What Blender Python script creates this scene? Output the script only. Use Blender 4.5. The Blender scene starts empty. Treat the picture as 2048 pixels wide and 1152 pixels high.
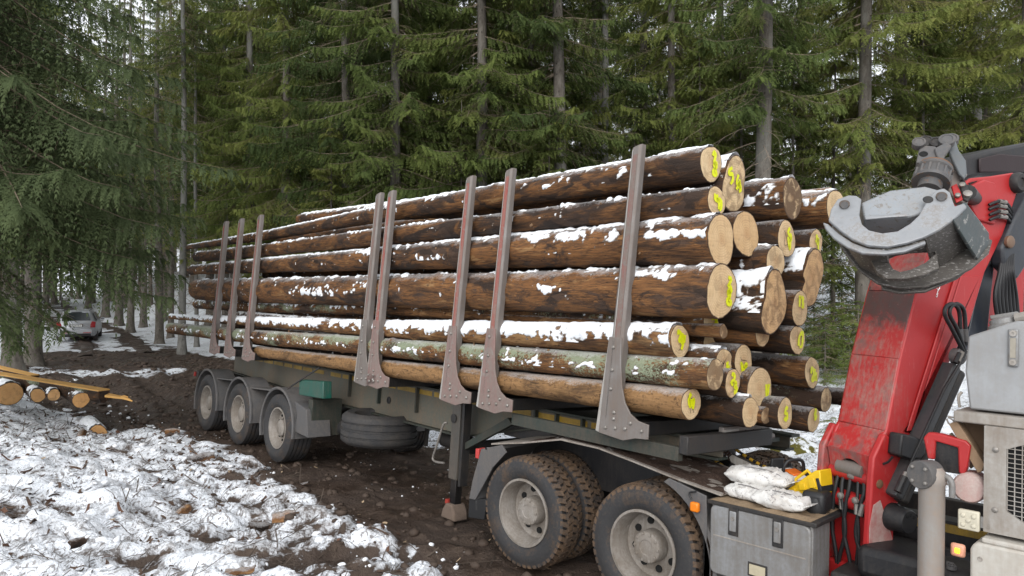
import bpy, bmesh, math, random
import numpy as np
from mathutils import Vector, Matrix, Euler

random.seed(7)
rng = np.random.default_rng(7)
SC = bpy.context.scene
COL = SC.collection
PI = math.pi
R = math.radians

# ------------------------------------------------------------------ camera
F_PX, CAM_Z, V_H = 1450.0, 2.55, 570.0          # focal length in photo pixels, eye height, horizon row
cam_data = bpy.data.cameras.new('camera')
cam = bpy.data.objects.new('camera', cam_data)
COL.objects.link(cam)
cam.location = (0, 0, CAM_Z)
cam.rotation_euler = (R(90), 0, 0)
cam_data.sensor_width = 36.0
cam_data.lens = 36.0 * F_PX / 2048.0
cam_data.shift_y = (V_H - 576.0) / 2048.0
cam_data.clip_end = 2000.0
SC.camera = cam

# ------------------------------------------------------------------ sky, sun, exposure (overcast winter day)
SUN_EL, SUN_AZ = R(32), R(192)
world = bpy.data.worlds.new('World')
SC.world = world
world.use_nodes = True
wn = world.node_tree
wn.nodes.clear()
w_out = wn.nodes.new('ShaderNodeOutputWorld')
w_bg = wn.nodes.new('ShaderNodeBackground')
w_sky = wn.nodes.new('ShaderNodeTexSky')
w_sky.sky_type = 'NISHITA'
w_sky.sun_disc = False
w_sky.sun_elevation = SUN_EL
w_sky.sun_rotation = SUN_AZ
w_sky.air_density = 1.0
w_sky.dust_density = 6.0
w_sky.ozone_density = 1.0
w_hs = wn.nodes.new('ShaderNodeHueSaturation')
w_hs.inputs['Saturation'].default_value = 0.10
w_mix = wn.nodes.new('ShaderNodeMix'); w_mix.data_type = 'RGBA'
w_mix.inputs[0].default_value = 0.72                       # cloud deck over the clear sky
w_mix.inputs[7].default_value = (9.6, 10.0, 10.5, 1)
wn.links.new(w_sky.outputs[0], w_hs.inputs['Color'])
wn.links.new(w_hs.outputs[0], w_mix.inputs[6])
wn.links.new(w_mix.outputs[2], w_bg.inputs['Color'])
w_bg.inputs['Strength'].default_value = 0.11
wn.links.new(w_bg.outputs[0], w_out.inputs[0])

sun_d = bpy.data.lights.new('sun', 'SUN')
sun_d.energy = 1.5
sun_d.angle = R(50)
sun_d.color = (1.0, 0.985, 0.965)
sun = bpy.data.objects.new('sun', sun_d)
COL.objects.link(sun)
sun.rotation_euler = (R(90) - SUN_EL, 0, PI - SUN_AZ)

SC.view_settings.view_transform = 'Standard'
SC.view_settings.look = 'None'
SC.view_settings.exposure = 0.45
SC.view_settings.gamma = 1.0
SC.view_settings.use_curve_mapping = False
SC.cycles.max_bounces = 6
SC.cycles.diffuse_bounces = 4
SC.cycles.glossy_bounces = 2
SC.cycles.transmission_bounces = 4
SC.cycles.transparent_max_bounces = 6
SC.cycles.use_adaptive_sampling = True

# ------------------------------------------------------------------ noise for shapes
def _hash(ix, iy, iz, s):
    h = (ix * 374761393 + iy * 668265263 + iz * 2147483647 + s * 1274126177) & 0xFFFFFFFF
    h = ((h ^ (h >> 13)) * 1274126177) & 0xFFFFFFFF
    h = h ^ (h >> 16)
    return (h & 0xFFFFFF) / float(0xFFFFFF)

def vnoise(x, y, z=None, s=0):
    x = np.asarray(x, float); y = np.asarray(y, float)
    z = np.zeros_like(x) if z is None else np.asarray(z, float) + np.zeros_like(x)
    xi, yi, zi = np.floor(x).astype(np.int64), np.floor(y).astype(np.int64), np.floor(z).astype(np.int64)
    fx, fy, fz = x - xi, y - yi, z - zi
    fx = fx * fx * (3 - 2 * fx); fy = fy * fy * (3 - 2 * fy); fz = fz * fz * (3 - 2 * fz)
    r = 0
    for dx in (0, 1):
        for dy in (0, 1):
            for dz in (0, 1):
                wgt = (fx if dx else 1 - fx) * (fy if dy else 1 - fy) * (fz if dz else 1 - fz)
                r = r + wgt * _hash(xi + dx, yi + dy, zi + dz, s)
    return r

def fbm(x, y, z=None, octs=4, s=0, gain=0.5):
    r, a, tot = 0, 1.0, 0
    for o in range(octs):
        k = 2.03 ** o
        r = r + a * vnoise(np.asarray(x) * k, np.asarray(y) * k, None if z is None else np.asarray(z) * k, s + o * 17)
        tot += a; a *= gain
    return r / tot

def sstep(a, b, x):
    t = np.clip((np.asarray(x, float) - a) / (b - a), 0, 1)
    return t * t * (3 - 2 * t)

# ------------------------------------------------------------------ objects
def prop(o, label=None, cat=None, group=None, kind=None):
    if label: o['label'] = label
    if cat: o['category'] = cat
    if group: o['group'] = group
    if kind: o['kind'] = kind
    return o

def empty(name, loc=(0, 0, 0), rot=(0, 0, 0), parent=None, **kw):
    o = bpy.data.objects.new(name, None)
    o.empty_display_size = 0.2
    COL.objects.link(o)
    if isinstance(loc, Matrix):
        o.matrix_world = loc
    else:
        o.location = loc; o.rotation_euler = rot
    if parent: o.parent = parent
    return prop(o, **kw)

def mesh_obj(name, verts, faces, mat, parent=None, smooth=35, bev=0, attrs=None, **kw):
    me = bpy.data.meshes.new(name)
    v = np.asarray(verts, float)
    me.from_pydata(v.tolist() if len(v) else [], [], faces if isinstance(faces, list) else np.asarray(faces).tolist())
    if smooth:
        me.polygons.foreach_set('use_smooth', np.ones(len(me.polygons), bool))
        if smooth < 180:
            me.set_sharp_from_angle(angle=R(smooth))
    if attrs:
        for k, arr in attrs.items():
            a = me.attributes.new(k, 'FLOAT', 'POINT')
            a.data.foreach_set('value', np.asarray(arr, np.float32))
    me.update()
    if mat: me.materials.append(mat)
    o = bpy.data.objects.new(name, me)
    COL.objects.link(o)
    if parent: o.parent = parent
    if bev:
        m = o.modifiers.new('bevel', 'BEVEL'); m.width = bev; m.segments = 2
        m.limit_method = 'ANGLE'; m.angle_limit = R(40); m.use_clamp_overlap = True
    return prop(o, **kw)

class MB:
    """collects shapes that become ONE mesh"""
    def __init__(s): s.v = []; s.f = []
    def add(s, vs, fs):
        n = len(s.v); s.v += [tuple(p) for p in vs]; s.f += [tuple(i + n for i in f) for f in fs]; return s
    def box(s, c, size, rot=None):
        hx, hy, hz = (k / 2 for k in size)
        vs = [Vector((x, y, z)) for x in (-hx, hx) for y in (-hy, hy) for z in (-hz, hz)]
        if rot is not None:
            m = rot if isinstance(rot, Matrix) else Euler(rot).to_matrix()
            vs = [m @ p for p in vs]
        c = Vector(c)
        return s.add([p + c for p in vs], [(0, 1, 3, 2), (4, 6, 7, 5), (0, 4, 5, 1), (2, 3, 7, 6), (0, 2, 6, 4), (1, 5, 7, 3)])
    def bb(s, a, b):
        return s.box([(p + q) / 2 for p, q in zip(a, b)], [abs(q - p) for p, q in zip(a, b)])
    def prism(s, pts, vec):
        """polygon of 3D points swept by a vector"""
        n = len(pts); vec = Vector(vec); pts = [Vector(p) for p in pts]
        nor = Vector((0, 0, 0))
        for i in range(n): nor += pts[i].cross(pts[(i + 1) % n])
        if nor.dot(vec) > 0: pts = pts[::-1]
        vs = pts + [p + vec for p in pts]
        fs = [tuple(range(n)), tuple(range(2 * n - 1, n - 1, -1))]
        fs += [((i + 1) % n, i, i + n, (i + 1) % n + n) for i in range(n)]
        return s.add(vs, fs)
    def loft(s, rings, cap=True, closed=True):
        m = len(rings[0]); vs = [p for r in rings for p in r]; fs = []
        for k in range(len(rings) - 1):
            for i in range(m if closed else m - 1):
                j = (i + 1) % m
                fs.append((k * m + i, k * m + j, (k + 1) * m + j, (k + 1) * m + i))
        if cap and closed:
            fs.append(tuple(range(m - 1, -1, -1))); fs.append(tuple(range((len(rings) - 1) * m, len(rings) * m)))
        return s.add(vs, fs)
    def tube(s, pts, r, n=8, cap=True, closed=False):
        pts = [Vector(p) for p in pts]; k = len(pts)
        rs = r if isinstance(r, (list, tuple)) else [r] * k
        tan = []
        for i in range(k):
            if closed: d = pts[(i + 1) % k] - pts[i - 1]
            else: d = pts[min(i + 1, k - 1)] - pts[max(i - 1, 0)]
            tan.append(d.normalized() if d.length > 1e-9 else Vector((0, 0, 1)))
        up = Vector((0, 0, 1)) if abs(tan[0].z) < 0.9 else Vector((1, 0, 0))
        a = tan[0].cross(up).normalized(); rings = []
        for i in range(k):
            a = (a - tan[i] * a.dot(tan[i])).normalized(); b = tan[i].cross(a)
            rings.append([pts[i] + (a * math.cos(q) + b * math.sin(q)) * rs[i] for q in (2 * PI * j / n for j in range(n))])
        if closed: rings.append(rings[0]); return s.loft(rings, cap=False)
        return s.loft(rings, cap=cap)
    def lathe(s, prof, c, axis='y', n=32, cap=True):
        """prof: list of (radius, offset along axis)"""
        c = Vector(c)
        if isinstance(axis, str): ax = {'x': Vector((1, 0, 0)), 'y': Vector((0, 1, 0)), 'z': Vector((0, 0, 1))}[axis]
        else: ax = Vector(axis).normalized()
        up = Vector((0, 0, 1)) if abs(ax.z) < 0.9 else Vector((1, 0, 0))
        a = ax.cross(up).normalized(); b = ax.cross(a)
        rings = [[c + ax * o + (a * math.cos(q) + b * math.sin(q)) * r for q in (2 * PI * j / n for j in range(n))] for r, o in prof]
        return s.loft(rings, cap=cap)
    def ball(s, c, r, n=10, sq=(1, 1, 1)):
        c = Vector(c); rings = []
        for i in range(1, n // 2 + 1):
            th = PI * i / (n // 2 + 1)
            rings.append([c + Vector((math.sin(th) * math.cos(2 * PI * j / n) * r * sq[0], math.sin(th) * math.sin(2 * PI * j / n) * r * sq[1], math.cos(th) * r * sq[2])) for j in range(n)])
        return s.loft(rings[::-1])
    def build(s, name, mat, parent=None, **kw):
        return mesh_obj(name, s.v, s.f, mat, parent, **kw)

def arc(c, r, a0, a1, n):
    return [(c[0] + r * math.cos(a0 + (a1 - a0) * i / n), c[1] + r * math.sin(a0 + (a1 - a0) * i / n)) for i in range(n + 1)]

def smooth_path(pts, n=6):
    """Catmull-Rom through points"""
    P = [Vector(p) for p in pts]; out = []
    for i in range(len(P) - 1):
        p0, p1, p2, p3 = P[max(i - 1, 0)], P[i], P[i + 1], P[min(i + 2, len(P) - 1)]
        for k in range(n):
            t = k / n
            out.append(0.5 * ((2 * p1) + (p2 - p0) * t + (2 * p0 - 5 * p1 + 4 * p2 - p3) * t * t + (3 * p1 - p0 - 3 * p2 + p3) * t ** 3))
    out.append(P[-1]); return out

class Frame:
    """a thing's own axes; at() turns a point measured in the photo, on the plane y = w of those axes, into their coordinates"""
    def __init__(s, loc, yaw, roll=0, pitch=0):
        s.M = Matrix.Translation(loc) @ Matrix.Rotation(yaw, 4, 'Z') @ Matrix.Rotation(roll, 4, 'X') @ Matrix.Rotation(pitch, 4, 'Y')
        s.I = s.M.inverted()
    def ray(s, u, v):
        o = s.I @ Vector((0, 0, CAM_Z))
        d = s.I.to_3x3() @ Vector(((u - 1024) / F_PX, 1, -(v - V_H) / F_PX))
        return o, d
    def at(s, u, v, w):
        o, d = s.ray(u, v)
        return o + d * ((w - o.y) / d.y)
    def onz(s, u, v, z):
        o, d = s.ray(u, v)
        return o + d * ((z - o.z) / d.z)
    def onx(s, u, v, x):
        o, d = s.ray(u, v)
        return o + d * ((x - o.x) / d.x)
    def world(s, p): return s.M @ Vector(p)

def pix(u, v, Y):
    return Vector(((u - 1024) / F_PX * Y, Y, CAM_Z - (v - V_H) / F_PX * Y))

TR = Frame((-3.45, 10.44, 0), R(-49), R(-4.5))                 # trailer: x to the front, y to the far side
TK = Frame((0.12, 6.44, 0), R(-44.7), R(-2.5))                 # truck tractor

# ------------------------------------------------------------------ materials
def new_mat(name):
    m = bpy.data.materials.new(name); m.use_nodes = True
    nt = m.node_tree; nt.nodes.clear()
    return m, nt

class NT:
    def __init__(s, name):
        s.m, s.t = new_mat(name)
        s.out = s.n('ShaderNodeOutputMaterial'); s.b = s.n('ShaderNodeBsdfPrincipled')
        s.l(s.b.outputs[0], s.out.inputs[0])
    def n(s, typ, **kw):
        x = s.t.nodes.new(typ)
        for k, v in kw.items(): setattr(x, k, v)
        return x
    def l(s, a, b): s.t.links.new(a, b)
    def set(s, inp, v):
        if hasattr(v, 'links') or isinstance(v, bpy.types.NodeSocket): s.l(v, inp)
        elif isinstance(v, (tuple, list)) and len(v) == 3 and inp.type == 'RGBA': inp.default_value = (*v, 1)
        else: inp.default_value = v
    def coord(s, which='Object', scale=(1, 1, 1), loc=(0, 0, 0), rot=(0, 0, 0)):
        if which == 'World': src = s.n('ShaderNodeNewGeometry').outputs['Position']
        else: src = s.n('ShaderNodeTexCoord').outputs[which]
        mp = s.n('ShaderNodeMapping'); s.l(src, mp.inputs[0])
        mp.inputs['Scale'].default_value = scale; mp.inputs['Location'].default_value = loc; mp.inputs['Rotation'].default_value = rot
        return mp.outputs[0]
    def noise(s, vec, scale=5, detail=4, rough=0.55, dist=0, out=0):
        x = s.n('ShaderNodeTexNoise'); s.l(vec, x.inputs['Vector'])
        x.inputs['Scale'].default_value = scale; x.inputs['Detail'].default_value = detail
        x.inputs['Roughness'].default_value = rough; x.inputs['Distortion'].default_value = dist
        return x.outputs[out]
    def voro(s, vec, scale=5, feat='F1', out=0, rand=1):
        x = s.n('ShaderNodeTexVoronoi'); x.feature = feat; s.l(vec, x.inputs['Vector'])
        x.inputs['Scale'].default_value = scale; x.inputs['Randomness'].default_value = rand
        return x.outputs[out]
    def ramp(s, fac, stops, interp='LINEAR'):
        x = s.n('ShaderNodeValToRGB'); s.l(fac, x.inputs[0]); x.color_ramp.interpolation = interp
        e = x.color_ramp.elements
        while len(e) < len(stops): e.new(0.5)
        for k, (p, c) in enumerate(stops):
            e[k].position = p
            e[k].color = (c, c, c, 1) if isinstance(c, (int, float)) else (*c, 1)
        return x.outputs[0]
    def mix(s, fac, a, b, mode='MIX'):
        x = s.n('ShaderNodeMix'); x.data_type = 'RGBA'; x.blend_type = mode; x.clamp_factor = True
        s.set(x.inputs[0], fac); s.set(x.inputs[6], a); s.set(x.inputs[7], b)
        return x.outputs[2]
    def math(s, op, a, b=0.0, clamp=False):
        x = s.n('ShaderNodeMath', operation=op); x.use_clamp = clamp
        s.set(x.inputs[0], a); s.set(x.inputs[1], b); return x.outputs[0]
    def sep(s, vec):
        x = s.n('ShaderNodeSeparateXYZ'); s.l(vec, x.inputs[0]); return x.outputs
    def attr(s, name, typ='GEOMETRY', out='Fac'):
        x = s.n('ShaderNodeAttribute'); x.attribute_name = name; x.attribute_type = typ
        return x.outputs[out]
    def bump(s, h, strength=0.3, dist=0.02, prev=None):
        x = s.n('ShaderNodeBump'); s.l(h, x.inputs['Height'])
        x.inputs['Strength'].default_value = strength; x.inputs['Distance'].default_value = dist
        if prev is not None: s.l(prev, x.inputs['Normal'])
        s.l(x.outputs[0], s.b.inputs['Normal']); return x.outputs[0]
    def done(s, col=None, rough=None, metal=None, spec=None):
        if col is not None: s.set(s.b.inputs['Base Color'], col)
        if rough is not None: s.set(s.b.inputs['Roughness'], rough)
        if metal is not None: s.set(s.b.inputs['Metallic'], metal)
        if spec is not None: s.set(s.b.inputs['Specular IOR Level'], spec)
        return s.m

_mc = {}
def cached(fn):
    def g(*a, **k):
        key = (fn.__name__, a, tuple(sorted(k.items())))
        if key not in _mc: _mc[key] = fn(*a, **k)
        return _mc[key]
    return g

@cached
def metal(name, col, dirt=(0.09, 0.075, 0.06), amount=0.5, rough=0.55, met=0.0, wear=None, scale=3.0, streak=True, spec=0.4):
    """painted or bare metal under a film of road dirt, with vertical runs and chips"""
    k = NT(name)
    w = k.coord('World')
    big = k.noise(w, scale, 5, 0.6, 0.3)
    fine = k.noise(w, scale * 14, 3, 0.6)
    vs = k.coord('World', (9, 9, 0.7))
    run = k.noise(vs, scale, 4, 0.6)
    f = k.math('ADD', k.math('MULTIPLY', big, 0.55), k.math('MULTIPLY', run if streak else fine, 0.45))
    f = k.math('ADD', f, k.math('MULTIPLY', k.math('SUBTRACT', fine, 0.5), 0.35))
    lo = 0.62 - 0.42 * amount
    fac = k.ramp(f, [(max(lo - 0.08, 0), 0.0), (min(lo + 0.28, 1), 1.0)])
    fac = k.math('MULTIPLY', fac, min(1.0, 0.45 + 0.6 * amount))
    base = k.mix(k.ramp(big, [(0.3, 0.0), (0.75, 1.0)]), col, tuple(c * 0.78 for c in col))
    if wear:
        chip = k.ramp(k.noise(k.coord('World', (1, 1, 1), (3, 1, 7)), scale * 4, 6, 0.7, 0.5), [(0.56, 0.0), (0.62, 1.0)])
        base = k.mix(k.math('MULTIPLY', chip, 0.85), base, wear)
    col2 = k.mix(fac, base, k.mix(fine, tuple(c * 0.75 for c in dirt), tuple(c * 1.2 for c in dirt)))
    k.bump(fine, 0.18, 0.004)
    return k.done(col2, k.math('ADD', k.math('MULTIPLY', fac, 0.3), rough, True), met, spec)

@cached
def plain(name, col, rough=0.6, met=0.0, var=0.25, scale=20.0, spec=0.4):
    k = NT(name)
    nz = k.noise(k.coord('World'), scale, 4, 0.6)
    c = k.mix(nz, tuple(x * (1 - var) for x in col), tuple(min(x * (1 + var), 1) for x in col))
    k.bump(nz, 0.12, 0.004)
    return k.done(c, rough, met, spec)

@cached
def rubber(name, mud=0.4, mudcol=(0.085, 0.055, 0.035)):
    k = NT(name)
    w = k.coord('World')
    a = k.noise(w, 5, 5, 0.65, 0.4); b = k.noise(w, 45, 4, 0.6)
    f = k.ramp(k.math('ADD', k.math('MULTIPLY', a, 0.7), k.math('MULTIPLY', b, 0.3)), [(0.60 - 0.3 * mud, 0.0), (0.78 - 0.25 * mud, 1.0)])
    c = k.mix(k.math('MULTIPLY', f, 0.9), k.mix(b, (0.022, 0.022, 0.024), (0.048, 0.046, 0.046)), k.mix(b, tuple(x * 0.7 for x in mudcol), tuple(x * 1.35 for x in mudcol)))
    k.bump(b, 0.35, 0.006)
    return k.done(c, 0.72, 0, 0.35)

@cached
def snow_mat(dirty=0.25):
    k = NT('snow_%d' % int(dirty * 100))
    w = k.coord('World')
    a = k.noise(w, 9, 5, 0.65); b = k.noise(w, 60, 3, 0.6)
    f = k.ramp(k.math('ADD', k.math('MULTIPLY', a, 0.75), k.math('MULTIPLY', b, 0.25)), [(0.60 - 0.25 * dirty, 0.0), (0.80 - 0.2 * dirty, 1.0)])
    c = k.mix(k.math('MULTIPLY', f, min(1, dirty * 2)), (0.80, 0.82, 0.85), (0.42, 0.38, 0.34))
    k.bump(b, 0.4, 0.008)
    return k.done(c, 0.65, 0, 0.3)
# ------------------------------------------------------------------ ground
CT, ST = math.cos(R(-49)), math.sin(R(-49))
def tw(x, y):
    dx, dy = np.asarray(x, float) + 3.45, np.asarray(y, float) - 10.44
    return dx * CT + dy * ST, -dx * ST + dy * CT
def wxy(t, w):
    return -3.45 + t * CT - w * ST, 10.44 + t * ST + w * CT

def road_mid(t):
    return 1.35 + 3.4 * sstep(-12, -38, t) + 9.0 * sstep(-45, -110, t)

def ground_parts(x, y, fine=True):
    t, w = tw(x, y)
    wc = road_mid(t)
    half = 1.72 + 1.28 * sstep(-1, -8, t) - 0.2 * sstep(-18, -26, t)
    edge = np.abs(w - wc) - half
    n1 = fbm(x * 0.55, y * 0.55, octs=4, s=3) - 0.5
    band = sstep(0.35, -0.35, edge + n1 * 1.5)
    # beyond the turning place only the two wheel tracks stay bare
    far = sstep(-22, -27, t)
    tr = np.minimum(np.abs(w - wc - 1.15), np.abs(w - wc + 0.85))
    tracks = sstep(0.62, 0.3, tr + n1 * 0.4)
    mud = band * (1 - far) + far * tracks
    # snow lying in the turning place
    lump = sstep(0.60, 0.68, fbm(x * 0.33 + 5, y * 0.33, octs=3, s=9)) * sstep(-9, -14, t)
    mud = mud * (1 - 0.8 * lump)
    # --- height
    slope = -0.0785 * (1 - sstep(3.5, 6, t)) - 0.0436 * sstep(3.5, 6, t)
    z = slope * np.clip(w, -0.8, 3.0) * (1 - sstep(-8, -16, t))
    z = z + 0.12 * sstep(3.0, 6.0, w) * sstep(-12, -4, t)
    near = -(w - np.minimum(wc - 1.35, 0))
    z = z + 0.42 * sstep(0.7, 4.0, near) * sstep(-30, -16, t) + 0.085 * np.maximum(0, near - 4) * sstep(-6, -12, t)
    k = 0.10 + 0.30 * sstep(-4, -16, t)
    wr = np.maximum(0, w - (wc + half + 0.4) - 5.0 * sstep(-14, -1, t))
    rise = np.where(wr < 6, k * wr * np.minimum(1, 0.35 + wr / 8), k * 6 + 0.09 * (wr - 6))
    z = z + np.minimum(rise, 9.0)
    z = z - 0.22 * sstep(-14, -28, t) * sstep(4.5, 2, edge)
    z = z + 1.25 * sstep(-29, -66, t) + 0.8 * sstep(-60, -120, t)
    return t, w, edge, band, mud, z

def ground_z(x, y):
    x = np.asarray(x, float); y = np.asarray(y, float)
    t, w, edge, band, mud, z = ground_parts(x, y)
    dist = np.hypot(x, y)
    amp = np.clip(1.4 - dist / 40, 0.25, 1)
    lump = fbm(x * 2.2, y * 2.2, octs=4, s=21) - 0.5
    z = z + (1 - band) * lump * 0.26 * amp + (fbm(x * 0.7, y * 0.7, octs=2, s=5) - 0.5) * 0.22 * (1 - band)
    rut = np.sin((w - 0.3 * np.sin(t * 0.35)) * 5.2) * 0.5 + np.sin(w * 11 + t * 0.5) * 0.25
    fr = fbm(t * 0.9, w * 5.0, octs=4, s=33) - 0.5
    calm = 1 - 0.8 * sstep(0.9, 0.3, np.abs(w - 1.1) - 1.0) * sstep(-6, -4, t)      # packed where the wheels stand
    z = z + band * (rut * (0.035 + 0.085 * sstep(-3, -7, t)) + fr * 0.17) * calm * np.clip(1.3 - dist / 70, 0.2, 1)
    return z

def axis_steps(lo, a, b, hi, fine, grow):
    mid = list(np.arange(a, b, fine)); up = [b]; d = fine
    while up[-1] < hi: d *= grow; up.append(up[-1] + d)
    dn = [a - fine]; d = fine
    while dn[-1] > lo: d *= grow; dn.append(dn[-1] - d)
    return np.array(dn[::-1] + mid + up)

gx = axis_steps(-260, -7.6, 2.2, 260, 0.046, 1.037)
gy = axis_steps(-40, 4.6, 13.2, 420, 0.046, 1.037)
GX, GY = np.meshgrid(gx, gy, indexing='ij')
px, py = GX.ravel(), GY.ravel()
pt, pw, pedge, pband, pmud, _ = ground_parts(px, py)
pz = ground_z(px, py)
# churned, clotted snow of the near bank
near_amp = (1 - pband) * np.clip(1.25 - np.hypot(px, py) / 17, 0, 1)
wx_ = px + 0.25 * fbm(px * 1.7, py * 1.7, octs=2, s=88); wy_ = py + 0.25 * fbm(px * 1.7 + 9, py * 1.7, octs=2, s=89)
cl = fbm(wx_ * 3.4, wy_ * 3.4, octs=4, s=51, gain=0.48)
rid = 1 - np.abs(2 * fbm(wx_ * 1.9 + 0.5 * wy_, wy_ * 2.6, octs=4, s=61, gain=0.48) - 1)
big = fbm(px * 0.8, py * 0.8, octs=3, s=62)
relief = (cl - 0.5) * 0.34 * (0.25 + 1.3 * big) + (rid - 0.78) * 0.34
pz = pz + near_amp * relief
roadamp = pband * np.clip(1.15 - np.hypot(px, py) / 60, 0.2, 1)
ch = fbm(px * 5, py * 5, octs=5, s=71, gain=0.62)
pz = pz + roadamp * (ch - 0.5) * (0.10 + 0.24 * sstep(-4, -8, pt))
nx_, ny_ = GX.shape
idx = np.arange(nx_ * ny_).reshape(nx_, ny_)
quads = np.stack([idx[:-1, :-1], idx[1:, :-1], idx[1:, 1:], idx[:-1, 1:]], -1).reshape(-1, 4)
hollow = sstep(0.05, -0.08, near_amp * relief) * near_amp + near_amp * (0.16 + 0.62 * sstep(-3.6, -0.9, pw))  # relief dips darken in place of shade; towards the road more mud shows

def ground_material():
    k = NT('ground_snow_and_mud')
    w = k.coord('World')
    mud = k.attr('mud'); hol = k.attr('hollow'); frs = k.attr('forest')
    n_big = k.noise(w, 0.9, 5, 0.6)
    n_mid = k.noise(w, 3.6, 6, 0.60, 0.7)
    n_fine = k.noise(w, 34, 4, 0.65)
    n_str = k.noise(k.coord('World', (1.0, 0.45, 1.0), rot=(0, 0, R(35))), 9, 6, 0.7, 3.2)
    # bare earth where mud is high, in bank hollows where its tone also paints their shade, and where twigs and bark show
    f = k.math('MULTIPLY', mud, 1.05)
    f = k.math('ADD', f, k.math('MULTIPLY', k.math('SUBTRACT', n_mid, 0.5), 1.05))
    f = k.math('ADD', f, k.math('MULTIPLY', k.math('SUBTRACT', n_fine, 0.5), 0.28))
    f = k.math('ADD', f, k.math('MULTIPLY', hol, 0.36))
    f = k.math('ADD', f, k.math('MULTIPLY', k.math('SUBTRACT', n_big, 0.5), 0.7))
    f = k.math('ADD', f, k.math('MULTIPLY', frs, 0.03))
    fac = k.ramp(f, [(0.26, 0.0), (0.37, 0.45), (0.45, 1.0)])
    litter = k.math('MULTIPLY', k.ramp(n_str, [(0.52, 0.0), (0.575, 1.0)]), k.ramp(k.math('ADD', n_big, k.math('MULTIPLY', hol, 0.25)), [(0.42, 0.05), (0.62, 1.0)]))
    mudc = k.ramp(n_mid, [(0.25, (0.022, 0.015, 0.012)), (0.52, (0.055, 0.038, 0.029)), (0.75, (0.115, 0.083, 0.062))])
    mudc = k.mix(k.math('MULTIPLY', n_fine, 0.6), mudc, (0.065, 0.043, 0.031))
    snow = k.mix(k.ramp(n_mid, [(0.44, 0.0), (0.66, 0.6)]), (0.83, 0.86, 0.91), (0.56, 0.55, 0.55))
    litc = k.mix(n_fine, (0.035, 0.024, 0.018), (0.17, 0.125, 0.095))
    c = k.mix(k.math('MULTIPLY', litter, 0.75), snow, litc)
    c = k.mix(fac, c, mudc)
    h = k.math('ADD', k.math('MULTIPLY', n_mid, 0.7), k.math('MULTIPLY', n_fine, 0.3))
    k.bump(h, 0.9, 0.09)
    wet = k.ramp(n_big, [(0.38, 0.26), (0.58, 0.78)])
    rough = k.mix(fac, (0.6, 0.6, 0.6), wet)
    return k.done(c, rough, 0, 0.35)

forest_m = sstep(3, 9, np.maximum(pw - 4, -pw - 6))
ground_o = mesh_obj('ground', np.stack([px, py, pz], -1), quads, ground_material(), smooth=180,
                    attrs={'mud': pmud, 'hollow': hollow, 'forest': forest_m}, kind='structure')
# ------------------------------------------------------------------ materials of the rig
M_GALV = metal('grey_steel', (0.215, 0.20, 0.19), (0.175, 0.135, 0.11), 0.55, 0.5, 0.25, None, 4.0)
M_GALV_L = metal('pale_edge_steel', (0.42, 0.40, 0.37), (0.24, 0.20, 0.17), 0.35, 0.5, 0.2, None, 4.0)
M_REDWORN = metal('worn_red_paint', (0.30, 0.045, 0.035), (0.23, 0.17, 0.14), 0.62, 0.55, 0.0, (0.24, 0.19, 0.17), 5.0)
M_CHASSIS = metal('chassis_green_black', (0.022, 0.034, 0.028), (0.085, 0.066, 0.050), 0.5, 0.5, 0.0, None, 3.0)
M_RAIL = metal('dirty_green_rail', (0.085, 0.10, 0.085), (0.155, 0.12, 0.085), 0.65, 0.5, 0.0, None, 2.5)
M_DARK = metal('dark_steel', (0.022, 0.023, 0.025), (0.075, 0.06, 0.048), 0.42, 0.5, 0.2, None, 4.0)
M_GUARD = metal('grey_plastic_guard', (0.085, 0.085, 0.088), (0.15, 0.13, 0.115), 0.45, 0.6, 0.0, None, 4.0)
M_YEL = metal('yellow_reflector_tape', (0.36, 0.22, 0.02), (0.10, 0.08, 0.05), 0.35, 0.45, 0.0, None, 6.0)
M_GREEN = metal('teal_green_paint', (0.008, 0.085, 0.062), (0.12, 0.11, 0.09), 0.3, 0.4, 0.0, None, 4.0)
M_RIM = metal('dusty_wheel_rim', (0.33, 0.305, 0.28), (0.165, 0.135, 0.105), 0.65, 0.5, 0.15, None, 5.0)
M_TYRE = rubber('tyre_rubber', 0.35)
M_TYRE_MUD = rubber('muddy_tread_rubber', 0.85, (0.125, 0.078, 0.046))
M_BOLT = metal('bolt_steel', (0.30, 0.28, 0.26), (0.16, 0.13, 0.1), 0.4, 0.45, 0.5, None, 9.0)
M_HOLE = plain('dark_opening', (0.008, 0.008, 0.008), 0.9)
M_WOODGREY = plain('grey_timber', (0.20, 0.17, 0.14), 0.8, 0, 0.4, 12)

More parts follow.
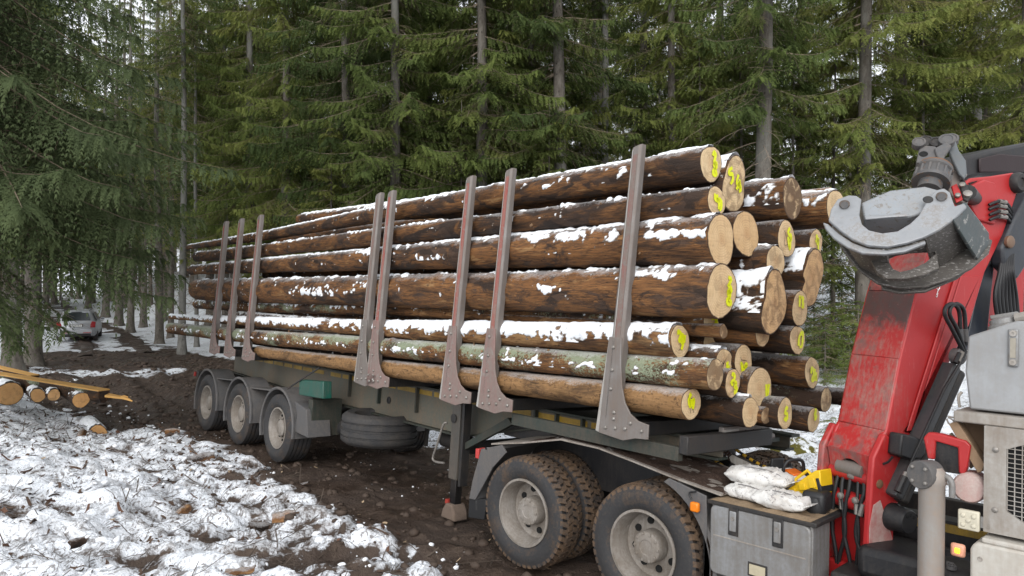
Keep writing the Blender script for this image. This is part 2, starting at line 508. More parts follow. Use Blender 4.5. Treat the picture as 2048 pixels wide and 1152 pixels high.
def make_wheel(root, c, r, width, rim_r, style, side=-1, name='wheel'):
    """wheel on an axle along y; side -1: its outer face looks to -y"""
    e = empty(name, c, parent=root)
    s = side; wd = width
    h = wd / 2
    # tyre: bead, bulging sidewall, shoulder, tread with grooves
    prof = [(rim_r, h * 0.80), (rim_r + 0.012, h * 0.90), (rim_r + 0.05, h * 1.02), ((rim_r + r) / 2, h * 1.10), (r - 0.07, h * 1.03), (r - 0.025, h * 0.93)]
    if style == 'rib':
        tr = []
        gw = [(-0.52, 0.05), (-0.18, 0.05), (0.18, 0.05), (0.52, 0.05)]
        tr.append((r - 0.008, h * 0.86))
        for gpos, gg in gw[::-1]:
            a, b = (gpos + gg) * h, (gpos - gg) * h
            tr += [(r, a + 0.002), (r - 0.018, a - 0.002), (r - 0.018, b + 0.002), (r, b - 0.002)]
        tr.append((r - 0.008, -h * 0.86))
    else:
        tr = [(r - 0.030, h * 0.82), (r - 0.026, 0), (r - 0.030, -h * 0.82)]
    full = prof + tr + [(a, -o) for a, o in prof[::-1]]
    MB().lathe([(a, o) for a, o in full], (0, 0, 0), 'y', 56, cap=False).build('tyre', M_TYRE, e, smooth=40)
    if style == 'block':
        tb = MB(); nb = 46
        for k in range(nb):
            for row, (y0, y1, off, wid) in enumerate([(-0.98, -0.56, 0.0, 0.66), (-0.50, -0.06, 0.5, 0.70), (0.0, 0.44, 0.0, 0.70), (0.50, 0.98, 0.5, 0.66)]):
                a = 2 * PI * (k + off) / nb
                da = wid * PI / nb
                sk = 0.02 * (-1 if row % 2 else 1)
                vs = []
                for (aa, yy, rr) in [(a - da + sk, y0, 0), (a + da + sk, y0, 0), (a + da - sk, y1, 0), (a - da - sk, y1, 0)]:
                    for top in (0, 1):
                        edge = 0.05 if (abs(yy) > 0.9) else 0
                        R_ = (r - 0.05) if not top else (r - edge * 0.35)
                        vs.append((math.cos(aa) * R_, yy * h * (1.0 if not top else 0.97), math.sin(aa) * R_))
                tb.add(vs, [(1, 3, 5, 7), (0, 1, 7, 6), (0, 2, 3, 1), (2, 4, 5, 3), (4, 6, 7, 5)])
        tb.build('tread_blocks', M_TYRE_MUD, e, smooth=30, kind='stuff')
    # rim: flange, drop, disc set inward; outer face at s*h
    o = lambda f: s * h * f
    if style == 'rib':
        rp = [(rim_r + 0.004, o(0.84)), (rim_r + 0.004, o(0.92)), (rim_r - 0.016, o(0.93)), (rim_r - 0.024, o(0.80)), (rim_r - 0.045, o(0.62)), (rim_r - 0.060, o(0.30)), (rim_r - 0.10, o(0.24)), (0.155, o(0.30)), (0.15, o(0.30))]
        hub = [(0.12, o(0.30)), (0.118, o(0.62)), (0.095, o(0.70)), (0.03, o(0.72))]
        nhole, hr, hpos, ho = 10, 0.018, 0.185, 0.30
    else:
        rp = [(rim_r + 0.004, o(0.84)), (rim_r + 0.004, o(0.95)), (rim_r - 0.016, o(0.96)), (rim_r - 0.022, o(0.82)), (rim_r - 0.040, o(0.60)), (rim_r - 0.050, o(-0.30)), (rim_r - 0.085, o(-0.52)), (0.13, o(-0.40)), (0.11, o(-0.35))]
        hub = [(0.128, o(-0.40)), (0.126, o(0.30)), (0.118, o(0.44)), (0.096, o(0.50)), (0.060, o(0.50)), (0.055, o(0.46)), (0.01, o(0.46))]
        nhole, hr, hpos, ho = 8, 0.030, 0.185, -0.46
    rim = MB().lathe(rp, (0, 0, 0), 'y', 48, cap=False).build('rim', M_RIM, e, smooth=40)
    hb = MB().lathe(hub, (0, 0, 0), 'y', 32).build('hub', M_RIM, e, smooth=40)
    bt = MB()
    for k in range(10):
        a = 2 * PI * k / 10
        rr = 0.105 if style == 'block' else 0.137
        bt.lathe([(0.012, o(0.30 if style == 'rib' else 0.46)), (0.012, o(0.40 if style == 'rib' else 0.53)), (0.006, o(0.42 if style == 'rib' else 0.545))], (math.cos(a) * rr, 0, math.sin(a) * rr), 'y', 6)
    bt.build('wheel_nuts', M_RIM, e, kind='stuff')
    hl = MB()
    for k in range(nhole):
        a = 2 * PI * (k + 0.3) / nhole
        hl.lathe([(hr, o(ho) ), (hr * 0.9, o(ho) + s * 0.014)], (math.cos(a) * hpos, 0, math.sin(a) * hpos), 'y', 12)
    hl.build('vent_holes', M_HOLE, e, kind='stuff')
    return e

# ------------------------------------------------------------------ semi-trailer
trailer = empty('log_trailer', TR.M, label='dark green timber trailer with grey stakes carrying the logs', cat='trailer')
def tpoly(pts, w, thick, name, mat, parent=trailer, bev=0.006, **kw):
    q = [TR.at(u, v, w) for u, v in pts]
    return MB().prism(q, (0, thick, 0)).build(name, mat, parent, bev=bev, **kw)

# stakes with flared feet, near side (y = 0) and far side
ST_T = [-3.02, -2.30, -1.48, 2.18, 2.46, 3.98, 4.60, 6.16]           # left edge of each foot
def make_stake(t0, far=False, top=3.66, dark=False):
    yo = 2.42 if far else 0.0
    sg = -1 if far else 1
    e = empty('stake', (t0, yo, 1.40), parent=trailer)
    H = top - 1.40
    zs = [0.0, 0.55, 1.2, H - 0.03, H]
    rings = []
    for z in zs:
        q = z / H
        x0 = 0.05 + 0.16 * q; wd = 0.150 - 0.035 * q; dp = 0.085 - 0.02 * q
        sh = 0.0 if z < H else -0.012
        rings.append([(x0, sg * (dp), z + sh), (x0, sg * 0.030, z + sh), (x0 + 0.34 * wd, sg * -0.006, z), (x0 + 0.86 * wd, sg * -0.006, z - sh), (x0 + wd, sg * 0.012, z - 2 * sh), (x0 + wd, sg * dp, z - 2 * sh)])
    if far: rings = [r[::-1] for r in rings]
    MB().loft(rings).build('post', M_GALV, e, bev=0.005)
    # pale chamfered edge and red painted channel on the outer face
    def strip(a, b, z0, z1, off, name, mat, dz=0.0):
        pts = []
        for z, k in ((z0, a), (z0, b), (z1, b), (z1, a)):
            q = z / H
            x0 = 0.05 + 0.16 * q; wd = 0.150 - 0.035 * q
            pts.append((x0 + k * wd, sg * off, z))
        MB().prism(pts, (0, sg * 0.003, 0)).build(name, mat, e, smooth=0)
    if not far:
        strip(0.44, 0.82, 0.30, H - 0.06, -0.0095, 'red_channel', M_REDWORN if not dark else metal('faded_red_paint', (0.22, 0.07, 0.06), (0.17, 0.145, 0.125), 0.8, 0.55, 0.0, (0.17, 0.15, 0.14), 5.0))
        strip(0.36, 0.42, 0.10, H - 0.02, -0.0120, 'edge_rib', M_GALV_L)
    # flared foot plate
    foot = [(0.045, -0.03), (0.30, -0.055), (0.42, -0.02), (0.54, -0.01), (0.54, 0.10), (0.44, 0.115), (0.36, 0.16), (0.30, 0.24), (0.262, 0.36), (0.242, 0.52), (0.232, 0.74), (0.105, 0.74)]
    MB().prism([(x, sg * -0.012, z) for x, z in foot], (0, sg * 0.016, 0)).build('foot_plate', M_GALV if dark else M_REDWORN_GREY, e, bev=0.004)
    MB().prism([(0.0, 0, -0.02), (0.05, 0, -0.035), (0.118, 0, 0.74), (0.095, 0, 0.74)], (0, sg * 0.07, 0)).build('foot_edge', M_GALV_L, e, bev=0.004)
    bl = MB()
    for x, z in [(0.12, 0.02), (0.22, 0.03), (0.32, 0.04), (0.48, 0.045), (0.20, 0.10), (0.20, 0.15), (0.155, 0.33), (0.16, 0.48), (0.16, 0.66), (0.37, 0.09)]:
        bl.lathe([(0.015, 0), (0.015, sg * -0.008), (0.008, sg * -0.016)], (x, sg * -0.012, z), 'y', 8)
    bl.build('foot_bolts', M_BOLT, e, kind='stuff')
    return e
M_REDWORN_GREY = metal('grey_foot_with_red', (0.26, 0.14, 0.125), (0.20, 0.165, 0.145), 0.72, 0.5, 0.1, (0.25, 0.22, 0.20), 2.6)
for i, t0 in enumerate(ST_T):
    make_stake(t0, dark=(i in (3, 7)))
for i, t0 in enumerate(ST_T):
    make_stake(t0, far=True, top=3.42)
# cross bolsters between each stake pair
for t0 in ST_T:
    MB().bb((t0 + 0.08, 0.08, 1.37), (t0 + 0.34, 2.34, 1.485)).build('bolster', M_DARK, trailer, bev=0.008)

# main beams (I section): deep part over the axles and landing gear, thinner neck to the front
for y0, vis in ((0.62, True), (1.68, False)):
    e = empty('main_beam', (0, y0, 0), parent=trailer)
    web = [(-3.6, 1.36), (6.9, 1.36), (6.9, 1.24), (4.9, 1.19), (4.1, 1.02), (3.6, 0.90), (0.4, 0.90), (-3.6, 0.98)]
    MB().prism([(x, 0.06, z) for x, z in web], (0, 0.02, 0)).build('web', M_RAIL, e, bev=0.003)
    MB().bb((-3.6, 0, 1.345), (6.95, 0.15, 1.37)).build('top_flange', M_CHASSIS, e, bev=0.003)
    lo = [(-3.6, 0.98), (0.4, 0.90), (3.6, 0.90), (4.1, 1.02), (4.9, 1.19), (6.9, 1.24)]
    MB().prism([(x, 0, z) for x, z in lo] + [(x, 0, z - 0.022) for x, z in lo[::-1]], (0, 0.15, 0)).build('bottom_flange', M_CHASSIS, e, bev=0.003)
    if vis:
        t = -2.6
        while t < 5.6:
            L = 0.30 + 0.12 * random.random()
            MB().bb((t, 0.056, 1.262), (t + L, 0.0602, 1.318)).build('reflector_strip', M_YEL, e, smooth=0)
            t += L + (0.05 if random.random() < 0.7 else 0.22)
        for t in (0.9, 1.7, 2.6, 4.75, 5.05, 5.4, 5.75):
            MB().bb((t, 0.01, 1.03 if t < 3.5 else 1.18), (t + 0.025, 0.058, 1.344)).build('web_stiffener', M_CHASSIS, e)
        for t, z, r in ((1.93, 1.10, 0.03), (3.46, 1.14, 0.045)):
            MB().lathe([(r * 1.6, 0.054), (r * 1.6, 0.049), (r, 0.049), (r, 0.056)], (t, 0, z), 'y', 16).build('lash_ring', M_DARK, e)
# cross members and front beam plate
for t in (-3.3, -1.9, -0.2, 1.3, 3.2, 4.9, 6.3):
    MB().bb((t, 0.78, 1.10), (t + 0.10, 1.70, 1.32)).build('cross_member', M_DARK, trailer)
MB().bb((-3.55, 0.80, 1.30), (6.85, 1.66, 1.335)).build('deck_plate', M_CHASSIS, trailer)
# outer front side rail under the foremost stakes
MB().bb((5.02, 0.10, 1.255), (6.9, 0.16, 1.36)).build('side_rail', M_CHASSIS, trailer, bev=0.004)
MB().bb((6.9, 0.10, 1.31), (6.98, 1.3, 1.45)).build('front_bumper_plate', M_DARK, trailer, bev=0.01)
by0, by1 = TR.onx(1447, 870, 6.95).y, TR.onx(1540, 870, 6.95).y
bz0, bz1 = TR.onx(1500, 892, 6.95).z, TR.onx(1500, 850, 6.95).z
MB().bb((6.9, by0, bz0), (6.95, by1, bz1)).build('headboard_bracket', M_GALV, trailer, bev=0.01)
MB().tube([(6.92, by1 - 0.02, (bz0 + bz1) / 2 - 0.03), (6.92, by1 + 0.09, (bz0 + bz1) / 2 - 0.03)], 0.028, 10).build('bracket_pin', M_GALV, trailer)
hb = MB()
for k, y in enumerate((0.45, 0.62, 0.80, 0.82)):
    hb.lathe([(0.016, 0), (0.014, 0.004)], (6.95, by0 + (by1 - by0) * y, bz0 + (bz1 - bz0) * (0.35 if k == 3 else 0.7)), 'x', 10)
hb.build('bracket_holes', M_HOLE, trailer, kind='stuff')
MB().bb((6.95, by0 + 0.01, bz0 + 0.02), (6.955, by0 + (by1 - by0) * 0.3, bz1 - 0.02)).build('aluminium_plate', M_GALV_L, trailer)

# axles and wheels
for k, t in enumerate((-3.0, -1.5, 0.02)):
    make_wheel(trailer, (t, 0.185, 0.49), 0.49, 0.36, 0.292, 'rib', -1)
    make_wheel(trailer, (t, 2.215, 0.49), 0.49, 0.36, 0.292, 'rib', 1)
    MB().tube([(t, 0.36, 0.49), (t, 2.04, 0.49)], 0.065, 12).build('axle', M_DARK, trailer)
    for y in (0.60, 1.72):
        MB().prism([(t - 0.05, y, 0.5), (t + 0.42, y, 0.72), (t + 0.50, y, 0.95), (t + 0.36, y, 0.95), (t + 0.30, y, 0.78), (t - 0.08, y, 0.60)], (0, 0.10, 0)).build('spring_hanger', M_DARK, trailer)
        MB().lathe([(0.09, 0), (0.11, 0.06), (0.09, 0.12), (0.11, 0.18), (0.09, 0.24)], (t - 0.28, y + 0.05, 0.62), 'z', 16).build('air_spring', M_TYRE, trailer)
    # mudguard: arched sheet over the wheel with a flat skirt
    for y0 in (0.01, 2.03):
        rings = []
        for i in range(23):
            a = R(200) - R(220) * i / 22
            if a < R(-8): a = R(-8)
            rr = 0.545 + (0.008 if i % 2 else 0)
            cx, cz = t + math.cos(a) * rr, 0.50 + math.sin(a) * rr
            cx2, cz2 = t + math.cos(a) * (rr + 0.022), 0.50 + math.sin(a) * (rr + 0.022)
            rings.append([(cx, y0, cz), (cx, y0 + 0.36, cz), (cx2, y0 + 0.36, cz2), (cx2, y0, cz2)])
        g = MB().loft(rings)
        # rolled outer lip
        g.tube([(t + math.cos(R(200) - R(208) * i / 22) * 0.562, y0, 0.50 + math.sin(R(200) - R(208) * i / 22) * 0.562) for i in range(23)], 0.022, 6)
        g.build('mudguard', M_GUARD, trailer, smooth=50)
# flat guard sheets linking the arches, and the flap ahead of the first axle
for a, b in ((-2.62, -1.90), (-1.12, -0.40)):
    MB().prism([(a - 0.1, 0.05, 0.93), (b + 0.05, 0.05, 0.98), (b + 0.05, 0.05, 1.0), (a - 0.1, 0.05, 0.95)], (0, 0.30, 0)).build('guard_sheet', M_GUARD, trailer)
MB().prism([(0.50, 0.04, 0.93), (0.88, 0.04, 0.86), (0.98, 0.04, 0.50), (0.56, 0.04, 0.52), (0.60, 0.04, 0.75)], (0, 0.34, 0)).build('mud_flap', M_GUARD, trailer, bev=0.006)
MB().bb((0.80, 0.10, 0.50), (0.92, 0.55, 1.0)).build('hanger_bracket', M_CHASSIS, trailer, bev=0.006)
# green tool case and black strap
tpoly([(598, 759), (646, 763), (646, 798), (598, 790)], 0.06, 0.13, 'green_case', M_GREEN, bev=0.012)
MB().tube([TR.at(575, 778, 0.03), TR.at(605, 757, 0.05), TR.at(640, 735, 0.2)], 0.012, 6).build('rubber_strap', M_TYRE, trailer)
# spare wheel lying flat under the beams
sp = empty('spare_wheel', (1.90, 0.58, 0.745), (R(90), 0, 0), parent=trailer)
sprof = [(0.29, 0.10), (0.33, 0.185), (0.42, 0.20), (0.465, 0.17), (0.485, 0.15), (0.49, 0.10), (0.472, 0.095), (0.472, 0.080), (0.49, 0.075), (0.49, 0.02), (0.472, 0.015), (0.472, -0.015), (0.49, -0.02), (0.49, -0.075), (0.472, -0.08), (0.472, -0.095), (0.49, -0.10), (0.485, -0.15), (0.465, -0.17), (0.42, -0.20), (0.33, -0.185), (0.29, -0.10)]
MB().lathe(sprof, (0, 0, 0), 'y', 56, cap=False).build('tyre', rubber('grey_spare_rubber', 0.55, (0.060, 0.053, 0.047)), sp, smooth=40)
MB().lathe([(0.292, 0.11), (0.27, 0.05), (0.02, 0.04)], (0, 0, 0), 'y', 32).build('rim', M_RIM, sp, smooth=40)
for dx in (-0.30, 0.28):
    MB().bb((1.90 + dx, 0.45, 0.52), (1.94 + dx, 0.95, 0.542)).build('spare_cradle', M_DARK, trailer)
    MB().bb((1.90 + dx, 1.10, 0.52), (1.94 + dx, 1.14, 0.92)).build('cradle_hanger', M_DARK, trailer)
MB().lathe([(0.10, 0), (0.12, 0.02), (0.12, 0.42), (0.10, 0.44)], (1.02, 0.55, 0.62), (0.25, 0, 0.0), 16).build('air_tank', M_DARK, trailer)
MB().lathe([(0.09, 0), (0.10, 0.02), (0.10, 0.60), (0.09, 0.62)], (2.75, 1.0, 0.72), 'x', 16).build('air_tank', M_DARK, trailer)
# landing legs with foot and crank
for y0 in (0.42, 1.86):
    e = empty('landing_leg', (3.66, y0, 0), parent=trailer)
    MB().bb((0.0, 0.0, 0.46), (0.15, 0.13, 1.32)).build('outer_tube', metal('weathered_leg', (0.075, 0.070, 0.062), (0.13, 0.105, 0.085), 0.5, 0.55, 0.1, None, 3.0), e, bev=0.008)
    MB().bb((0.025, 0.02, 0.17), (0.125, 0.11, 0.48)).build('inner_tube', metal('greasy_leg', (0.012, 0.012, 0.013), (0.06, 0.045, 0.035), 0.3, 0.3, 0.2, None, 3.0), e, bev=0.006)
    MB().bb((0.165, 0.01, 0.40), (0.205, 0.12, 1.30)).build('gear_cover', M_DARK, e, bev=0.01)
    MB().prism([(-0.06, -0.03, 0.03), (0.20, -0.03, 0.03), (0.18, -0.03, 0.13), (0.13, -0.03, 0.20), (0.02, -0.03, 0.20), (-0.03, -0.03, 0.13)], (0, 0.19, 0)).build('foot', metal('muddy_foot', (0.05, 0.04, 0.035), (0.15, 0.11, 0.085), 0.9, 0.8, 0.0, None, 9.0), e, bev=0.02)
    MB().prism([(0.15, 0.05, 0.85), (0.17, 0.05, 0.78), (0.95, 0.05, 1.18), (0.88, 0.05, 1.24)], (0, 0.05, 0)).build('brace', M_CHASSIS, e, bev=0.004)
    MB().lathe([(0.045, 0.0), (0.05, -0.015), (0.03, -0.02)], (0.05, 0.0, 1.12), 'y', 14).build('gear_boss', M_DARK, e)
    if y0 < 1:
        MB().tube(smooth_path([(-0.04, -0.03, 1.06), (-0.08, -0.05, 1.03), (-0.16, -0.06, 0.80), (-0.22, -0.06, 0.66), (-0.20, -0.06, 0.62), (-0.12, -0.06, 0.615), (-0.02, -0.05, 0.625)], 5), 0.013, 8).build('crank_handle', M_BOLT, e)
        MB().bb((-0.02, -0.004, 0.185), (0.03, 0.14, 0.23)).build('red_tag', metal('red_tag_paint', (0.4, 0.03, 0.02), (0.1, 0.07, 0.05), 0.4), e)
MB().bb((3.69, 0.56, 0.78), (3.76, 1.86, 0.85)).build('leg_cross_tube', M_DARK, trailer)
MB().prism([(4.95, 0.64, 1.19), (5.0, 0.64, 1.19), (5.55, 0.64, 1.19), (5.62, 0.64, 1.19), (5.2, 0.64, 0.98), (5.1, 0.64, 0.98)], (0, 0.9, 0)).build('kingpin_box', M_DARK, trailer, bev=0.006)
MB().bb((4.3, 0.64, 1.02), (5.3, 1.76, 1.17)).build('neck_box', M_DARK, trailer, bev=0.006)
# rear: lamp bar, bumper and green marker
MB().bb((-3.75, 0.05, 0.86), (-3.62, 2.35, 0.98)).build('rear_light_bar', M_DARK, trailer, bev=0.006)
MB().bb((-3.78, 0.02, 0.88), (-3.74, 0.30, 0.96)).build('rear_lamp', metal('rear_lamp_red', (0.35, 0.02, 0.015), amount=0.3), trailer)
MB().bb((-3.80, 0.06, 0.50), (-3.68, 2.34, 0.60)).build('underrun_bar', M_CHASSIS, trailer, bev=0.006)
for y in (0.6, 1.75):
    MB().bb((-3.76, y, 0.55), (-3.70, y + 0.06, 1.0)).build('bar_hanger', M_DARK, trailer)
# mud clods thrown on guards
# ------------------------------------------------------------------ logs
@cached
def bark_mat(peel=0.35, lichen=0.0, tone=1.0, seed=0, tan=0.0):
    tone = tone * 0.95
    k = NT('bark_%d' % len(_mc))
    oi = k.coord('Object', (1, 1, 1), (seed * 2.3, 0, seed))
    long_ = k.noise(k.coord('Object', (0.5, 3.4, 3.4), (seed * 3.1, seed * 1.7, 0)), 4.0, 7, 0.70, 0.8)
    hair = k.noise(k.coord('Object', (0.7, 9, 9), (seed, 2, 0)), 9.0, 5, 0.7, 0.4)
    patch = k.noise(k.coord('Object', (0.5, 1.2, 1.2), (seed * 5.3, 2, 1)), 3.4, 7, 0.68, 1.2)
    fine = k.noise(oi, 60, 5, 0.7)
    vs = k.n('ShaderNodeTexVoronoi'); k.l(k.coord('Object', (0.38, 1, 1), (seed * 1.3, 0, 2)), vs.inputs['Vector']); vs.inputs['Scale'].default_value = 17
    cell = k.sep(vs.outputs['Color'])[0]
    dark = k.mix(cell, (0.020 * tone, 0.0125 * tone, 0.009 * tone), (0.085 * tone, 0.050 * tone, 0.033 * tone))
    dark = k.mix(k.math('MULTIPLY', fine, 0.5), dark, (0.050 * tone, 0.034 * tone, 0.026 * tone))
    red = k.mix(long_, (0.075 * tone, 0.036 * tone, 0.018 * tone), (0.30 * tone, 0.135 * tone, 0.045 * tone))
    red = k.mix(k.ramp(hair, [(0.40, 0.75), (0.56, 0.0)]), red, (0.045 * tone, 0.026 * tone, 0.017 * tone))
    c = k.mix(k.ramp(patch, [(0.60 - 0.4 * peel, 0.0), (0.67 - 0.38 * peel, 1.0)]), dark, red)
    under = k.mix(hair, (0.15, 0.073, 0.029), (0.40, 0.24, 0.11))
    pk = k.math('ADD', k.math('MULTIPLY', long_, 0.55), k.math('MULTIPLY', patch, 0.45))
    c = k.mix(k.ramp(pk, [(0.655 - 0.22 * peel - 0.4 * tan, 0.0), (0.695 - 0.2 * peel - 0.37 * tan, 0.9)]), c, under)
    # black wet stains in long runs
    stain = k.noise(k.coord('Object', (0.35, 1.5, 1.5), (seed * 4, 5, 3)), 3.0, 5, 0.65, 0.5)
    c = k.mix(k.ramp(stain, [(0.50, 0.0), (0.64, 0.80)]), c, k.mix(hair, (0.010, 0.007, 0.006), (0.040, 0.026, 0.019)))
    crack = k.noise(k.coord('Object', (1.0, 7.0, 7.0), (seed, 0, 0)), 3.4, 5, 0.7, 1.2)
    c = k.mix(k.ramp(crack, [(0.34, 0.85), (0.42, 0.0)]), c, (0.014, 0.009, 0.007))
    if tan:
        sp = k.ramp(k.noise(oi, 22, 6, 0.75, 0.8), [(0.53, 0.0), (0.62, 0.85)])
        c = k.mix(sp, c, (0.085, 0.047, 0.026))
    if lichen:
        z = k.sep(k.coord('Object'))[2]
        ln = k.math('ADD', k.noise(oi, 30, 6, 0.78, 1.0), k.math('MULTIPLY', k.math('SUBTRACT', k.noise(k.coord('Object', (0.7, 1, 1), (seed, 0, 0)), 2.1, 3, 0.5), 0.5), 1.1))
        lf = k.ramp(k.math('ADD', ln, k.math('MULTIPLY', z, 1.3)), [(0.66 - 0.16 * lichen, 0.0), (0.72 - 0.16 * lichen, 0.9)])
        c = k.mix(lf, c, k.mix(fine, (0.12, 0.15, 0.08), (0.36, 0.40, 0.29)))
    nz_ = k.sep(k.n('ShaderNodeNewGeometry').outputs['Normal'])[2]
    fr_ = k.math('ADD', k.math('MULTIPLY', nz_, 0.55), k.math('MULTIPLY', k.math('ADD', fine, k.noise(oi, 7, 5, 0.7, 0.6)), 0.45))
    c = k.mix(k.ramp(fr_, [(0.80, 0.0), (1.00, 0.55)]), c, (0.55, 0.54, 0.54))      # frost dusting on what faces the sky
    h = k.math('ADD', k.math('MULTIPLY', crack, 0.45), k.math('MULTIPLY', fine, 0.25))
    h = k.math('ADD', h, k.math('MULTIPLY', cell, 0.25)); h = k.math('ADD', h, k.math('MULTIPLY', hair, 0.25))
    k.bump(h, 0.8, 0.035)
    return k.done(c, k.ramp(patch, [(0.3, 0.62), (0.7, 0.88)]), 0, 0.22)

@cached
def cut_mat(dark=0.0, seed=0, orange=0.0):
    k = NT('sawn_face_%d' % len(_mc))
    o = k.coord('Object', (1, 1, 1), (0, 0.0, 0.0))
    s = k.sep(o)
    nz = k.noise(k.coord('Object', (1, 1, 1), (seed, 0, 0)), 7, 4, 0.6)
    r = k.math('SQRT', k.math('ADD', k.math('POWER', s[1], 2.0), k.math('POWER', s[2], 2.0)))
    rr = k.math('ADD', r, k.math('MULTIPLY', nz, 0.022))
    ring = k.math('SINE', k.math('MULTIPLY', rr, 330.0))
    ring = k.ramp(ring, [(0.0, 0.0), (1.0, 1.0)])
    fib = k.noise(k.coord('Object', (1, 1, 0.25), (seed, 3, 0)), 46, 5, 0.7, 0.6)
    base = k.mix(nz, (0.52, 0.36, 0.185), (0.76, 0.61, 0.39))
    if orange: base = k.mix(orange, base, (0.52, 0.24, 0.06))
    c = k.mix(k.math('MULTIPLY', ring, 0.30), base, (0.36, 0.21, 0.095))
    c = k.mix(k.ramp(rr, [(0.015, 0.45), (0.085, 0.0)]), c, (0.40, 0.21, 0.09))
    saw = k.noise(k.coord('Object', (1, 0.6, 14), (seed, 2, 0), (R(20 + 40 * math.sin(seed * 3.0)), 0, 0)), 9, 3, 0.6)
    c = k.mix(k.math('MULTIPLY', k.ramp(saw, [(0.48, 0.0), (0.62, 1.0)]), 0.22), c, (0.33, 0.20, 0.10))
    c = k.mix(k.math('MULTIPLY', k.ramp(fib, [(0.45, 0.0), (0.75, 1.0)]), 0.38), c, (0.30, 0.185, 0.10))
    st = k.ramp(k.noise(k.coord('Object', (1, 1, 1), (seed * 7, 1, 4)), 11, 4, 0.6, 0.6), [(0.54 - 0.25 * dark, 0.0), (0.68 - 0.2 * dark, 0.9)])
    c = k.mix(k.math('MULTIPLY', st, 0.25 + 0.75 * dark), c, (0.095, 0.055, 0.032))
    chk = k.noise(k.coord('Object', (1, 9, 0.9), (seed, 0, 0), (R(35 * math.sin(seed * 5.0)), 0, 0)), 3.0, 3, 0.6, 0.3)
    c = k.mix(k.ramp(chk, [(0.27, 0.9), (0.31, 0.0)]), c, (0.07, 0.04, 0.022))
    c = k.mix(k.ramp(k.math('ADD', k.attr('rim'), k.math('MULTIPLY', k.math('SUBTRACT', fib, 0.5), 0.6)), [(0.45, 0.0), (0.75, 1.0)]), c, (0.055, 0.033, 0.022))
    k.bump(fib, 0.45, 0.008)
    return k.done(c, 0.75, 0, 0.25)

M_SPRAY = plain('yellow_spray_paint', (0.66, 0.70, 0.004), 0.5, 0, 0.12, 40)
M_PENCIL = plain('black_crayon', (0.03, 0.028, 0.03), 0.8)

DIG = {   # strokes on a unit cell, x right, y up
    '0': [[(.2, .1), (.1, .5), (.25, .95), (.7, .95), (.85, .5), (.7, .08), (.2, .1)]],
    '1': [[(.3, .75), (.55, 1), (.5, 0)]],
    '2': [[(.1, .75), (.35, 1), (.75, .9), (.75, .65), (.15, .05), (.9, .08)]],
    '3': [[(.1, .95), (.8, .95), (.4, .55), (.85, .4), (.7, .05), (.1, .05)]],
    '4': [[(.35, 1), (.15, .45), (.9, .45)], [(.7, .8), (.65, 0)]],
    '5': [[(.85, 1), (.2, .95), (.2, .55), (.75, .6), (.85, .25), (.6, .0), (.15, .05)]],
    '6': [[(.8, 1), (.3, .7), (.15, .25), (.45, 0), (.8, .2), (.7, .5), (.25, .42)]],
    '7': [[(.1, .95), (.85, 1), (.4, 0)]],
    '8': [[(.5, .52), (.2, .75), (.5, 1), (.8, .77), (.5, .52), (.15, .25), (.5, 0), (.85, .25), (.5, .52)]],
    '9': [[(.8, .6), (.35, .5), (.2, .8), (.55, 1), (.82, .8), (.75, .3), (.45, 0)]],
    'V': [[(.1, 1), (.3, 0), (.75, 1)]],
}
def ribbon(mb, pts, wd, x):
    pts = [Vector((0, p[0], p[1])) for p in pts]
    P = smooth_path(pts, 4)
    L = []; Rr = []
    for i, p in enumerate(P):
        d = (P[min(i + 1, len(P) - 1)] - P[max(i - 1, 0)])
        if d.length < 1e-9: d = Vector((0, 1, 0))
        d.normalize(); nrm = Vector((0, -d.z, d.y))
        ww = wd * (0.8 + 0.5 * random.random()) / 2
        L.append((x, p.y + nrm.y * ww, p.z + nrm.z * ww)); Rr.append((x, p.y - nrm.y * ww, p.z - nrm.z * ww))
    n = len(P)
    top = L + Rr; bot = [(a - 0.004, b, c) for a, b, c in top]
    fs = []
    for i in range(n - 1):
        fs.append((i, i + n, i + n + 1, i + 1))
    mb.add(top, fs)

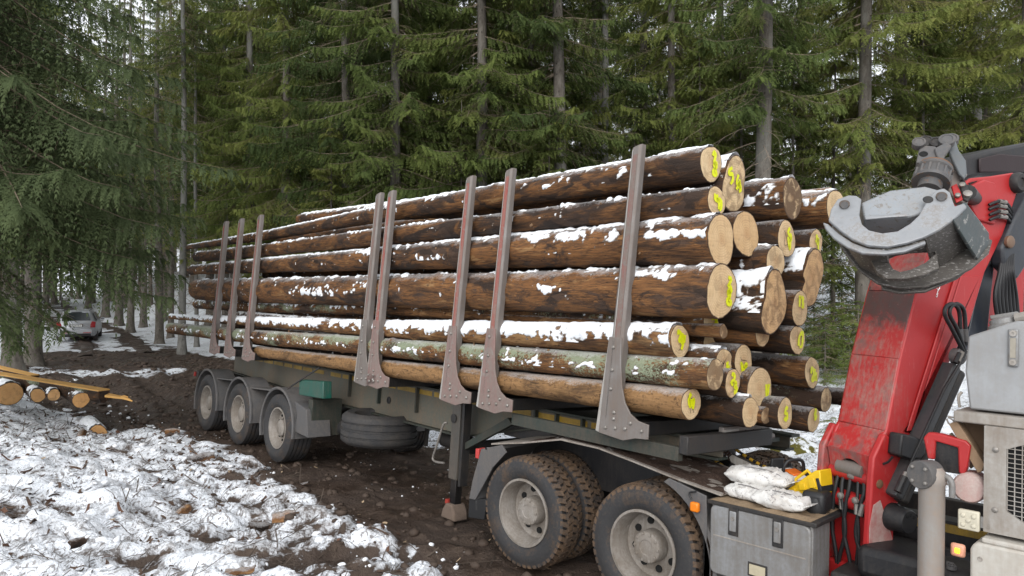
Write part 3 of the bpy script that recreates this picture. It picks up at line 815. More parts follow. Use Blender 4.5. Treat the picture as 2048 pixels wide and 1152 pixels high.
@cached
def log_snow():
    k = NT('thin_snow_on_bark')
    w = k.coord('World'); a = k.noise(w, 70, 4, 0.7); b = k.noise(w, 18, 4, 0.65)
    f = k.math('ADD', k.attr('thick'), k.math('MULTIPLY', k.math('SUBTRACT', k.math('ADD', k.math('MULTIPLY', a, .6), k.math('MULTIPLY', b, .4)), 0.5), 1.3))
    c = k.ramp(f, [(0.12, (0.10, 0.07, 0.05)), (0.30, (0.36, 0.34, 0.33)), (0.60, (0.82, 0.84, 0.87))])
    k.bump(a, 0.5, 0.01)
    return k.done(c, 0.65, 0, 0.3)
class Log: pass
def make_log(name, P0, P1, r0, r1, parent_M, label, cat='log', group='logs stacked on the trailer', seg=40, step=0.038, mat=None, face=None, snow=None, patches=(), marks=None, shape=None,
             bumps=0.05, seed=0, tilt=(0, 0), pencil=False, back_face=True, snow_tex=9.0, snow_dirty=0.2, kink=0.02):
    """a log from its front end P0 to its back end P1 (points in the frame parent_M)"""
    P0, P1 = Vector(P0), Vector(P1)
    d = (P0 - P1); L = d.length; d.normalize()
    yv = Vector((0, 0, 1)).cross(d).normalized(); zv = d.cross(yv)
    Ml = Matrix((d, yv, zv)).transposed().to_4x4(); Ml.translation = P0
    root = empty(name, parent_M @ Ml, label=label, cat=cat, group=group)
    n = max(int(L / step), 8)
    kn = np.random.default_rng(seed + 500); knots = [(kn.uniform(0.3, L), kn.uniform(0, 2 * PI), kn.uniform(.02, .045)) for _ in range(int(L * 1.6))] if step < .09 else []
    xs = np.linspace(0, -L, n + 1); th = np.linspace(0, 2 * PI, seg, endpoint=False)
    X, T = np.meshgrid(xs, th, indexing='ij')
    def surf(X, T):
        q = -X / L
        r = r0 + (r1 - r0) * q
        r = r * (1 + 0.05 * np.exp(-q * 14)) * (1 + np.exp(-q * 6) * (0.05 * np.cos(2 * T + seed * 1.9) + 0.03 * np.cos(3 * T + seed * 2.7)))
        cs, sn = np.cos(T), np.sin(T)
        nz = fbm(X * 0.8 + seed * 9, cs * 1.1 + 5, sn * 1.1 + 3, octs=3, s=seed)
        nf = fbm(X * 5 + seed * 5, cs * 2.6 + 5, sn * 2.6 + 3, octs=3, s=seed + 40)
        nh_ = fbm(X * 11 + seed, cs * r0 * 34 + 5, sn * r0 * 34 + 3, octs=2, s=seed + 60)
        r = r * (1 + (nz - 0.5) * bumps * 2.0 + (nf - 0.5) * bumps) + (nh_ - 0.5) * 0.011
        if shape is not None: r = r * shape(T, q)
        for kx, ka, kr in knots:
            dd = ((X + kx) / kr) ** 2 + ((np.mod(T - ka + PI, 2 * PI) - PI) * r0 / kr) ** 2
            r = r + 0.016 * np.exp(-dd * 0.7)
        cy = (vnoise(X * 0.22 + seed, X * 0 + 2, s=seed + 5) - vnoise(np.zeros(1) + seed, np.zeros(1) + 2, s=seed + 5)) * kink * 2
        cz = (vnoise(X * 0.22 + seed, X * 0 + 8, s=seed + 6) - vnoise(np.zeros(1) + seed, np.zeros(1) + 8, s=seed + 6)) * kink * 2
        tx = X + (np.exp(-q * 30)) * (tilt[0] * cs * r + tilt[1] * sn * r)
        return r, cs, sn, cy, cz, tx
    r, cs, sn, cy, cz, tx = surf(X, T)
    V = np.stack([tx, cy - r * sn, cz + r * cs], -1)
    Vb = V.reshape(-1, 3)
    ii = np.arange((n + 1) * seg).reshape(n + 1, seg)
    jj = np.roll(ii, -1, 1)
    Q = np.stack([ii[:-1], ii[1:], jj[1:], jj[:-1]], -1).reshape(-1, 4)
    mesh_obj('bark', Vb, Q, mat or bark_mat(), root, smooth=60)
    if step < .06:
        st_ = MB(); kg = np.random.default_rng(seed + 900)
        for _ in range(int(L * 1.1)):
            xq = -kg.uniform(.4, L - .3); tq = kg.uniform(-.6, 2.4)
            rq, c_, s_, yq, zq, _t = surf(np.array([[xq]]), np.array([[tq]]))
            nn = Vector((0, -s_[0, 0], c_[0, 0])); p_ = Vector((xq, float(yq[0, 0]), float(zq[0, 0]))) + nn * float(rq[0, 0])
            ln = kg.uniform(.008, .035); dq = (nn + Vector((kg.uniform(-.2, .7), 0, 0))).normalized(); rb_ = kg.uniform(.007, .016)
            st_.tube([p_ - dq * .01, p_ + dq * ln], [rb_, rb_ * .75], 7)
        st_.build('branch_stubs', plain('broken_knot', (0.20, 0.12, 0.065), 0.8, 0, .5, 30), root, smooth=40, kind='stuff')
    # cut faces
    for end, ring in (('front', V[0]), ('back', V[-1])):
        if end == 'back' and not back_face: continue
        c = ring.mean(0); vs = []; fs = []
        steps = [1.0, 0.90, 0.78, 0.55, 0.28]
        sgn = 1 if end == 'front' else -1
        for k, sc in enumerate(steps):
            p = c + (ring - c) * sc
            p = p.copy(); p[:, 0] += sgn * (0.003 * (k > 0) + 0.004 * (k > 0) * (vnoise(p[:, 1] * 30, p[:, 2] * 30, s=seed + 3) - 0.5))
            vs += p.tolist()
        for k in range(len(steps) - 1):
            for i in range(seg):
                j = (i + 1) % seg
                f = (k * seg + i, k * seg + j, (k + 1) * seg + j, (k + 1) * seg + i)
                fs.append(f if end == 'back' else f[::-1])
        last = list(range((len(steps) - 1) * seg, len(steps) * seg))
        fs.append(tuple(last[::-1] if end == 'front' else last))
        mesh_obj('cut_face', vs, fs, (face or cut_mat(0.1, seed % 4)), root, smooth=40, attrs={'rim': np.repeat([1.0, 0.15, 0, 0, 0], seg)})
    # sprayed figures and crayon scrawl on the face
    c0 = V[0].mean(0)
    def facex(y, z):
        return c0[0] + 0.010 + tilt[0] * (z - c0[2]) - tilt[1] * (y - c0[1])
    if marks:
        mb = MB()
        for ch, oy, oz, sz, rot in marks:
            for st in DIG[ch]:
                q = []
                for a, b in st:
                    a = (a - 0.5) * 0.62 + random.uniform(-.09, .09); b = b - 0.5 + random.uniform(-.09, .09)
                    ca, sa = math.cos(R(rot)), math.sin(R(rot))
                    q.append((c0[1] + r0 * oy + r0 * sz * (a * ca - b * sa), c0[2] + r0 * oz + r0 * sz * (a * sa + b * ca)))
                ym = sum(p[0] for p in q) / len(q); zm = sum(p[1] for p in q) / len(q)
                mm = MB(); ribbon(mm, q, 0.029, 0)
                mm.v = [(facex(y, z) + x, y, z) for x, y, z in mm.v]
                mb.add(mm.v, mm.f)
        mb.build('spray_mark', M_SPRAY, root, smooth=0, kind='stuff')
    if pencil:
        mb = MB()
        for k in range(2):
            q = [(c0[1] + r0 * random.uniform(-.5, .3), c0[2] + r0 * random.uniform(-.6, .5)) for _ in range(4)]
            mm = MB(); ribbon(mm, q, 0.004, 0)
            mm.v = [(facex(y, z) + x - 0.002, y, z) for x, y, z in mm.v]
            mb.add(mm.v, mm.f)
        mb.build('crayon_scrawl', M_PENCIL, root, smooth=0, kind='stuff')
    # snow lying on the log: a skin that rises out of the bark where snow has stuck
    if snow or patches:
        ns = int(L / 0.023); ts = np.linspace(R(-75), R(115), 44)
        X2, T2 = np.meshgrid(np.linspace(-0.01, -L + 0.02, ns + 1), ts, indexing='ij')
        r2, cs2, sn2, cy2, cz2, tx2 = surf(X2, T2)
        cov = np.zeros_like(X2)
        if snow:
            a, t0, wd = snow[:3]
            run = 0.65 + 0.7 * fbm(X2 * 0.9 + seed * 3, X2 * 0 + 1, octs=3, s=seed + 90)
            cov = a * run * np.exp(-((T2 - R(t0)) / R(wd)) ** 2)
        for (px_, ang, lx, la, am) in patches:
            cov = np.maximum(cov, am * np.exp(-((X2 + px_) / lx) ** 2 - ((T2 - R(ang)) / R(la)) ** 2))
        nz = fbm(X2 * snow_tex + seed * 7, T2 * r2 * snow_tex * 1.3, octs=4, s=seed + 77)
        nh = fbm(X2 * snow_tex * 3.1 + seed, T2 * r2 * snow_tex * 3.6, octs=3, s=seed + 177)
        hgt = (cov + (nz - 0.5) * 1.75 + (nh - 0.5) * 1.5 - 0.60) * 0.028
        hgt = np.minimum(hgt, 0.013 + 0.016 * (nz - 0.5) + 0.010 * (nh - 0.5))
        keep = hgt > -0.006
        hgt = np.maximum(hgt, -0.008)
        rr2 = r2 + hgt
        V2 = np.stack([tx2, cy2 - rr2 * sn2, cz2 + rr2 * cs2 + np.maximum(hgt, 0) * 0.3], -1).reshape(-1, 3)
        i2 = np.arange(V2.shape[0]).reshape(ns + 1, -1)
        Q2 = np.stack([i2[:-1, :-1], i2[1:, :-1], i2[1:, 1:], i2[:-1, 1:]], -1).reshape(-1, 4)
        kq = keep.ravel()[Q2].any(1)
        Q2 = Q2[kq]
        if len(Q2):
            used, inv = np.unique(Q2, return_inverse=True)
            mesh_obj('snow_cover', V2[used], inv.reshape(-1, 4), log_snow(), root, smooth=180, kind='stuff', attrs={'thick': np.clip(hgt.ravel()[used] / 0.009, 0, 1)})
    root['len'] = L
    return root

def heart(T, q):
    k = np.exp(-q * 10)
    return 1 + k * (0.30 * np.cos(2 * (T - 2.6)) - 0.45 * np.exp(-((np.mod(T - 1.9 + PI, 2 * PI) - PI) / 0.30) ** 2))
def flared(T, q):
    return 1 + np.exp(-q * 9) * (0.22 * np.cos(2 * T) + 0.08 * np.cos(3 * T + 1))
def pear(T, q):
    return 1 + np.exp(-q * 9) * (0.16 * np.cos(2 * T + 0.5) + 0.12 * np.cos(3 * T - 0.6))

def pt(u, v, w): return TR.at(u, v, w)
def L_(key, label, fr, h, w, bk=None, rb=None, wb=None, L=None, **kw):
    """fr: front end in the photo, h: its height there, w: distance in from the near stakes; bk: back end"""
    p0 = TR.at(fr[0], fr[1], w)
    depth = (TR.M @ p0).y
    r0 = h / 2 * depth / F_PX
    if bk:
        p1 = TR.at(bk[0], bk[1], wb if wb is not None else w)
    else:
        p1 = Vector((p0.x - (L or 11.0), (wb if wb is not None else w), p0.z + kw.pop('dz', 0.0)))
    kw.pop('dz', None)
    pp = []
    for q in kw.pop('pp', ()):                      # snow patch: photo point, length along, angle spread, amount
        c = TR.at(q[0], q[1], w - r0 * 0.75)
        f = (p0.x - c.x) / (p0.x - p1.x)
        zc = p0.z + (p1.z - p0.z) * f; rc = r0 + ((rb or r0 * 0.7) - r0) * f
        ang = math.degrees(math.acos(max(-0.9, min(0.98, (c.z - zc) / rc))))
        pp.append((p0.x - c.x, ang, q[2], q[3], q[4]))
    return make_log('spruce_log', p0, p1, r0, rb or r0 * 0.7, TR.M, label, patches=pp, **kw)

B = bark_mat
L_('A1', 'topmost log between the stakes, snow along its whole upper side, yellow 29 on its end', (1422, 328), 72, .35, (372, 491), 0.045, seed=1, mat=B(0.40, 0.0, 1.0, 1), snow=(1.25, -6, 40), pp=[(1330, 360, .12, 22, .95), (1245, 350, .08, 30, 1.0), (1305, 357, .05, 25, 1.0), (1100, 375, .10, 20, .9), (1160, 385, .05, 18, .9), (940, 405, .10, 24, .9)],
   face=cut_mat(.15, 1), marks=[('2', .25, .38, .62, 15), ('8', .30, -.22, .72, -10)], bumps=.05, kink=.03)
L_('A2', 'dark log with yellow 40 on its small end, under the snow-topped log', (1433, 402), 58, .24, (396, 512), 0.10, seed=2, mat=B(0.35, 0.0, 0.85, 2), pp=[(1110, 448, .35, 22, .85), (1340, 425, .06, 20, .8), (1250, 440, .1, 16, .7)], snow=(.55, 30, 20), face=cut_mat(.2, 2), marks=[('4', -.1, .2, .8, 20), ('0', .35, -.25, .7, 0)])
L_('A3', 'thick brown log with a plain pale end and broad snow patches on top', (1442, 480), 95, .24, (384, 541), 0.085, seed=3, mat=B(0.42, 0.0, 1.15, 3), snow=(1.0, 12, 26), pp=[(1110, 473, .55, 24, 1.05), (1385, 468, .22, 14, 1.1), (1330, 470, .2, 12, 1.0), (1235, 468, .12, 24, 1.1), (860, 520, .3, 18, .9), (720, 503, .35, 26, .95)], face=cut_mat(.0, 0, .2))
L_('A4', 'thickest brown log, yellow 38 on its cracked round end', (1443, 583), 103, .24, (398, 577), 0.205, seed=4, mat=B(0.45, 0.0, 1.15, 5), snow=(.70, 22, 16), pp=[(630, 582, .55, 20, .95), (1110, 575, .14, 12, .95), (1270, 545, .25, 18, .95), (740, 556, .3, 22, .95), (600, 553, .25, 18, .85), (1330, 553, .1, 14, .9)], face=cut_mat(.05, 3, .1), marks=[('3', .45, .25, .62, 0), ('8', .45, -.22, .62, 0)])
L_('A5', 'lichen-spotted log squeezed beneath the thickest log, its sawn end marked yellow', (1423, 640), 50, .44, (394, 610), 0.085, seed=5, mat=B(0.5, 0.5, 1.0, 6), snow=(.62, 40, 40), pp=[(700, 615, .5, 30, .75)], face=cut_mat(.1, 1), marks=[('5', .2, .1, 1.0, 20), ('3', .5, -.1, .9, 0)])
L_('A6', 'log plastered with frozen snow along its whole flank, yellow 24 on its end', (1360, 683), 62, .17, (343, 633), 0.045, seed=6, mat=B(0.75, 0.0, 1.1, 7), snow=(1.32, 25, 80), snow_tex=7.5, face=cut_mat(.1, 2), marks=[('2', -.15, .35, .6, 10), ('4', .25, .25, .7, 0), ('7', .15, -.3, .5, 0)], pencil=True, snow_dirty=.25)
L_('A7', 'log crusted with pale green lichen, rotten dark core in its end', (1430, 750), 58, .17, (343, 656), 0.115, seed=7, mat=B(0.55, 1.0, 1.05, 8), pp=[(1100, 738, .5, 18, .75), (930, 722, .25, 16, .6)], face=cut_mat(.75, 3), snow=(.45, 95, 20))
L_('A8', 'peeled pale log lowest of the near row, yellow 6 on its end', (1382, 808), 62, .17, (515, 703), 0.085, seed=8, mat=B(0.7, 0.0, 1.5, 9, 0.45), face=cut_mat(.0, 0), marks=[('6', -.25, .25, .75, 10), ('7', .1, 0, .6, 0)], pencil=True)
L_('S', 'thin barked pole with no mark poking out over the snowy log', (1447, 663), 28, .36, None, 0.035, L=7.5, dz=.03, seed=9, mat=B(0.6, 0.0, 1.0, 10), face=cut_mat(.9, 1), seg=18)
L_('A5b', 'split log half hidden under the thin barked pole', (1420, 687), 46, .60, None, 0.06, L=9, dz=0, seed=10, mat=B(0.4), face=cut_mat(.1, 2), snow=(.7, 10, 40), seg=18, step=.15)
L_('B1', 'squat flared butt end with yellow 54 beside the topmost log, dark bark at its top', (1468, 370), 92, .62, (604, 441), 0.085, wb=.62, seed=11, mat=B(0.4, 0.0, 1.0, 1), face=cut_mat(.45, 1), shape=flared, snow=(1.2, 0, 50), marks=[('5', -.35, .35, .55, 15), ('4', .2, .15, .6, -15), ('9', .35, -.05, .4, 0)])
L_('B3', 'unmarked tan oval end with fine rings beside the thick brown log', (1492, 468), 90, .62, None, 0.12, L=11, dz=-.05, seed=12, mat=B(0.2, 0, .7), face=cut_mat(.05, 0, .3), seg=24, step=.12)
L_('B2', 'log whose end is stained nearly black, snow dusting its bark', (1585, 397), 78, 1.10, None, 0.12, L=10, dz=.12, seed=13, mat=B(0.4, 0.0, .9, 4), face=cut_mat(1.0, 2), snow=(1.0, -5, 32), pp=[(1525, 405, .22, 40, .95)], seg=26, step=.08)
L_('T2', 'thin log lying highest on the far side of the load', (1660, 388), 26, 1.95, None, 0.04, L=6, dz=.05, seed=14, mat=B(0.7, 0, 1.3), face=cut_mat(.2, 0), seg=16, step=.12)
L_('C1', 'orange-brown log with snow clots, end hidden behind the grapple', (1672, 418), 76, 1.62, None, 0.11, L=9, dz=.05, seed=15, mat=B(0.6, 0.0, 1.1, 3), face=cut_mat(.0, 3), snow=(1.0, 5, 26), pp=[(1637, 405, .08, 28, 1.05), (1640, 445, .25, 14, .85)], seg=26, step=.08)
L_('C2', 'pale oval end with a yellow tick below the black-stained log', (1573, 478), 70, 1.02, None, 0.10, L=10, seed=16, mat=B(0.15, 0, .55), face=cut_mat(.1, 1), marks=[('5', .2, .25, .6, 15), ('V', .3, -.2, .8, 10)], pencil=True, seg=24, step=.12)
L_('D2', 'narrow end with a yellow cross stroke and snow at its lower rim', (1632, 487), 54, 1.38, None, 0.08, L=9, seed=17, mat=B(0.2, 0, .6), face=cut_mat(.25, 2), marks=[('4', .05, .3, .75, 0), ('7', .1, -.2, .8, 20)], seg=20, step=.12)
L_('B4', 'worm-eaten pale end below the unmarked tan oval end', (1551, 524), 66, .84, None, 0.10, L=10, seed=18, mat=B(0.35, 0, .8, 2), face=cut_mat(.2, 3), snow=(.95, -10, 34), seg=24, step=.1)
L_('D3', 'heart-shaped cracked butt end, widest in the load', (1624, 556), 96, 1.28, None, 0.13, L=9, dz=.05, seed=19, mat=B(0.2, 0, .6), face=cut_mat(.3, 1, .4), shape=heart, snow=(1.0, 30, 40), seg=36, step=.1)
L_('B5', 'split butt end buried in clotted snow', (1549, 606), 104, .68, None, 0.12, L=9, dz=.02, seed=20, mat=B(0.2, 0, .6), face=cut_mat(.5, 0, .35), shape=pear, snow=(0.98, 20, 60), pp=[(1500, 590, .3, 60, .95)], seg=32, step=.08, snow_tex=12)
L_('C4', 'slim tall oval end with yellow 13 beside the snowy butt', (1600, 617), 66, 1.03, None, 0.10, L=10, seed=21, mat=B(0.3, 0, .7), face=cut_mat(.1, 2), marks=[('1', -.2, .4, .6, 0), ('3', .15, .4, .6, 0)], seg=22, step=.12, shape=lambda T, q: 1 + .10 * np.cos(2 * T))
L_('C5', 'end with yellow 0 stroke and snow along its lower rim', (1595, 680), 58, 1.03, None, 0.09, L=10, seed=22, mat=B(0.2, 0, .55), face=cut_mat(.1, 3), marks=[('0', .35, .0, 1.0, -10)], seg=22, step=.12)
L_('B6', 'log with fractured pale end below the snow-clotted butt', (1525, 665), 54, .72, None, 0.08, L=10, seed=23, mat=B(0.5, 0, 1.0, 5), face=cut_mat(.25, 1, .1), seg=22, step=.1)
L_('B7', 'orange end with yellow scrawl behind the snow-plastered log', (1388, 708), 46, .45, None, 0.07, L=10, seed=24, mat=B(0.5), face=cut_mat(.1, 2, .55), marks=[('3', -.1, .2, .9, 0)], seg=18, step=.15)
L_('B8', 'end covered in black scribbles with a small yellow mark', (1448, 724), 54, .42, None, 0.08, L=10, seed=25, mat=B(0.3, 0, .8), face=cut_mat(.15, 3), marks=[('5', .4, -.35, .5, 0)], pencil=True, snow=(.95, 0, 40), seg=22, step=.12)
L_('B9', 'slender oval end split down the middle, yellow 18 low on it', (1487, 723), 64, .64, None, 0.09, L=10, seed=26, mat=B(0.2, 0, .6), face=cut_mat(.05, 0), marks=[('1', -.25, -.35, .5, 10), ('8', .15, -.4, .55, 0)], pencil=True, seg=22, step=.12)
L_('B10', 'small brown end with yellow 23 beside the lichen log', (1465, 766), 54, .43, None, 0.08, L=10, seed=27, mat=B(0.2, 0, .7), face=cut_mat(.3, 1, .1), marks=[('2', -.1, .3, .7, -10), ('3', .25, -.3, .8, 0)], seg=20, step=.12)
L_('C7', 'large smooth pale oval end with a lone yellow V', (1519, 778), 86, .74, None, 0.12, L=10.5, seed=28, mat=B(0.2, 0, .6), face=cut_mat(.0, 2), marks=[('V', .62, -.1, .6, 0)], seg=26, step=.12)
L_('C8', 'straight dark log standing out on the far side, yellow 24 on its end', (1624, 745), 60, 1.24, None, 0.09, L=9, seed=29, mat=B(0.35, 0, .8, 4), face=cut_mat(.1, 3), marks=[('2', .0, -.15, .8, 10), ('4', .4, -.2, .8, 0)], pencil=True, seg=24, step=.08)
L_('D8', 'knotty grey-brown log without a mark below the straight dark log', (1652, 800), 46, 1.36, None, 0.07, L=9, seed=30, mat=B(0.25, 0.2, .9, 5), face=cut_mat(.6, 0), snow=(.75, 0, 30), seg=22, step=.08, bumps=.10)
L_('E8', 'slim log reaching farthest forward towards the red crane', (1712, 797), 34, 1.80, None, 0.055, L=8, seed=31, mat=B(0.25, 0, .9, 6), face=cut_mat(.0, 1), snow=(.85, 0, 30), seg=18, step=.08)
L_('B11', 'dark log in the bottom row, plain end with one dark crack', (1501, 825), 60, .56, None, 0.09, L=10, seed=32, mat=B(0.1, 0, .55), face=cut_mat(.05, 2), snow=(.8, -10, 20), seg=24, step=.1)
L_('C9', 'bottom row log with a lone yellow 5 on its rounded end', (1570, 827), 58, .86, None, 0.09, L=10, seed=33, mat=B(0.15, 0, .6), face=cut_mat(.05, 3), marks=[('5', .0, .0, .75, -10)], seg=22, step=.12)
L_('D9', 'bottom row log on the far side with yellow 3 on its end', (1627, 840), 48, 1.17, None, 0.08, L=9, seed=34, mat=B(0.2, 0, .7), face=cut_mat(.05, 1), marks=[('3', .1, .45, .75, 0)], seg=22, step=.12)
L_('C10', 'small reddish log peeping out between two bottom row ends', (1532, 832), 34, .72, None, 0.05, L=9, seed=35, mat=B(0.4), face=cut_mat(.9, 2), seg=16, step=.2)
# ------------------------------------------------------------------ truck tractor
truck = empty('truck_tractor', TK.M, label='muddy grey truck tractor with twin rear axles pulling the timber trailer', cat='truck')
M_ALU = metal('dirty_aluminium', (0.33, 0.34, 0.35), (0.17, 0.15, 0.13), 0.62, 0.42, 0.35, None, 3.0)
M_ALU2 = metal('pale_dusty_steel', (0.42, 0.40, 0.37), (0.22, 0.18, 0.145), 0.60, 0.5, 0.2, None, 3.0)
M_WHITE = metal('dusty_white_panel', (0.58, 0.56, 0.51), (0.32, 0.27, 0.22), 0.50, 0.4, 0.0, None, 2.5)
M_BLACK = metal('black_plastic', (0.012, 0.012, 0.014), (0.06, 0.05, 0.042), 0.3, 0.45, 0.0, None, 5.0)
M_ORANGE = plain('amber_lens', (0.72, 0.19, 0.01), 0.25, 0, 0.1)
M_HOSE = plain('black_hose', (0.016, 0.016, 0.017), 0.5, 0, 0.3, 60)
M_HOSEY = plain('yellow_hose_marking', (0.42, 0.24, 0.02), 0.55, 0, 0.4, 30)
M_LITTER = None
def litter_mat():
    k = NT('bark_litter')
    w = k.coord('World')
    a = k.noise(w, 60, 5, 0.75, 1.0); b = k.noise(w, 7, 3, 0.5)
    c = k.ramp(a, [(0.3, (0.030, 0.018, 0.013)), (0.55, (0.085, 0.055, 0.042)), (0.75, (0.17, 0.12, 0.09))])
    c = k.mix(k.ramp(b, [(0.62, 0.0), (0.72, 0.6)]), c, (0.5, 0.48, 0.46))
    k.bump(a, 0.9, 0.03)
    return k.done(c, 0.85, 0, 0.2)
M_LITTER = litter_mat()
def kpoly(pts, w, thick, name, mat, parent=truck, bev=0.006, **kw):
    return MB().prism([TK.at(u, v, w) for u, v in pts], (0, thick, 0)).build(name, mat, parent, bev=bev, **kw)

AX = (-0.08, 1.20)
for x in AX:
    make_wheel(truck, (x, 0.150, 0.50), 0.50, 0.27, 0.298, 'block', -1)
    make_wheel(truck, (x, 0.490, 0.50), 0.50, 0.27, 0.298, 'block', 1)
    make_wheel(truck, (x, 1.86, 0.50), 0.50, 0.27, 0.298, 'block', -1)
    make_wheel(truck, (x, 2.20, 0.50), 0.50, 0.27, 0.298, 'block', 1)
    MB().tube([(x, 0.3, 0.50), (x, 2.05, 0.50)], 0.09, 12).build('axle', M_DARK, truck)
    MB().ball((x, 1.17, 0.50), 0.20, 14).build('differential', M_DARK, truck)
for y in (0.78, 1.50):
    MB().bb((-0.75, y, 0.74), (4.6, y + 0.075, 1.0)).build('frame_rail', M_DARK, truck, bev=0.006)
for x in (-0.6, 0.55, 2.0):
    MB().bb((x, 0.855, 0.78), (x + 0.1, 1.50, 0.97)).build('frame_cross_member', M_DARK, truck)
# fifth wheel
MB().lathe([(0.40, 0), (0.42, 0.02), (0.42, 0.05), (0.1, 0.055)], (0.75, 1.18, 1.04), 'z', 28).build('fifth_wheel', M_BLACK, truck, bev=0.005)
MB().bb((0.50, 0.86, 1.0), (1.0, 1.50, 1.045)).build('fifth_wheel_base', M_BLACK, truck)

# bent sheet over the rear wheels: rises, then runs down to the front; loaded with bark litter
prof = [(-0.52, 1.055), (-0.10, 1.13), (0.34, 1.225), (0.75, 1.215), (1.10, 1.165), (1.51, 1.10), (1.86, 1.055)]
MB().prism([(x, 0.03, z) for x, z in prof] + [(x, 0.03, z - 0.014) for x, z in prof[::-1]], (0, 0.72, 0)).build('wheel_cover_sheet', metal('pale_worn_sheet', (0.40, 0.37, 0.33), (0.17, 0.13, 0.105), 0.6, 0.55, 0.2, None, 5.0), truck)
nx2, ny2 = 60, 26
vs = []
for i in range(nx2):
    for j in range(ny2):
        x = -0.1 + 1.97 * i / (nx2 - 1); y = 0.055 + 0.68 * j / (ny2 - 1)
        z = float(np.interp(x, [p[0] for p in prof], [p[1] for p in prof]))
        e_ = min(1, j / 3, (ny2 - 1 - j) / 2) * min(1, i / 6)
        z += (float(fbm(np.array([x * 14]), np.array([y * 14]), octs=3, s=4)[0]) - 0.40) * 0.055 * e_ + (0.004 if e_ > 0 else -0.004)
        vs.append((x, y, z))
fs = [(i * ny2 + j, (i + 1) * ny2 + j, (i + 1) * ny2 + j + 1, i * ny2 + j + 1) for i in range(nx2 - 1) for j in range(ny2 - 1)]
mesh_obj('bark_litter', vs, fs, M_LITTER, truck, smooth=60, kind='stuff')
# dark inner skirt hanging under the sheet between the wheels
MB().prism([(x, 0.60, z - 0.02) for x, z in prof] + [(1.80, 0.60, 0.70), (-0.5, 0.60, 0.70)], (0, 0.02, 0)).build('inner_skirt', M_BLACK, truck)
# rear mudguard tail with lamp
for y0 in (0.0, ):
    rings = []
    for i in range(13):
        a = R(118) + R(72) * i / 12
        cx, cz = AX[0] + math.cos(a) * 0.60, 0.50 + math.sin(a) * 0.60
        cx2, cz2 = AX[0] + math.cos(a) * 0.625, 0.50 + math.sin(a) * 0.625
        rings.append([(cx, y0 + 0.02, cz), (cx, y0 + 0.60, cz), (cx2, y0 + 0.60, cz2), (cx2, y0 + 0.02, cz2)])
    MB().loft(rings).build('rear_mudguard', M_GUARD, truck, smooth=50)
kpoly([(962, 898), (1003, 890), (1012, 905), (985, 935), (962, 978), (950, 1000), (938, 997), (945, 960)], 0.0, 0.02, 'mudguard_end_plate', M_GUARD, bev=0.004)
MB().lathe([(0.012, 0), (0.010, -0.003)], TK.at(972, 897, -0.001), 'y', 10).build('plate_hole', M_HOLE, truck)
kpoly([(938, 997), (972, 999), (968, 1040), (936, 1035)], 0.02, 0.30, 'rubber_flap', M_HOSE)
kpoly([(951, 897), (958, 898), (957, 918), (950, 916)], 0.05, 0.10, 'tail_lamp', plain('tail_lamp_red', (0.45, 0.05, 0.045), 0.35))
# front quarter guard ahead of the second axle
rings = []
for i in range(15):
    a = R(62) - R(66) * i / 14
    ro, ri = 0.655, 0.625
    rings.append([(AX[1] + math.cos(a) * ri, 0.0, 0.50 + math.sin(a) * ri), (AX[1] + math.cos(a) * ri, 0.55, 0.50 + math.sin(a) * ri), (AX[1] + math.cos(a) * ro, 0.55, 0.50 + math.sin(a) * ro), (AX[1] + math.cos(a) * ro, 0.0, 0.50 + math.sin(a) * ro)])
MB().loft(rings).build('front_mudguard', M_GUARD, truck, smooth=50)
gp = [(AX[1] + math.cos(a) * 0.60, 0.50 + math.sin(a) * 0.60) for a in (R(70) - R(78) * i / 14 for i in range(15))]
gp += [(1.765, 0.44), (1.775, 0.80), (1.765, 1.03), (1.45, 1.10)]
MB().prism([(x, -0.012, z) for x, z in gp], (0, 0.018, 0)).build('guard_side_plate', M_GUARD, truck, bev=0.005)
MB().bb((1.655, -0.055, 0.905), (1.725, -0.012, 0.975)).build('side_marker_lamp', M_ORANGE, truck, bev=0.014)
MB().tube(smooth_path([(1.66, -0.03, 0.985), (1.64, -0.03, 1.03), (1.69, -0.02, 1.05)], 5), 0.007, 6).build('lamp_cable', M_HOSE, truck)

# side locker with two latches
lk = empty('side_locker', (1.80, 0.0, 0.50), parent=truck)
rr_ = 0.05
face = arc((0.05, 0.05), rr_, PI, 1.5 * PI, 5) + arc((0.67, 0.05), rr_, 1.5 * PI, 2 * PI, 5) + arc((0.67, 0.435), rr_, 0, PI / 2, 5) + arc((0.05, 0.435), rr_, PI / 2, PI, 5)
MB().bb((0.0, 0.012, 0.0), (0.725, 0.30, 0.49)).build('locker_body', M_ALU, lk, bev=0.012)
MB().prism([(x, -0.012, z) for x, z in face], (0, 0.03, 0)).build('locker_door', M_ALU, lk, bev=0.012)
MB().bb((0.03, -0.0165, 0.268), (0.69, -0.012, 0.276)).build('door_crease', M_ALU2, lk)
for x in (0.145, 0.465):
    MB().bb((x, -0.022, 0.30), (x + 0.075, -0.010, 0.50)).build('latch_recess', M_DARK, lk, bev=0.008)
    MB().bb((x + 0.012, -0.032, 0.33), (x + 0.063, -0.018, 0.47)).build('latch', M_ALU, lk, bev=0.008)
    MB().lathe([(0.016, 0), (0.014, -0.006)], (x + 0.037, -0.032, 0.42), 'y', 12).build('latch_knob', M_BOLT, lk)
MB().bb((0.295, -0.017, 0.06), (0.435, -0.011, 0.155)).build('plate_frame', M_DARK, lk, bev=0.004)
MB().bb((0.308, -0.021, 0.073), (0.422, -0.016, 0.142)).build('faded_plate', plain('faded_reflector', (0.42, 0.37, 0.26), 0.6), lk)
MB().bb((-0.02, -0.022, 0.485), (0.76, 0.56, 0.515)).build('locker_lid_edge', M_DARK, lk, bev=0.006)
kt = MB()
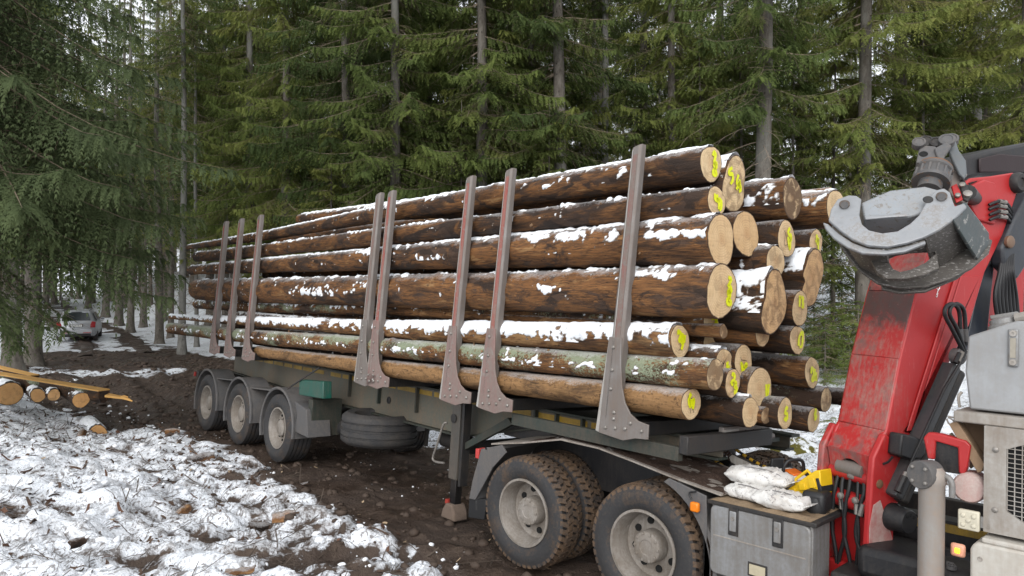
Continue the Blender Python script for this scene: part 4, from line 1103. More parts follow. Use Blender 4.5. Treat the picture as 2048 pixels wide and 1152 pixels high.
nx3, ny3 = 40, 26; vs = []
for i in range(nx3):
    for j in range(ny3):
        x = 1.80 + 0.72 * i / (nx3 - 1); y = -0.02 + 0.70 * j / (ny3 - 1)
        e_ = min(1, j / 2, i / 2, (nx3 - 1 - i) / 2)
        vs.append((x, y, 1.016 + e_ * 0.002 + (float(fbm(np.array([x * 16]), np.array([y * 16]), octs=3, s=8)[0]) - 0.35) * 0.035 * e_))
fs = [(i * ny3 + j, (i + 1) * ny3 + j, (i + 1) * ny3 + j + 1, i * ny3 + j + 1) for i in range(nx3 - 1) for j in range(ny3 - 1)]
mesh_obj('sawdust_litter', vs, fs, plain('sawdust', (0.22, 0.155, 0.095), 0.9, 0, 0.6, 70), truck, smooth=60, kind='stuff')
MB().bb((1.80, 0.30, 0.955), (2.46, 1.55, 1.003)).build('deck_plate', M_DARK, truck)
MB().lathe([(0.0, 0), (0.06, 0.01), (0.075, 0.05), (0.055, 0.12), (0.0, 0.13)], TK.at(1632, 1030, 0.25), 'z', 16).build('rubber_buffer', M_HOSE, truck, smooth=60)
MB().bb((2.36, 0.20, 1.02), (2.52, 0.36, 1.16)).build('rubber_block', M_HOSE, truck, bev=0.03)
# dark floor below the crane and frame behind it
MB().bb((2.6, 0.10, 0.55), (3.9, 0.72, 0.70)).build('fuel_step', M_DARK, truck, bev=0.02)
MB().bb((2.62, 0.62, 0.72), (4.4, 0.76, 1.05)).build('sub_frame', M_BLACK, truck)
MB().bb((2.9, 0.595, 0.98), (4.3, 0.617, 1.03)).build('yellow_tape', M_YEL, truck)
MB().bb((2.75, 0.12, 0.70), (3.8, 0.60, 0.90)).build('fuel_tank', M_BLACK, truck, bev=0.05)
MB().lathe([(0.028, 0), (0.028, 0.02), (0.02, 0.022), (0.02, 0.03)], TK.at(1903, 1138, 0.14), 'z', 14).build('filler_cap', M_GUARD, truck)
MB().box(TK.at(1900, 1127, 0.14), (0.035, 0.01, 0.02)).build('cap_key', M_GUARD, truck)

# grille box of the engine air intake / cooler with guard mesh
gb = empty('cooler_box', (3.47, 0.0, 1.18), parent=truck)
MB().bb((0, 0.03, 0), (0.8, 0.4, 0.585)).build('box_shell', M_ALU, gb, bev=0.012)
fr = MB()
outer = [(0.0, 0.0), (0.70, 0.0), (0.70, 0.585), (0.0, 0.585)]
for a, b in (((0.0, 0.0), (0.105, 0.585)), ((0.105, 0.515), (0.70, 0.585)), ((0.105, 0.0), (0.70, 0.075))):
    fr.bb((a[0], 0.0, a[1]), (b[0], 0.031, b[1]))
fr.prism([(0.105, 0.001, 0.075), (0.205, 0.001, 0.075), (0.105, 0.001, 0.135)], (0, 0.028, 0))
fr.prism([(0.105, 0.001, 0.515), (0.205, 0.001, 0.515), (0.105, 0.001, 0.470)], (0, 0.028, 0))
fr.build('front_frame', M_ALU2, gb)
MB().bb((0.10, 0.022, 0.07), (0.69, 0.0285, 0.52)).build('cooler_core', M_HOLE, gb)
for k in range(17):
    MB().bb((0.106 + k * 0.034, 0.008, 0.076), (0.106 + k * 0.034 + 0.005, 0.013, 0.514)).build('mesh_wire', M_ALU2, gb, smooth=0)
for k in range(17):
    MB().bb((0.106, 0.0045, 0.09 + k * 0.0255), (0.69, 0.0085, 0.09 + k * 0.0255 + 0.0035)).build('mesh_wire', M_ALU2, gb, smooth=0)
for z in (0.13, 0.46):
    MB().lathe([(0.016, 0), (0.015, -0.006), (0.006, -0.012)], (0.055, 0, z), 'y', 12).build('screw', M_BOLT, gb)
MB().bb((0.20, -0.003, 0.012), (0.50, 0.0, 0.055)).build('yellow_sticker', plain('yellow_sticker', (0.62, 0.50, 0.16), 0.5), gb, bev=0.002)
# grey oil tank with sloping shoulder, level gauge and cap
tk = empty('oil_tank', (3.36, 0.08, 1.84), parent=truck)
tp = [(0.02, 0.0), (0.85, 0.0), (0.85, 0.56), (0.24, 0.515), (0.01, 0.42), (-0.005, 0.22)]
MB().prism([(x, 0, z) for x, z in tp], (0, 0.38, 0)).build('tank_shell', metal('oil_tank_grey', (0.33, 0.335, 0.34), (0.24, 0.22, 0.20), 0.35, 0.42, 0.15, None, 3.0), tk, bev=0.012)
MB().bb((-0.05, -0.05, -0.075), (0.9, 0.42, -0.012)).build('tank_shelf', M_ALU2, tk, bev=0.008)
MB().bb((0.205, -0.02, 0.26), (0.255, 0.0, 0.47)).build('level_gauge', M_ALU, tk, bev=0.008)
MB().bb((0.217, -0.024, 0.31), (0.243, -0.019, 0.42)).build('gauge_glass', plain('gauge_glass', (0.30, 0.27, 0.22), 0.2), tk)
for z in (0.285, 0.445):
    MB().lathe([(0.018, 0), (0.017, -0.009), (0.007, -0.010), (0.007, -0.006)], (0.23, -0.02, z), 'y', 14).build('gauge_screw', M_ALU2, tk)
MB().lathe([(0.085, 0), (0.085, 0.02), (0.07, 0.025), (0.07, 0.05), (0.05, 0.06)], (0.16, 0.16, 0.475), (-0.25, 0, 1), 22).build('filler_neck', M_ALU, tk)
MB().box((0.155, 0.16, 0.545), (0.14, 0.025, 0.025), (0, R(-12), 0)).build('cap_handle', M_ALU, tk, bev=0.006)
MB().tube(smooth_path([(0.22, 0.12, 0.53), (0.36, 0.10, 0.56), (0.7, 0.12, 0.60)], 5), 0.03, 10).build('return_hose', M_ALU2, tk)
MB().tube(smooth_path([(-0.03, 0.05, 0.09), (-0.045, 0.04, 0.06), (-0.04, 0.05, 0.0)], 4), 0.008, 6).build('hook', M_ALU2, tk)
# white side panel
wp = [(0.0, -0.34), (0.6, -0.34), (0.6, 0.0), (0.04, 0.0), (0.012, -0.014), (0.0, -0.045)]
p_ = TK.at(1940, 1082, -0.06)
MB().prism([(p_.x + x, -0.06, p_.z + z) for x, z in wp], (0, 0.22, 0)).build('side_panel', M_WHITE, truck, bev=0.014)
MB().lathe([(0.013, 0), (0.011, -0.004), (0.006, -0.002)], TK.at(1960, 1118, -0.061), 'y', 14).build('panel_screw', M_ALU2, truck)
MB().bb((p_.x + 0.05, -0.05, p_.z - 0.002), (p_.x + 0.6, 0.12, p_.z + 0.03)).build('panel_ledge', M_WHITE, truck, bev=0.012)
# amber flasher, lit
q = TK.at(1915, 1101, -0.02)
MB().box(q + Vector((0, 0.012, 0)), (0.075, 0.03, 0.075)).build('flasher_housing', plain('flasher_housing', (0.62, 0.30, 0.20), 0.35), truck, bev=0.014)
km = NT('lit_flasher'); km.done((0.9, 0.3, 0.02), 0.3); km.b.inputs['Emission Color'].default_value = (1.0, 0.42, 0.02, 1); km.b.inputs['Emission Strength'].default_value = 2.2
MB().box(q + Vector((0, -0.006, 0)), (0.026, 0.012, 0.030)).build('flasher_lens', km.m, truck, bev=0.004)
MB().bb((q.x - 0.16, 0.02, q.z - 0.055), (q.x + 0.08, 0.05, q.z - 0.02)).build('flasher_bracket', M_BLACK, truck)
# round red reflector and square work lamp
q = TK.at(1938, 976, 0.05)
MB().lathe([(0.085, 0.05), (0.085, 0.0), (0.075, -0.012), (0.02, -0.018)], q, 'y', 32).build('round_reflector', metal('dusty_pink_reflector', (0.50, 0.30, 0.27), (0.46, 0.40, 0.36), 0.55, 0.4, 0.0, None, 6.0), truck, smooth=40)
MB().lathe([(0.083, 0.14), (0.083, 0.05)], q, 'y', 28).build('reflector_cup', metal('red_cup', (0.42, 0.13, 0.10), (0.30, 0.22, 0.18), 0.4), truck, smooth=40)
q = TK.at(1938, 1040, 0.0)
MB().box(q, (0.105, 0.035, 0.11)).build('work_lamp', plain('cream_lamp', (0.52, 0.48, 0.38), 0.5), truck, bev=0.008)
for dx, dz in ((-.026, .026), (.026, .026), (-.026, -.026), (.026, -.026), (0, 0)):
    MB().lathe([(0.013, 0), (0.010, 0.006), (0.003, 0.008)], q + Vector((dx, -0.0185, dz)), (0, -1, 0), 12).build('lamp_dimple', plain('cream_lamp', (0.52, 0.48, 0.38), 0.5), truck)
MB().bb((q.x + 0.055, 0.0, q.z - 0.03), (q.x + 0.10, 0.03, q.z + 0.03)).build('lamp_bracket', M_ALU, truck)
# ------------------------------------------------------------------ loader crane folded behind the cab
CR = Frame(((1740 - 1024) / F_PX * 4.7, 4.7, 0), R(23.3))
crane = empty('loader_crane', CR.M, label='red hydraulic loader crane folded upright with scuffed boom', cat='crane')
def red_mat(name, scuff):
    k = NT(name)
    w = k.coord('World')
    a = k.noise(w, 3.2, 5, 0.6, 0.6); b = k.noise(w, 28, 5, 0.7); s_ = k.noise(k.coord('World', (14, 14, 1.1)), 3.5, 5, 0.65, 0.4)
    base = k.mix(a, (0.31, 0.012, 0.013), (0.42, 0.020, 0.020))
    f = k.math('ADD', k.math('MULTIPLY', s_, 0.5), k.math('MULTIPLY', a, 0.5))
    f = k.math('ADD', f, k.math('MULTIPLY', k.math('SUBTRACT', b, 0.5), 0.25))
    dust = k.mix(b, (0.17, 0.095, 0.08), (0.34, 0.20, 0.17))
    c = k.mix(k.math('MULTIPLY', k.ramp(f, [(0.62 - 0.22 * scuff, 0.0), (0.80 - 0.2 * scuff, 1.0)]), 0.35 + 0.5 * scuff), base, dust)
    if scuff > 0.5:
        g = k.noise(k.coord('World', (1, 1, 1), (4, 7, 2)), 5.5, 6, 0.7, 0.8)
        c = k.mix(k.math('MULTIPLY', k.ramp(g, [(0.50, 0.0), (0.66, 1.0)]), 0.75), c, (0.12, 0.085, 0.078))
    if scuff > 0.5:
        zz = k.sep(w)[2]
        sm = k.math('ADD', k.ramp(k.math('ABSOLUTE', k.math('SUBTRACT', zz, 2.42)), [(0.05, 1.0), (0.30, 0.0)]), k.math('MULTIPLY', k.math('SUBTRACT', g, 0.5), 1.6))
        c = k.mix(k.math('MULTIPLY', k.ramp(sm, [(0.45, 0.0), (0.85, 1.0)]), 0.85), c, (0.035, 0.026, 0.025))
    scr = k.noise(k.coord('World', (20, 20, 1.5), rot=(0, R(25), 0)), 6, 3, 0.5)
    c = k.mix(k.math('MULTIPLY', k.ramp(scr, [(0.70, 0.0), (0.73, 1.0)]), 0.25), c, (0.5, 0.28, 0.24))
    k.bump(b, 0.12, 0.004)
    return k.done(c, k.math('ADD', 0.30, k.math('MULTIPLY', f, 0.35)), 0, 0.5)
M_RED = red_mat('crane_red', 0.32)
M_REDSC = red_mat('crane_red_scuffed', 0.85)
M_PINK = metal('crane_red_dusted', (0.36, 0.035, 0.035), (0.40, 0.30, 0.27), 0.85, 0.5, 0.0, None, 1.6)
def cpt(u, v, y=0.0): return CR.at(u, v, y)
def cpoly(pts, y, thick, name, mat, parent=crane, bev=0.008, **kw):
    return MB().prism([cpt(u, v, y) for u, v in pts], (0, thick, 0)).build(name, mat, parent, bev=bev, **kw)
BW = 0.40                                                     # boom width
# boom body: two side plates, scuffed back, lower open end
side = [(1764, 875), (1773, 862), (1801, 718), (1834, 582), (1868, 470), (1905, 385), (1945, 356), (1985, 352), (2028, 345), (2042, 362), (2030, 400), (2006, 470), (1970, 545), (1939, 651), (1890, 743), (1848, 850), (1830, 905), (1800, 985), (1775, 985), (1752, 925)]
def shrink(p, dx): return [(u + dx, v) for u, v in p]
bo = MB().prism([cpt(u, v) for u, v in side], (0, 0.035, 0)).build('boom_side_plate', M_RED, crane, bev=0.010)
q = [cpt(u, v) for u, v in side]
MB().prism([p + Vector((0, BW - 0.035, 0)) for p in q], (0, 0.035, 0)).build('boom_side_plate', M_RED, crane, bev=0.010)
# scuffed back sheet following the left edge
be = [cpt(u, v) for u, v in [(1748, 918), (1773, 862), (1801, 718), (1834, 582), (1868, 470), (1905, 385)]]
for i in range(len(be) - 1):
    a, b = be[i], be[i + 1]
    off = Vector((0.03, 0, -0.008))
    MB().prism([a + Vector((-0.004, 0.012, 0)), b + Vector((-0.004, 0.012, 0)), b + off, a + off], (0, BW - 0.024, 0)).build('boom_back_sheet', M_REDSC, crane, bev=0.006)
MB().prism([p + Vector((0.10, 0.05, 0)) for p in (be[1], be[2], be[3], be[4])] + [p + Vector((0.42, 0.05, 0)) for p in (be[4], be[3], be[2], be[1])], (0, BW - 0.10, 0)).build('boom_core', M_RED, crane)
# pressed ridge along the side plate
r0_, r1_ = cpt(1815, 862, -0.001), cpt(1912, 552, -0.001)
MB().prism([r0_ + Vector((-0.022, 0, 0)), r0_ + Vector((0.022, 0, 0)), r1_ + Vector((0.022, 0, 0)), r1_ + Vector((-0.022, 0, 0))], (0, -0.016, 0)).build('pressed_ridge', M_RED, crane, bev=0.015)
cpoly([(1812, 862), (1822, 862), (1920, 552), (1958, 552), (1937, 645), (1888, 738), (1848, 842)], 0.0, -0.010, 'raised_panel', M_RED, bev=0.008)
# small white script on the boom side
sm = MB()
for st in ([(1872, 572), (1876, 580), (1880, 576)], [(1881, 571), (1877, 579), (1873, 590)], [(1876, 586), (1874, 594), (1872, 592)]):
    sm.tube(smooth_path([cpt(u, v, -0.003) for u, v in st], 4), 0.0022, 5)
sm.build('white_script', plain('white_script', (0.8, 0.8, 0.78), 0.5), crane, smooth=0, kind='stuff')
# lower fork: two cheeks, cross tubes and the hole with its pin
cheek = [(1733, 1290), (1736, 1100), (1740, 1030), (1745, 950), (1748, 916), (1770, 868), (1832, 905), (1800, 985), (1788, 1060), (1786, 1290)]
MB().prism([cpt(u, v, -0.02) for u, v in cheek], (0, 0.05, 0)).build('fork_cheek', M_RED, crane, bev=0.012)
cheek2 = [cpt(u, v, -0.02) + Vector((0, BW + 0.01, 0)) for u, v in cheek]
MB().prism(cheek2, (0, 0.05, 0)).build('fork_cheek', M_REDSC, crane, bev=0.012)
cpoly([(1735, 1290), (1738, 1055), (1746, 1010), (1760, 1000), (1784, 1075), (1783, 1290)], -0.02, -0.004, 'dusty_lower_cheek', M_PINK, bev=0.002)
# back wall of the fork, with the round opening above
zc = cpt(1748, 960).z
bw0 = cpt(1740, 1040); bw1 = cpt(1734, 1290)
MB().prism([(bw0.x + 0.10, 0.03, bw0.z), (bw0.x + 0.14, 0.03, bw0.z), (bw1.x + 0.14, 0.03, bw1.z), (bw1.x + 0.10, 0.03, bw1.z)], (0, BW - 0.06, 0)).build('fork_back_wall', M_RED, crane)
for v_ in (966, 1020):
    p = cpt(1752, v_); rr_ = 0.045 if v_ < 1000 else 0.06
    MB().tube([p + Vector((0.03, 0.02, 0)), p + Vector((0.03, BW - 0.02, 0))], rr_, 16).build('cross_tube', M_RED, crane, smooth=60)
p = cpt(1750, 925)
hood = [(p.x - 0.015, p.z + 0.05), (p.x + 0.10, p.z + 0.05), (p.x + 0.10, p.z - 0.17), (p.x - 0.02, p.z - 0.17)]
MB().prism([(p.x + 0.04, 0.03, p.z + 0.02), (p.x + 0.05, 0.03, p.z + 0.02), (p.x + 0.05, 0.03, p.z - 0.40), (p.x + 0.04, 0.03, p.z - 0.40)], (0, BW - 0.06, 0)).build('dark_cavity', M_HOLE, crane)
# upper lip of the opening: sheet with arched lower edge
lip = []
for i in range(13):
    a = PI * i / 12
    lip.append((BW / 2 + 0.10 * math.cos(a), -0.115 + 0.095 * math.sin(a)))
out = [(0.02, 0.04), (BW - 0.02, 0.04), (BW - 0.02, -0.115)] + lip + [(0.02, -0.115)]
out = [(0.02, 0.04), (0.02, -0.115)] + lip[::-1] + [(BW - 0.02, -0.115), (BW - 0.02, 0.04)]
MB().prism([(p.x - 0.005 - 0.02 * (z_ / 0.1), y_, p.z + z_) for y_, z_ in out], (0.03, 0, 0)).build('opening_lip', M_REDSC, crane, bev=0.004)
MB().tube([(p.x + 0.03, 0.10, p.z - 0.09), (p.x + 0.03, BW - 0.09, p.z - 0.09)], 0.05, 16).build('pivot_pin', M_GALV, crane, smooth=60)
MB().box((p.x + 0.025, BW / 2 - 0.01, p.z - 0.10), (0.06, 0.07, 0.12), (0, 0.2, 0)).build('pin_eye', M_GALV, crane, bev=0.02)
# hoses running down between the cheeks
for k, (y0, bend) in enumerate(((0.08, 0.05), (0.13, -0.02), (0.20, 0.03), (0.26, -0.04), (0.31, 0.02))):
    zt = p.z - 0.14
    pts = [(p.x + 0.02, y0 * 0.9 + 0.03, zt), (p.x - 0.005, y0, zt - 0.08), (p.x - 0.02, y0 + bend * 0.4, zt - 0.18), (p.x - 0.02, y0 + bend, zt - 0.38), (p.x - 0.01, y0 - bend * 0.6, zt - 0.62), (p.x - 0.01, y0 + 0.02, zt - 0.95)]
    MB().tube(smooth_path(pts, 6), 0.0135 if k != 1 else 0.011, 8).build('hose', M_HOSE, crane, smooth=60)
    if k in (0, 1, 3):
        MB().tube([(p.x - 0.012, y0, zt - 0.15), (p.x - 0.02, y0 + bend * .4, zt - 0.23)], 0.019, 8).build('hose_fitting', M_BOLT, crane)
for y0 in (0.12, 0.24):
    MB().lathe([(0.022, 0), (0.022, -0.02), (0.01, -0.026)], (p.x - 0.03, y0, p.z - 0.275), 'x', 10).build('hose_clamp', M_BOLT, crane)
# black lamp cowl on the side plate
cpoly([(1773, 906), (1778, 862), (1800, 866), (1826, 878), (1824, 902), (1815, 912), (1795, 914)], -0.02, -0.10, 'lamp_cowl', M_BLACK, bev=0.014)
MB().tube(smooth_path([cpt(1766, 928, -0.02), cpt(1776, 924, -0.05), cpt(1785, 914, -0.08)], 4), 0.008, 6).build('cowl_cable', M_HOSE, crane)
# lift cylinder along the boom, with lower pivot drum and thin pipe
a, b = cpt(1803, 1000, -0.10), cpt(1921, 735, -0.10)
d = (b - a).normalized(); up_ = d.cross(Vector((0, 1, 0))).normalized()
M_CYL = metal('lift_cylinder_grey', (0.062, 0.064, 0.068), (0.10, 0.09, 0.08), 0.4, 0.4, 0.3, None, 3.0)
MB().prism([a + up_ * 0.062, b + up_ * 0.062, b - up_ * 0.015, a - up_ * 0.015], (0, 0.10, 0)).build('cylinder_cover', M_CYL, crane, bev=0.012)
MB().prism([a - up_ * 0.02, b - up_ * 0.02, b - up_ * 0.085, a - up_ * 0.085], (0, 0.13, 0)).build('cylinder_barrel', M_DARK, crane, bev=0.02)
MB().tube([a + up_ * 0.085 + Vector((0, -0.02, 0.0)) + d * 0.12, b + up_ * 0.08 + Vector((0, -0.02, 0)) - d * 0.22, b + up_ * 0.05 + Vector((0, -0.03, 0.01)), b + up_ * 0.03 + Vector((0, -0.03, 0.05))], 0.011, 8).build('oil_pipe', M_BLACK, crane, smooth=60)
MB().tube([a + up_ * 0.085 + Vector((0, -0.02, 0)) + d * 0.02, a + up_ * 0.085 + Vector((0, -0.02, 0)) + d * 0.13], 0.024, 10).build('pipe_elbow', M_BLACK, crane)
MB().lathe([(0.017, 0), (0.017, 0.03)], a + up_ * 0.085 + Vector((0, -0.02, 0)) + d * 0.13, tuple(d), 8).build('pipe_nut', M_BOLT, crane)
c_ = cpt(1788, 1034, -0.04)
MB().lathe([(0.088, 0.03), (0.09, 0.0), (0.083, -0.01), (0.083, -0.05), (0.078, -0.06), (0.078, -0.10), (0.070, -0.115), (0.02, -0.115)], c_, 'y', 28).build('pivot_drum', M_BLACK, crane, smooth=40)
for k in range(3):
    an = 0.6 + k * 0.75
    MB().lathe([(0.012, 0), (0.010, 0.003)], c_ + Vector((math.cos(an) * 0.045, -0.1155, math.sin(an) * 0.045)), (0, -1, 0), 10).build('drum_hole', M_HOLE, crane)
MB().lathe([(0.03, 0), (0.028, -0.006), (0.012, -0.012)], cpt(1759, 968, -0.02), 'y', 12).build('cheek_bolt', plain('rusty_bolt', (0.14, 0.075, 0.04), 0.8), crane)
# valve block with hose loop at the upper end of the cylinder
for k, (dx, r_) in enumerate(((0, 0.0), (10, 0.0))):
    lp = smooth_path([cpt(1928 + dx * .3, 705, -0.10), cpt(1905 + dx, 660, -0.12), cpt(1890 + dx, 630, -0.13), cpt(1893 + dx, 613, -0.13), cpt(1906 + dx, 608, -0.13), cpt(1918 + dx, 622, -0.12), cpt(1921 + dx, 660, -0.11), cpt(1922 + dx, 690, -0.10)], 6)
    MB().tube(lp, 0.0135, 8).build('hose_loop', M_HOSE, crane, smooth=60)
    MB().tube([cpt(1920 + dx, 658, -0.112), cpt(1922 + dx, 682, -0.104)], 0.018, 8).build('hose_ferrule', M_GUARD, crane)
MB().lathe([(0.055, 0.0), (0.055, -0.05), (0.045, -0.06), (0.02, -0.06)], cpt(1908, 712, -0.05), 'y', 20).build('cylinder_eye', M_GUARD, crane, smooth=40)
for k in range(3):
    MB().tube([cpt(1910 + k * 7, 725 - k * 2, -0.12), cpt(1919 + k * 6, 706 - k * 2, -0.12)], 0.014, 8).build('fitting', M_BOLT if k == 1 else M_BLACK, crane)
# dark strip, second red member and hose bundle right of the boom
cpoly([(1962, 545), (1990, 520), (1976, 660), (1966, 700), (1930, 700), (1940, 655)], 0.08, 0.25, 'dark_boom_strip', metal('navy_black_plate', (0.020, 0.024, 0.033), (0.05, 0.048, 0.045), 0.3, 0.35, 0.1), bev=0.008)
cpoly([(1986, 540), (2030, 470), (2052, 480), (2045, 700), (1968, 700)], 0.20, 0.14, 'inner_boom', M_RED, bev=0.008)
for k in range(7):
    dx = k * 7
    lp = smooth_path([cpt(2010 + dx * .4, 470 + k * 3, 0.02), cpt(2000 + dx * .6, 540, -0.02 - 0.01 * k), cpt(1990 + dx, 590, -0.03), cpt(1996 + dx, 640, -0.02), cpt(2012 + dx, 700, 0.0)], 6)
    MB().tube(lp, 0.014, 8).build('hose', M_HOSE, crane, smooth=60)
cpoly([(2030, 440), (2060, 380), (2075, 500), (2035, 560), (2008, 530), (2004, 495)], -0.04, 0.10, 'knuckle_arm', metal('knuckle_navy', (0.03, 0.035, 0.045), (0.07, 0.065, 0.06), 0.3, 0.4, 0.1), bev=0.02)
MB().lathe([(0.045, 0), (0.045, -0.02), (0.035, -0.028), (0.01, -0.028)], cpt(2016, 484, -0.04), 'y', 20).build('knuckle_pin', metal('rusty_pin', (0.22, 0.13, 0.08), (0.15, 0.12, 0.1), 0.4, 0.5, 0.3), crane, smooth=40)
# head of the boom: pin, slots and four hose outlets
MB().lathe([(0.075, 0.0), (0.075, -0.03), (0.06, -0.05), (0.035, -0.05), (0.03, -0.04), (0.005, -0.04)], cpt(2031, 366, 0.0), 'y', 24).build('head_pin', M_DARK, crane, smooth=40)
cpoly([(1933, 408), (1940, 370), (1965, 360), (1985, 366), (1992, 400), (1985, 450), (1950, 440)], 0.0, -0.02, 'head_boss', M_RED, bev=0.018)
for k, (u, v) in enumerate(((1978, 410), (1978, 419), (1979, 430), (1979, 440))):
    lp = smooth_path([cpt(u, v, -0.03), cpt(u + 14, v - 6, -0.05), cpt(u + 28, v - 8, -0.05), cpt(u + 40, v + 2, -0.02), cpt(u + 48, v + 22, 0.03)], 5)
    MB().tube(lp, 0.011, 8).build('outlet_hose', M_HOSE, crane, smooth=60)
    MB().tube([lp[7], lp[12]], 0.016, 8).build('outlet_ferrule', M_BOLT, crane)
MB().prism([cpt(u, v, -0.022) for u, v in [(1936, 366), (1955, 361), (1952, 364), (1938, 370)]], (0, -0.003, 0)).build('head_slot', M_HOLE, crane, smooth=0)
# black operator hood above
hp = [(1918, 330), (1932, 312), (1990, 297), (2055, 284), (2075, 300), (2075, 372), (2030, 352), (1960, 352), (1925, 362)]
cpoly(hp, 0.28, 0.35, 'black_hood', M_BLACK, bev=0.03)
cpoly([(1955, 318), (1995, 308), (2046, 312), (2052, 345), (1955, 346)], 0.28, -0.02, 'hood_recess', metal('hood_inner', (0.02, 0.008, 0.009), (0.04, 0.03, 0.03), 0.3, 0.5), bev=0.02)
# crane base column, below the frame edge
MB().bb((0.02, 0.02, 0.42), (0.46, BW - 0.02, 0.66)).build('slew_column', M_RED, crane, bev=0.03)

# ------------------------------------------------------------------ stabiliser leg at the truck side
stab = empty('stabiliser_leg', TK.M @ Matrix.Translation((3.225, -0.05, 0)), label='dusty grey stabiliser leg with bolted round cap in front of the crane', cat='stabiliser')
MB().lathe([(0.068, 0.50), (0.068, 1.40), (0.074, 1.41), (0.074, 1.47), (0.05, 1.50)], (0, 0, 0), 'z', 28).build('leg_tube', metal('dusty_leg_tube', (0.33, 0.315, 0.295), (0.30, 0.225, 0.175), 0.6, 0.5, 0.15, None, 2.2), stab, smooth=40)
MB().lathe([(0.078, 0.06), (0.08, 0.0), (0.080, -0.055), (0.076, -0.06), (0.01, -0.06)], (-0.028, -0.012, 1.455), (0.35, 1, 0), 28).build('cap_housing', M_GUARD, stab, smooth=40)
dv = Vector((0.35, 1, 0)).normalized(); sx = Vector((0, 0, 1)).cross(dv).normalized()
for k in range(4):
    an = PI / 4 + k * PI / 2
    pp_ = Vector((-0.028, -0.012, 1.455)) - dv * 0.06 + sx * math.cos(an) * 0.056 + Vector((0, 0, 1)) * math.sin(an) * 0.056
    MB().lathe([(0.011, 0), (0.011, -0.010), (0.006, -0.013)], pp_, tuple(dv), 6).build('cap_bolt', M_BOLT, stab)
MB().tube(smooth_path([(0.05, 0.0, 1.46), (0.085, -0.01, 1.455), (0.105, -0.015, 1.425), (0.107, -0.015, 1.35)], 5), 0.017, 10).build('elbow_pipe', M_ALU, stab, smooth=60)
# red bracket with black insert behind the cap
br = [(-0.02, -0.02), (-0.045, 0.10), (-0.02, 0.135), (0.05, 0.135), (0.175, 0.115), (0.20, 0.09), (0.185, -0.03), (0.165, -0.09), (0.14, -0.07), (0.135, 0.07), (0.02, 0.09), (0.015, -0.02)]
MB().prism([(x - 0.03, 0.10, 1.545 + z) for x, z in br], (0, 0.06, 0)).build('red_bracket', M_RED, stab, bev=0.008)
MB().bb((-0.02, 0.125, 1.46), (0.11, 0.15, 1.635)).build('black_insert', M_BLACK, stab)

# ------------------------------------------------------------------ grapple hanging in front of the boom
GF = Frame(pix(1800, 440, 4.25), R(-24), R(-36))
grap = empty('log_grapple', GF.M, label='scratched silver log grapple with closed curved jaws hanging from the crane', cat='grapple')
def grap_mat():
    k = NT('grapple_steel')
    w = k.coord('World')
    a = k.noise(w, 6, 5, 0.6, 0.5); b = k.noise(w, 40, 4, 0.7); v_ = k.voro(k.coord('World', (1, 1, 1)), 42, 'DISTANCE_TO_EDGE')
    c = k.mix(a, (0.15, 0.153, 0.157), (0.40, 0.41, 0.425))
    c = k.mix(k.math('MULTIPLY', k.ramp(v_, [(0.0, 1.0), (0.10, 0.0)]), k.ramp(a, [(0.45, 0.0), (0.6, 0.6)])), c, (0.20, 0.17, 0.14))
    c = k.mix(k.math('MULTIPLY', k.ramp(k.math('ADD', k.math('MULTIPLY', a, .6), k.math('MULTIPLY', b, .4)), [(0.50, 0.0), (0.62, 1.0)]), 0.6), c, (0.20, 0.17, 0.145))
    k.bump(b, 0.2, 0.004)
    return k.done(c, 0.42, 0.35, 0.5)
def grap_dark():  # darker copy of the jaw steel: inside shade put into colour, with worn flecks
    k = NT('grapple_shaded_worn_inside')
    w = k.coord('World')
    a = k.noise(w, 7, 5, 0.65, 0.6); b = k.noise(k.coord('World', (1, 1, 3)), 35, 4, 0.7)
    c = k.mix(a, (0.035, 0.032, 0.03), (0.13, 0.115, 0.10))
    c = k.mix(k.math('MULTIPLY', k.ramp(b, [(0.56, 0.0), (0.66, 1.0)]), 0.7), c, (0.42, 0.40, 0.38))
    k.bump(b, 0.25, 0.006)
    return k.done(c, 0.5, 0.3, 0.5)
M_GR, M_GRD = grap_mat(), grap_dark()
M_GRN = metal('grapple_green_grey', (0.060, 0.078, 0.080), (0.16, 0.15, 0.14), 0.3, 0.4, 0.1, (0.4, 0.38, 0.35), 4.0)
def gpt(u, v, w=0.0): return GF.at(u, v, w)
def gpoly(pts, w, thick, name, mat, bev=0.006, **kw):
    return MB().prism([gpt(u, v, w) for u, v in pts], (0, thick, 0)).build(name, mat, grap, bev=bev, **kw)
# the two jaw plates nearest the viewer
jaw_out = [(1657, 440), (1662, 418), (1675, 398), (1697, 390), (1713, 391), (1723, 398)]
in_edge = [(1721, 412), (1719, 430), (1724, 448), (1738, 460), (1765, 466), (1795, 462), (1820, 447), (1838, 430), (1848, 412), (1858, 394), (1872, 380), (1888, 376), (1900, 384), (1906, 402), (1910, 412)]
out_edge = [(1928, 406), (1934, 413), (1910, 436), (1880, 458), (1850, 473), (1815, 485), (1775, 493), (1735, 490), (1705, 478), (1680, 460)]
gpoly(jaw_out + in_edge + out_edge, 0.0, 0.022, 'jaw_plate', M_GR)
gpoly([(1646, 444), (1657, 448), (1680, 468), (1706, 485), (1736, 496), (1775, 500), (1815, 492), (1850, 480), (1852, 486), (1810, 503), (1770, 508), (1725, 506), (1695, 494), (1668, 476), (1652, 458)], 0.03, 0.022, 'inner_jaw_plate', M_GR)
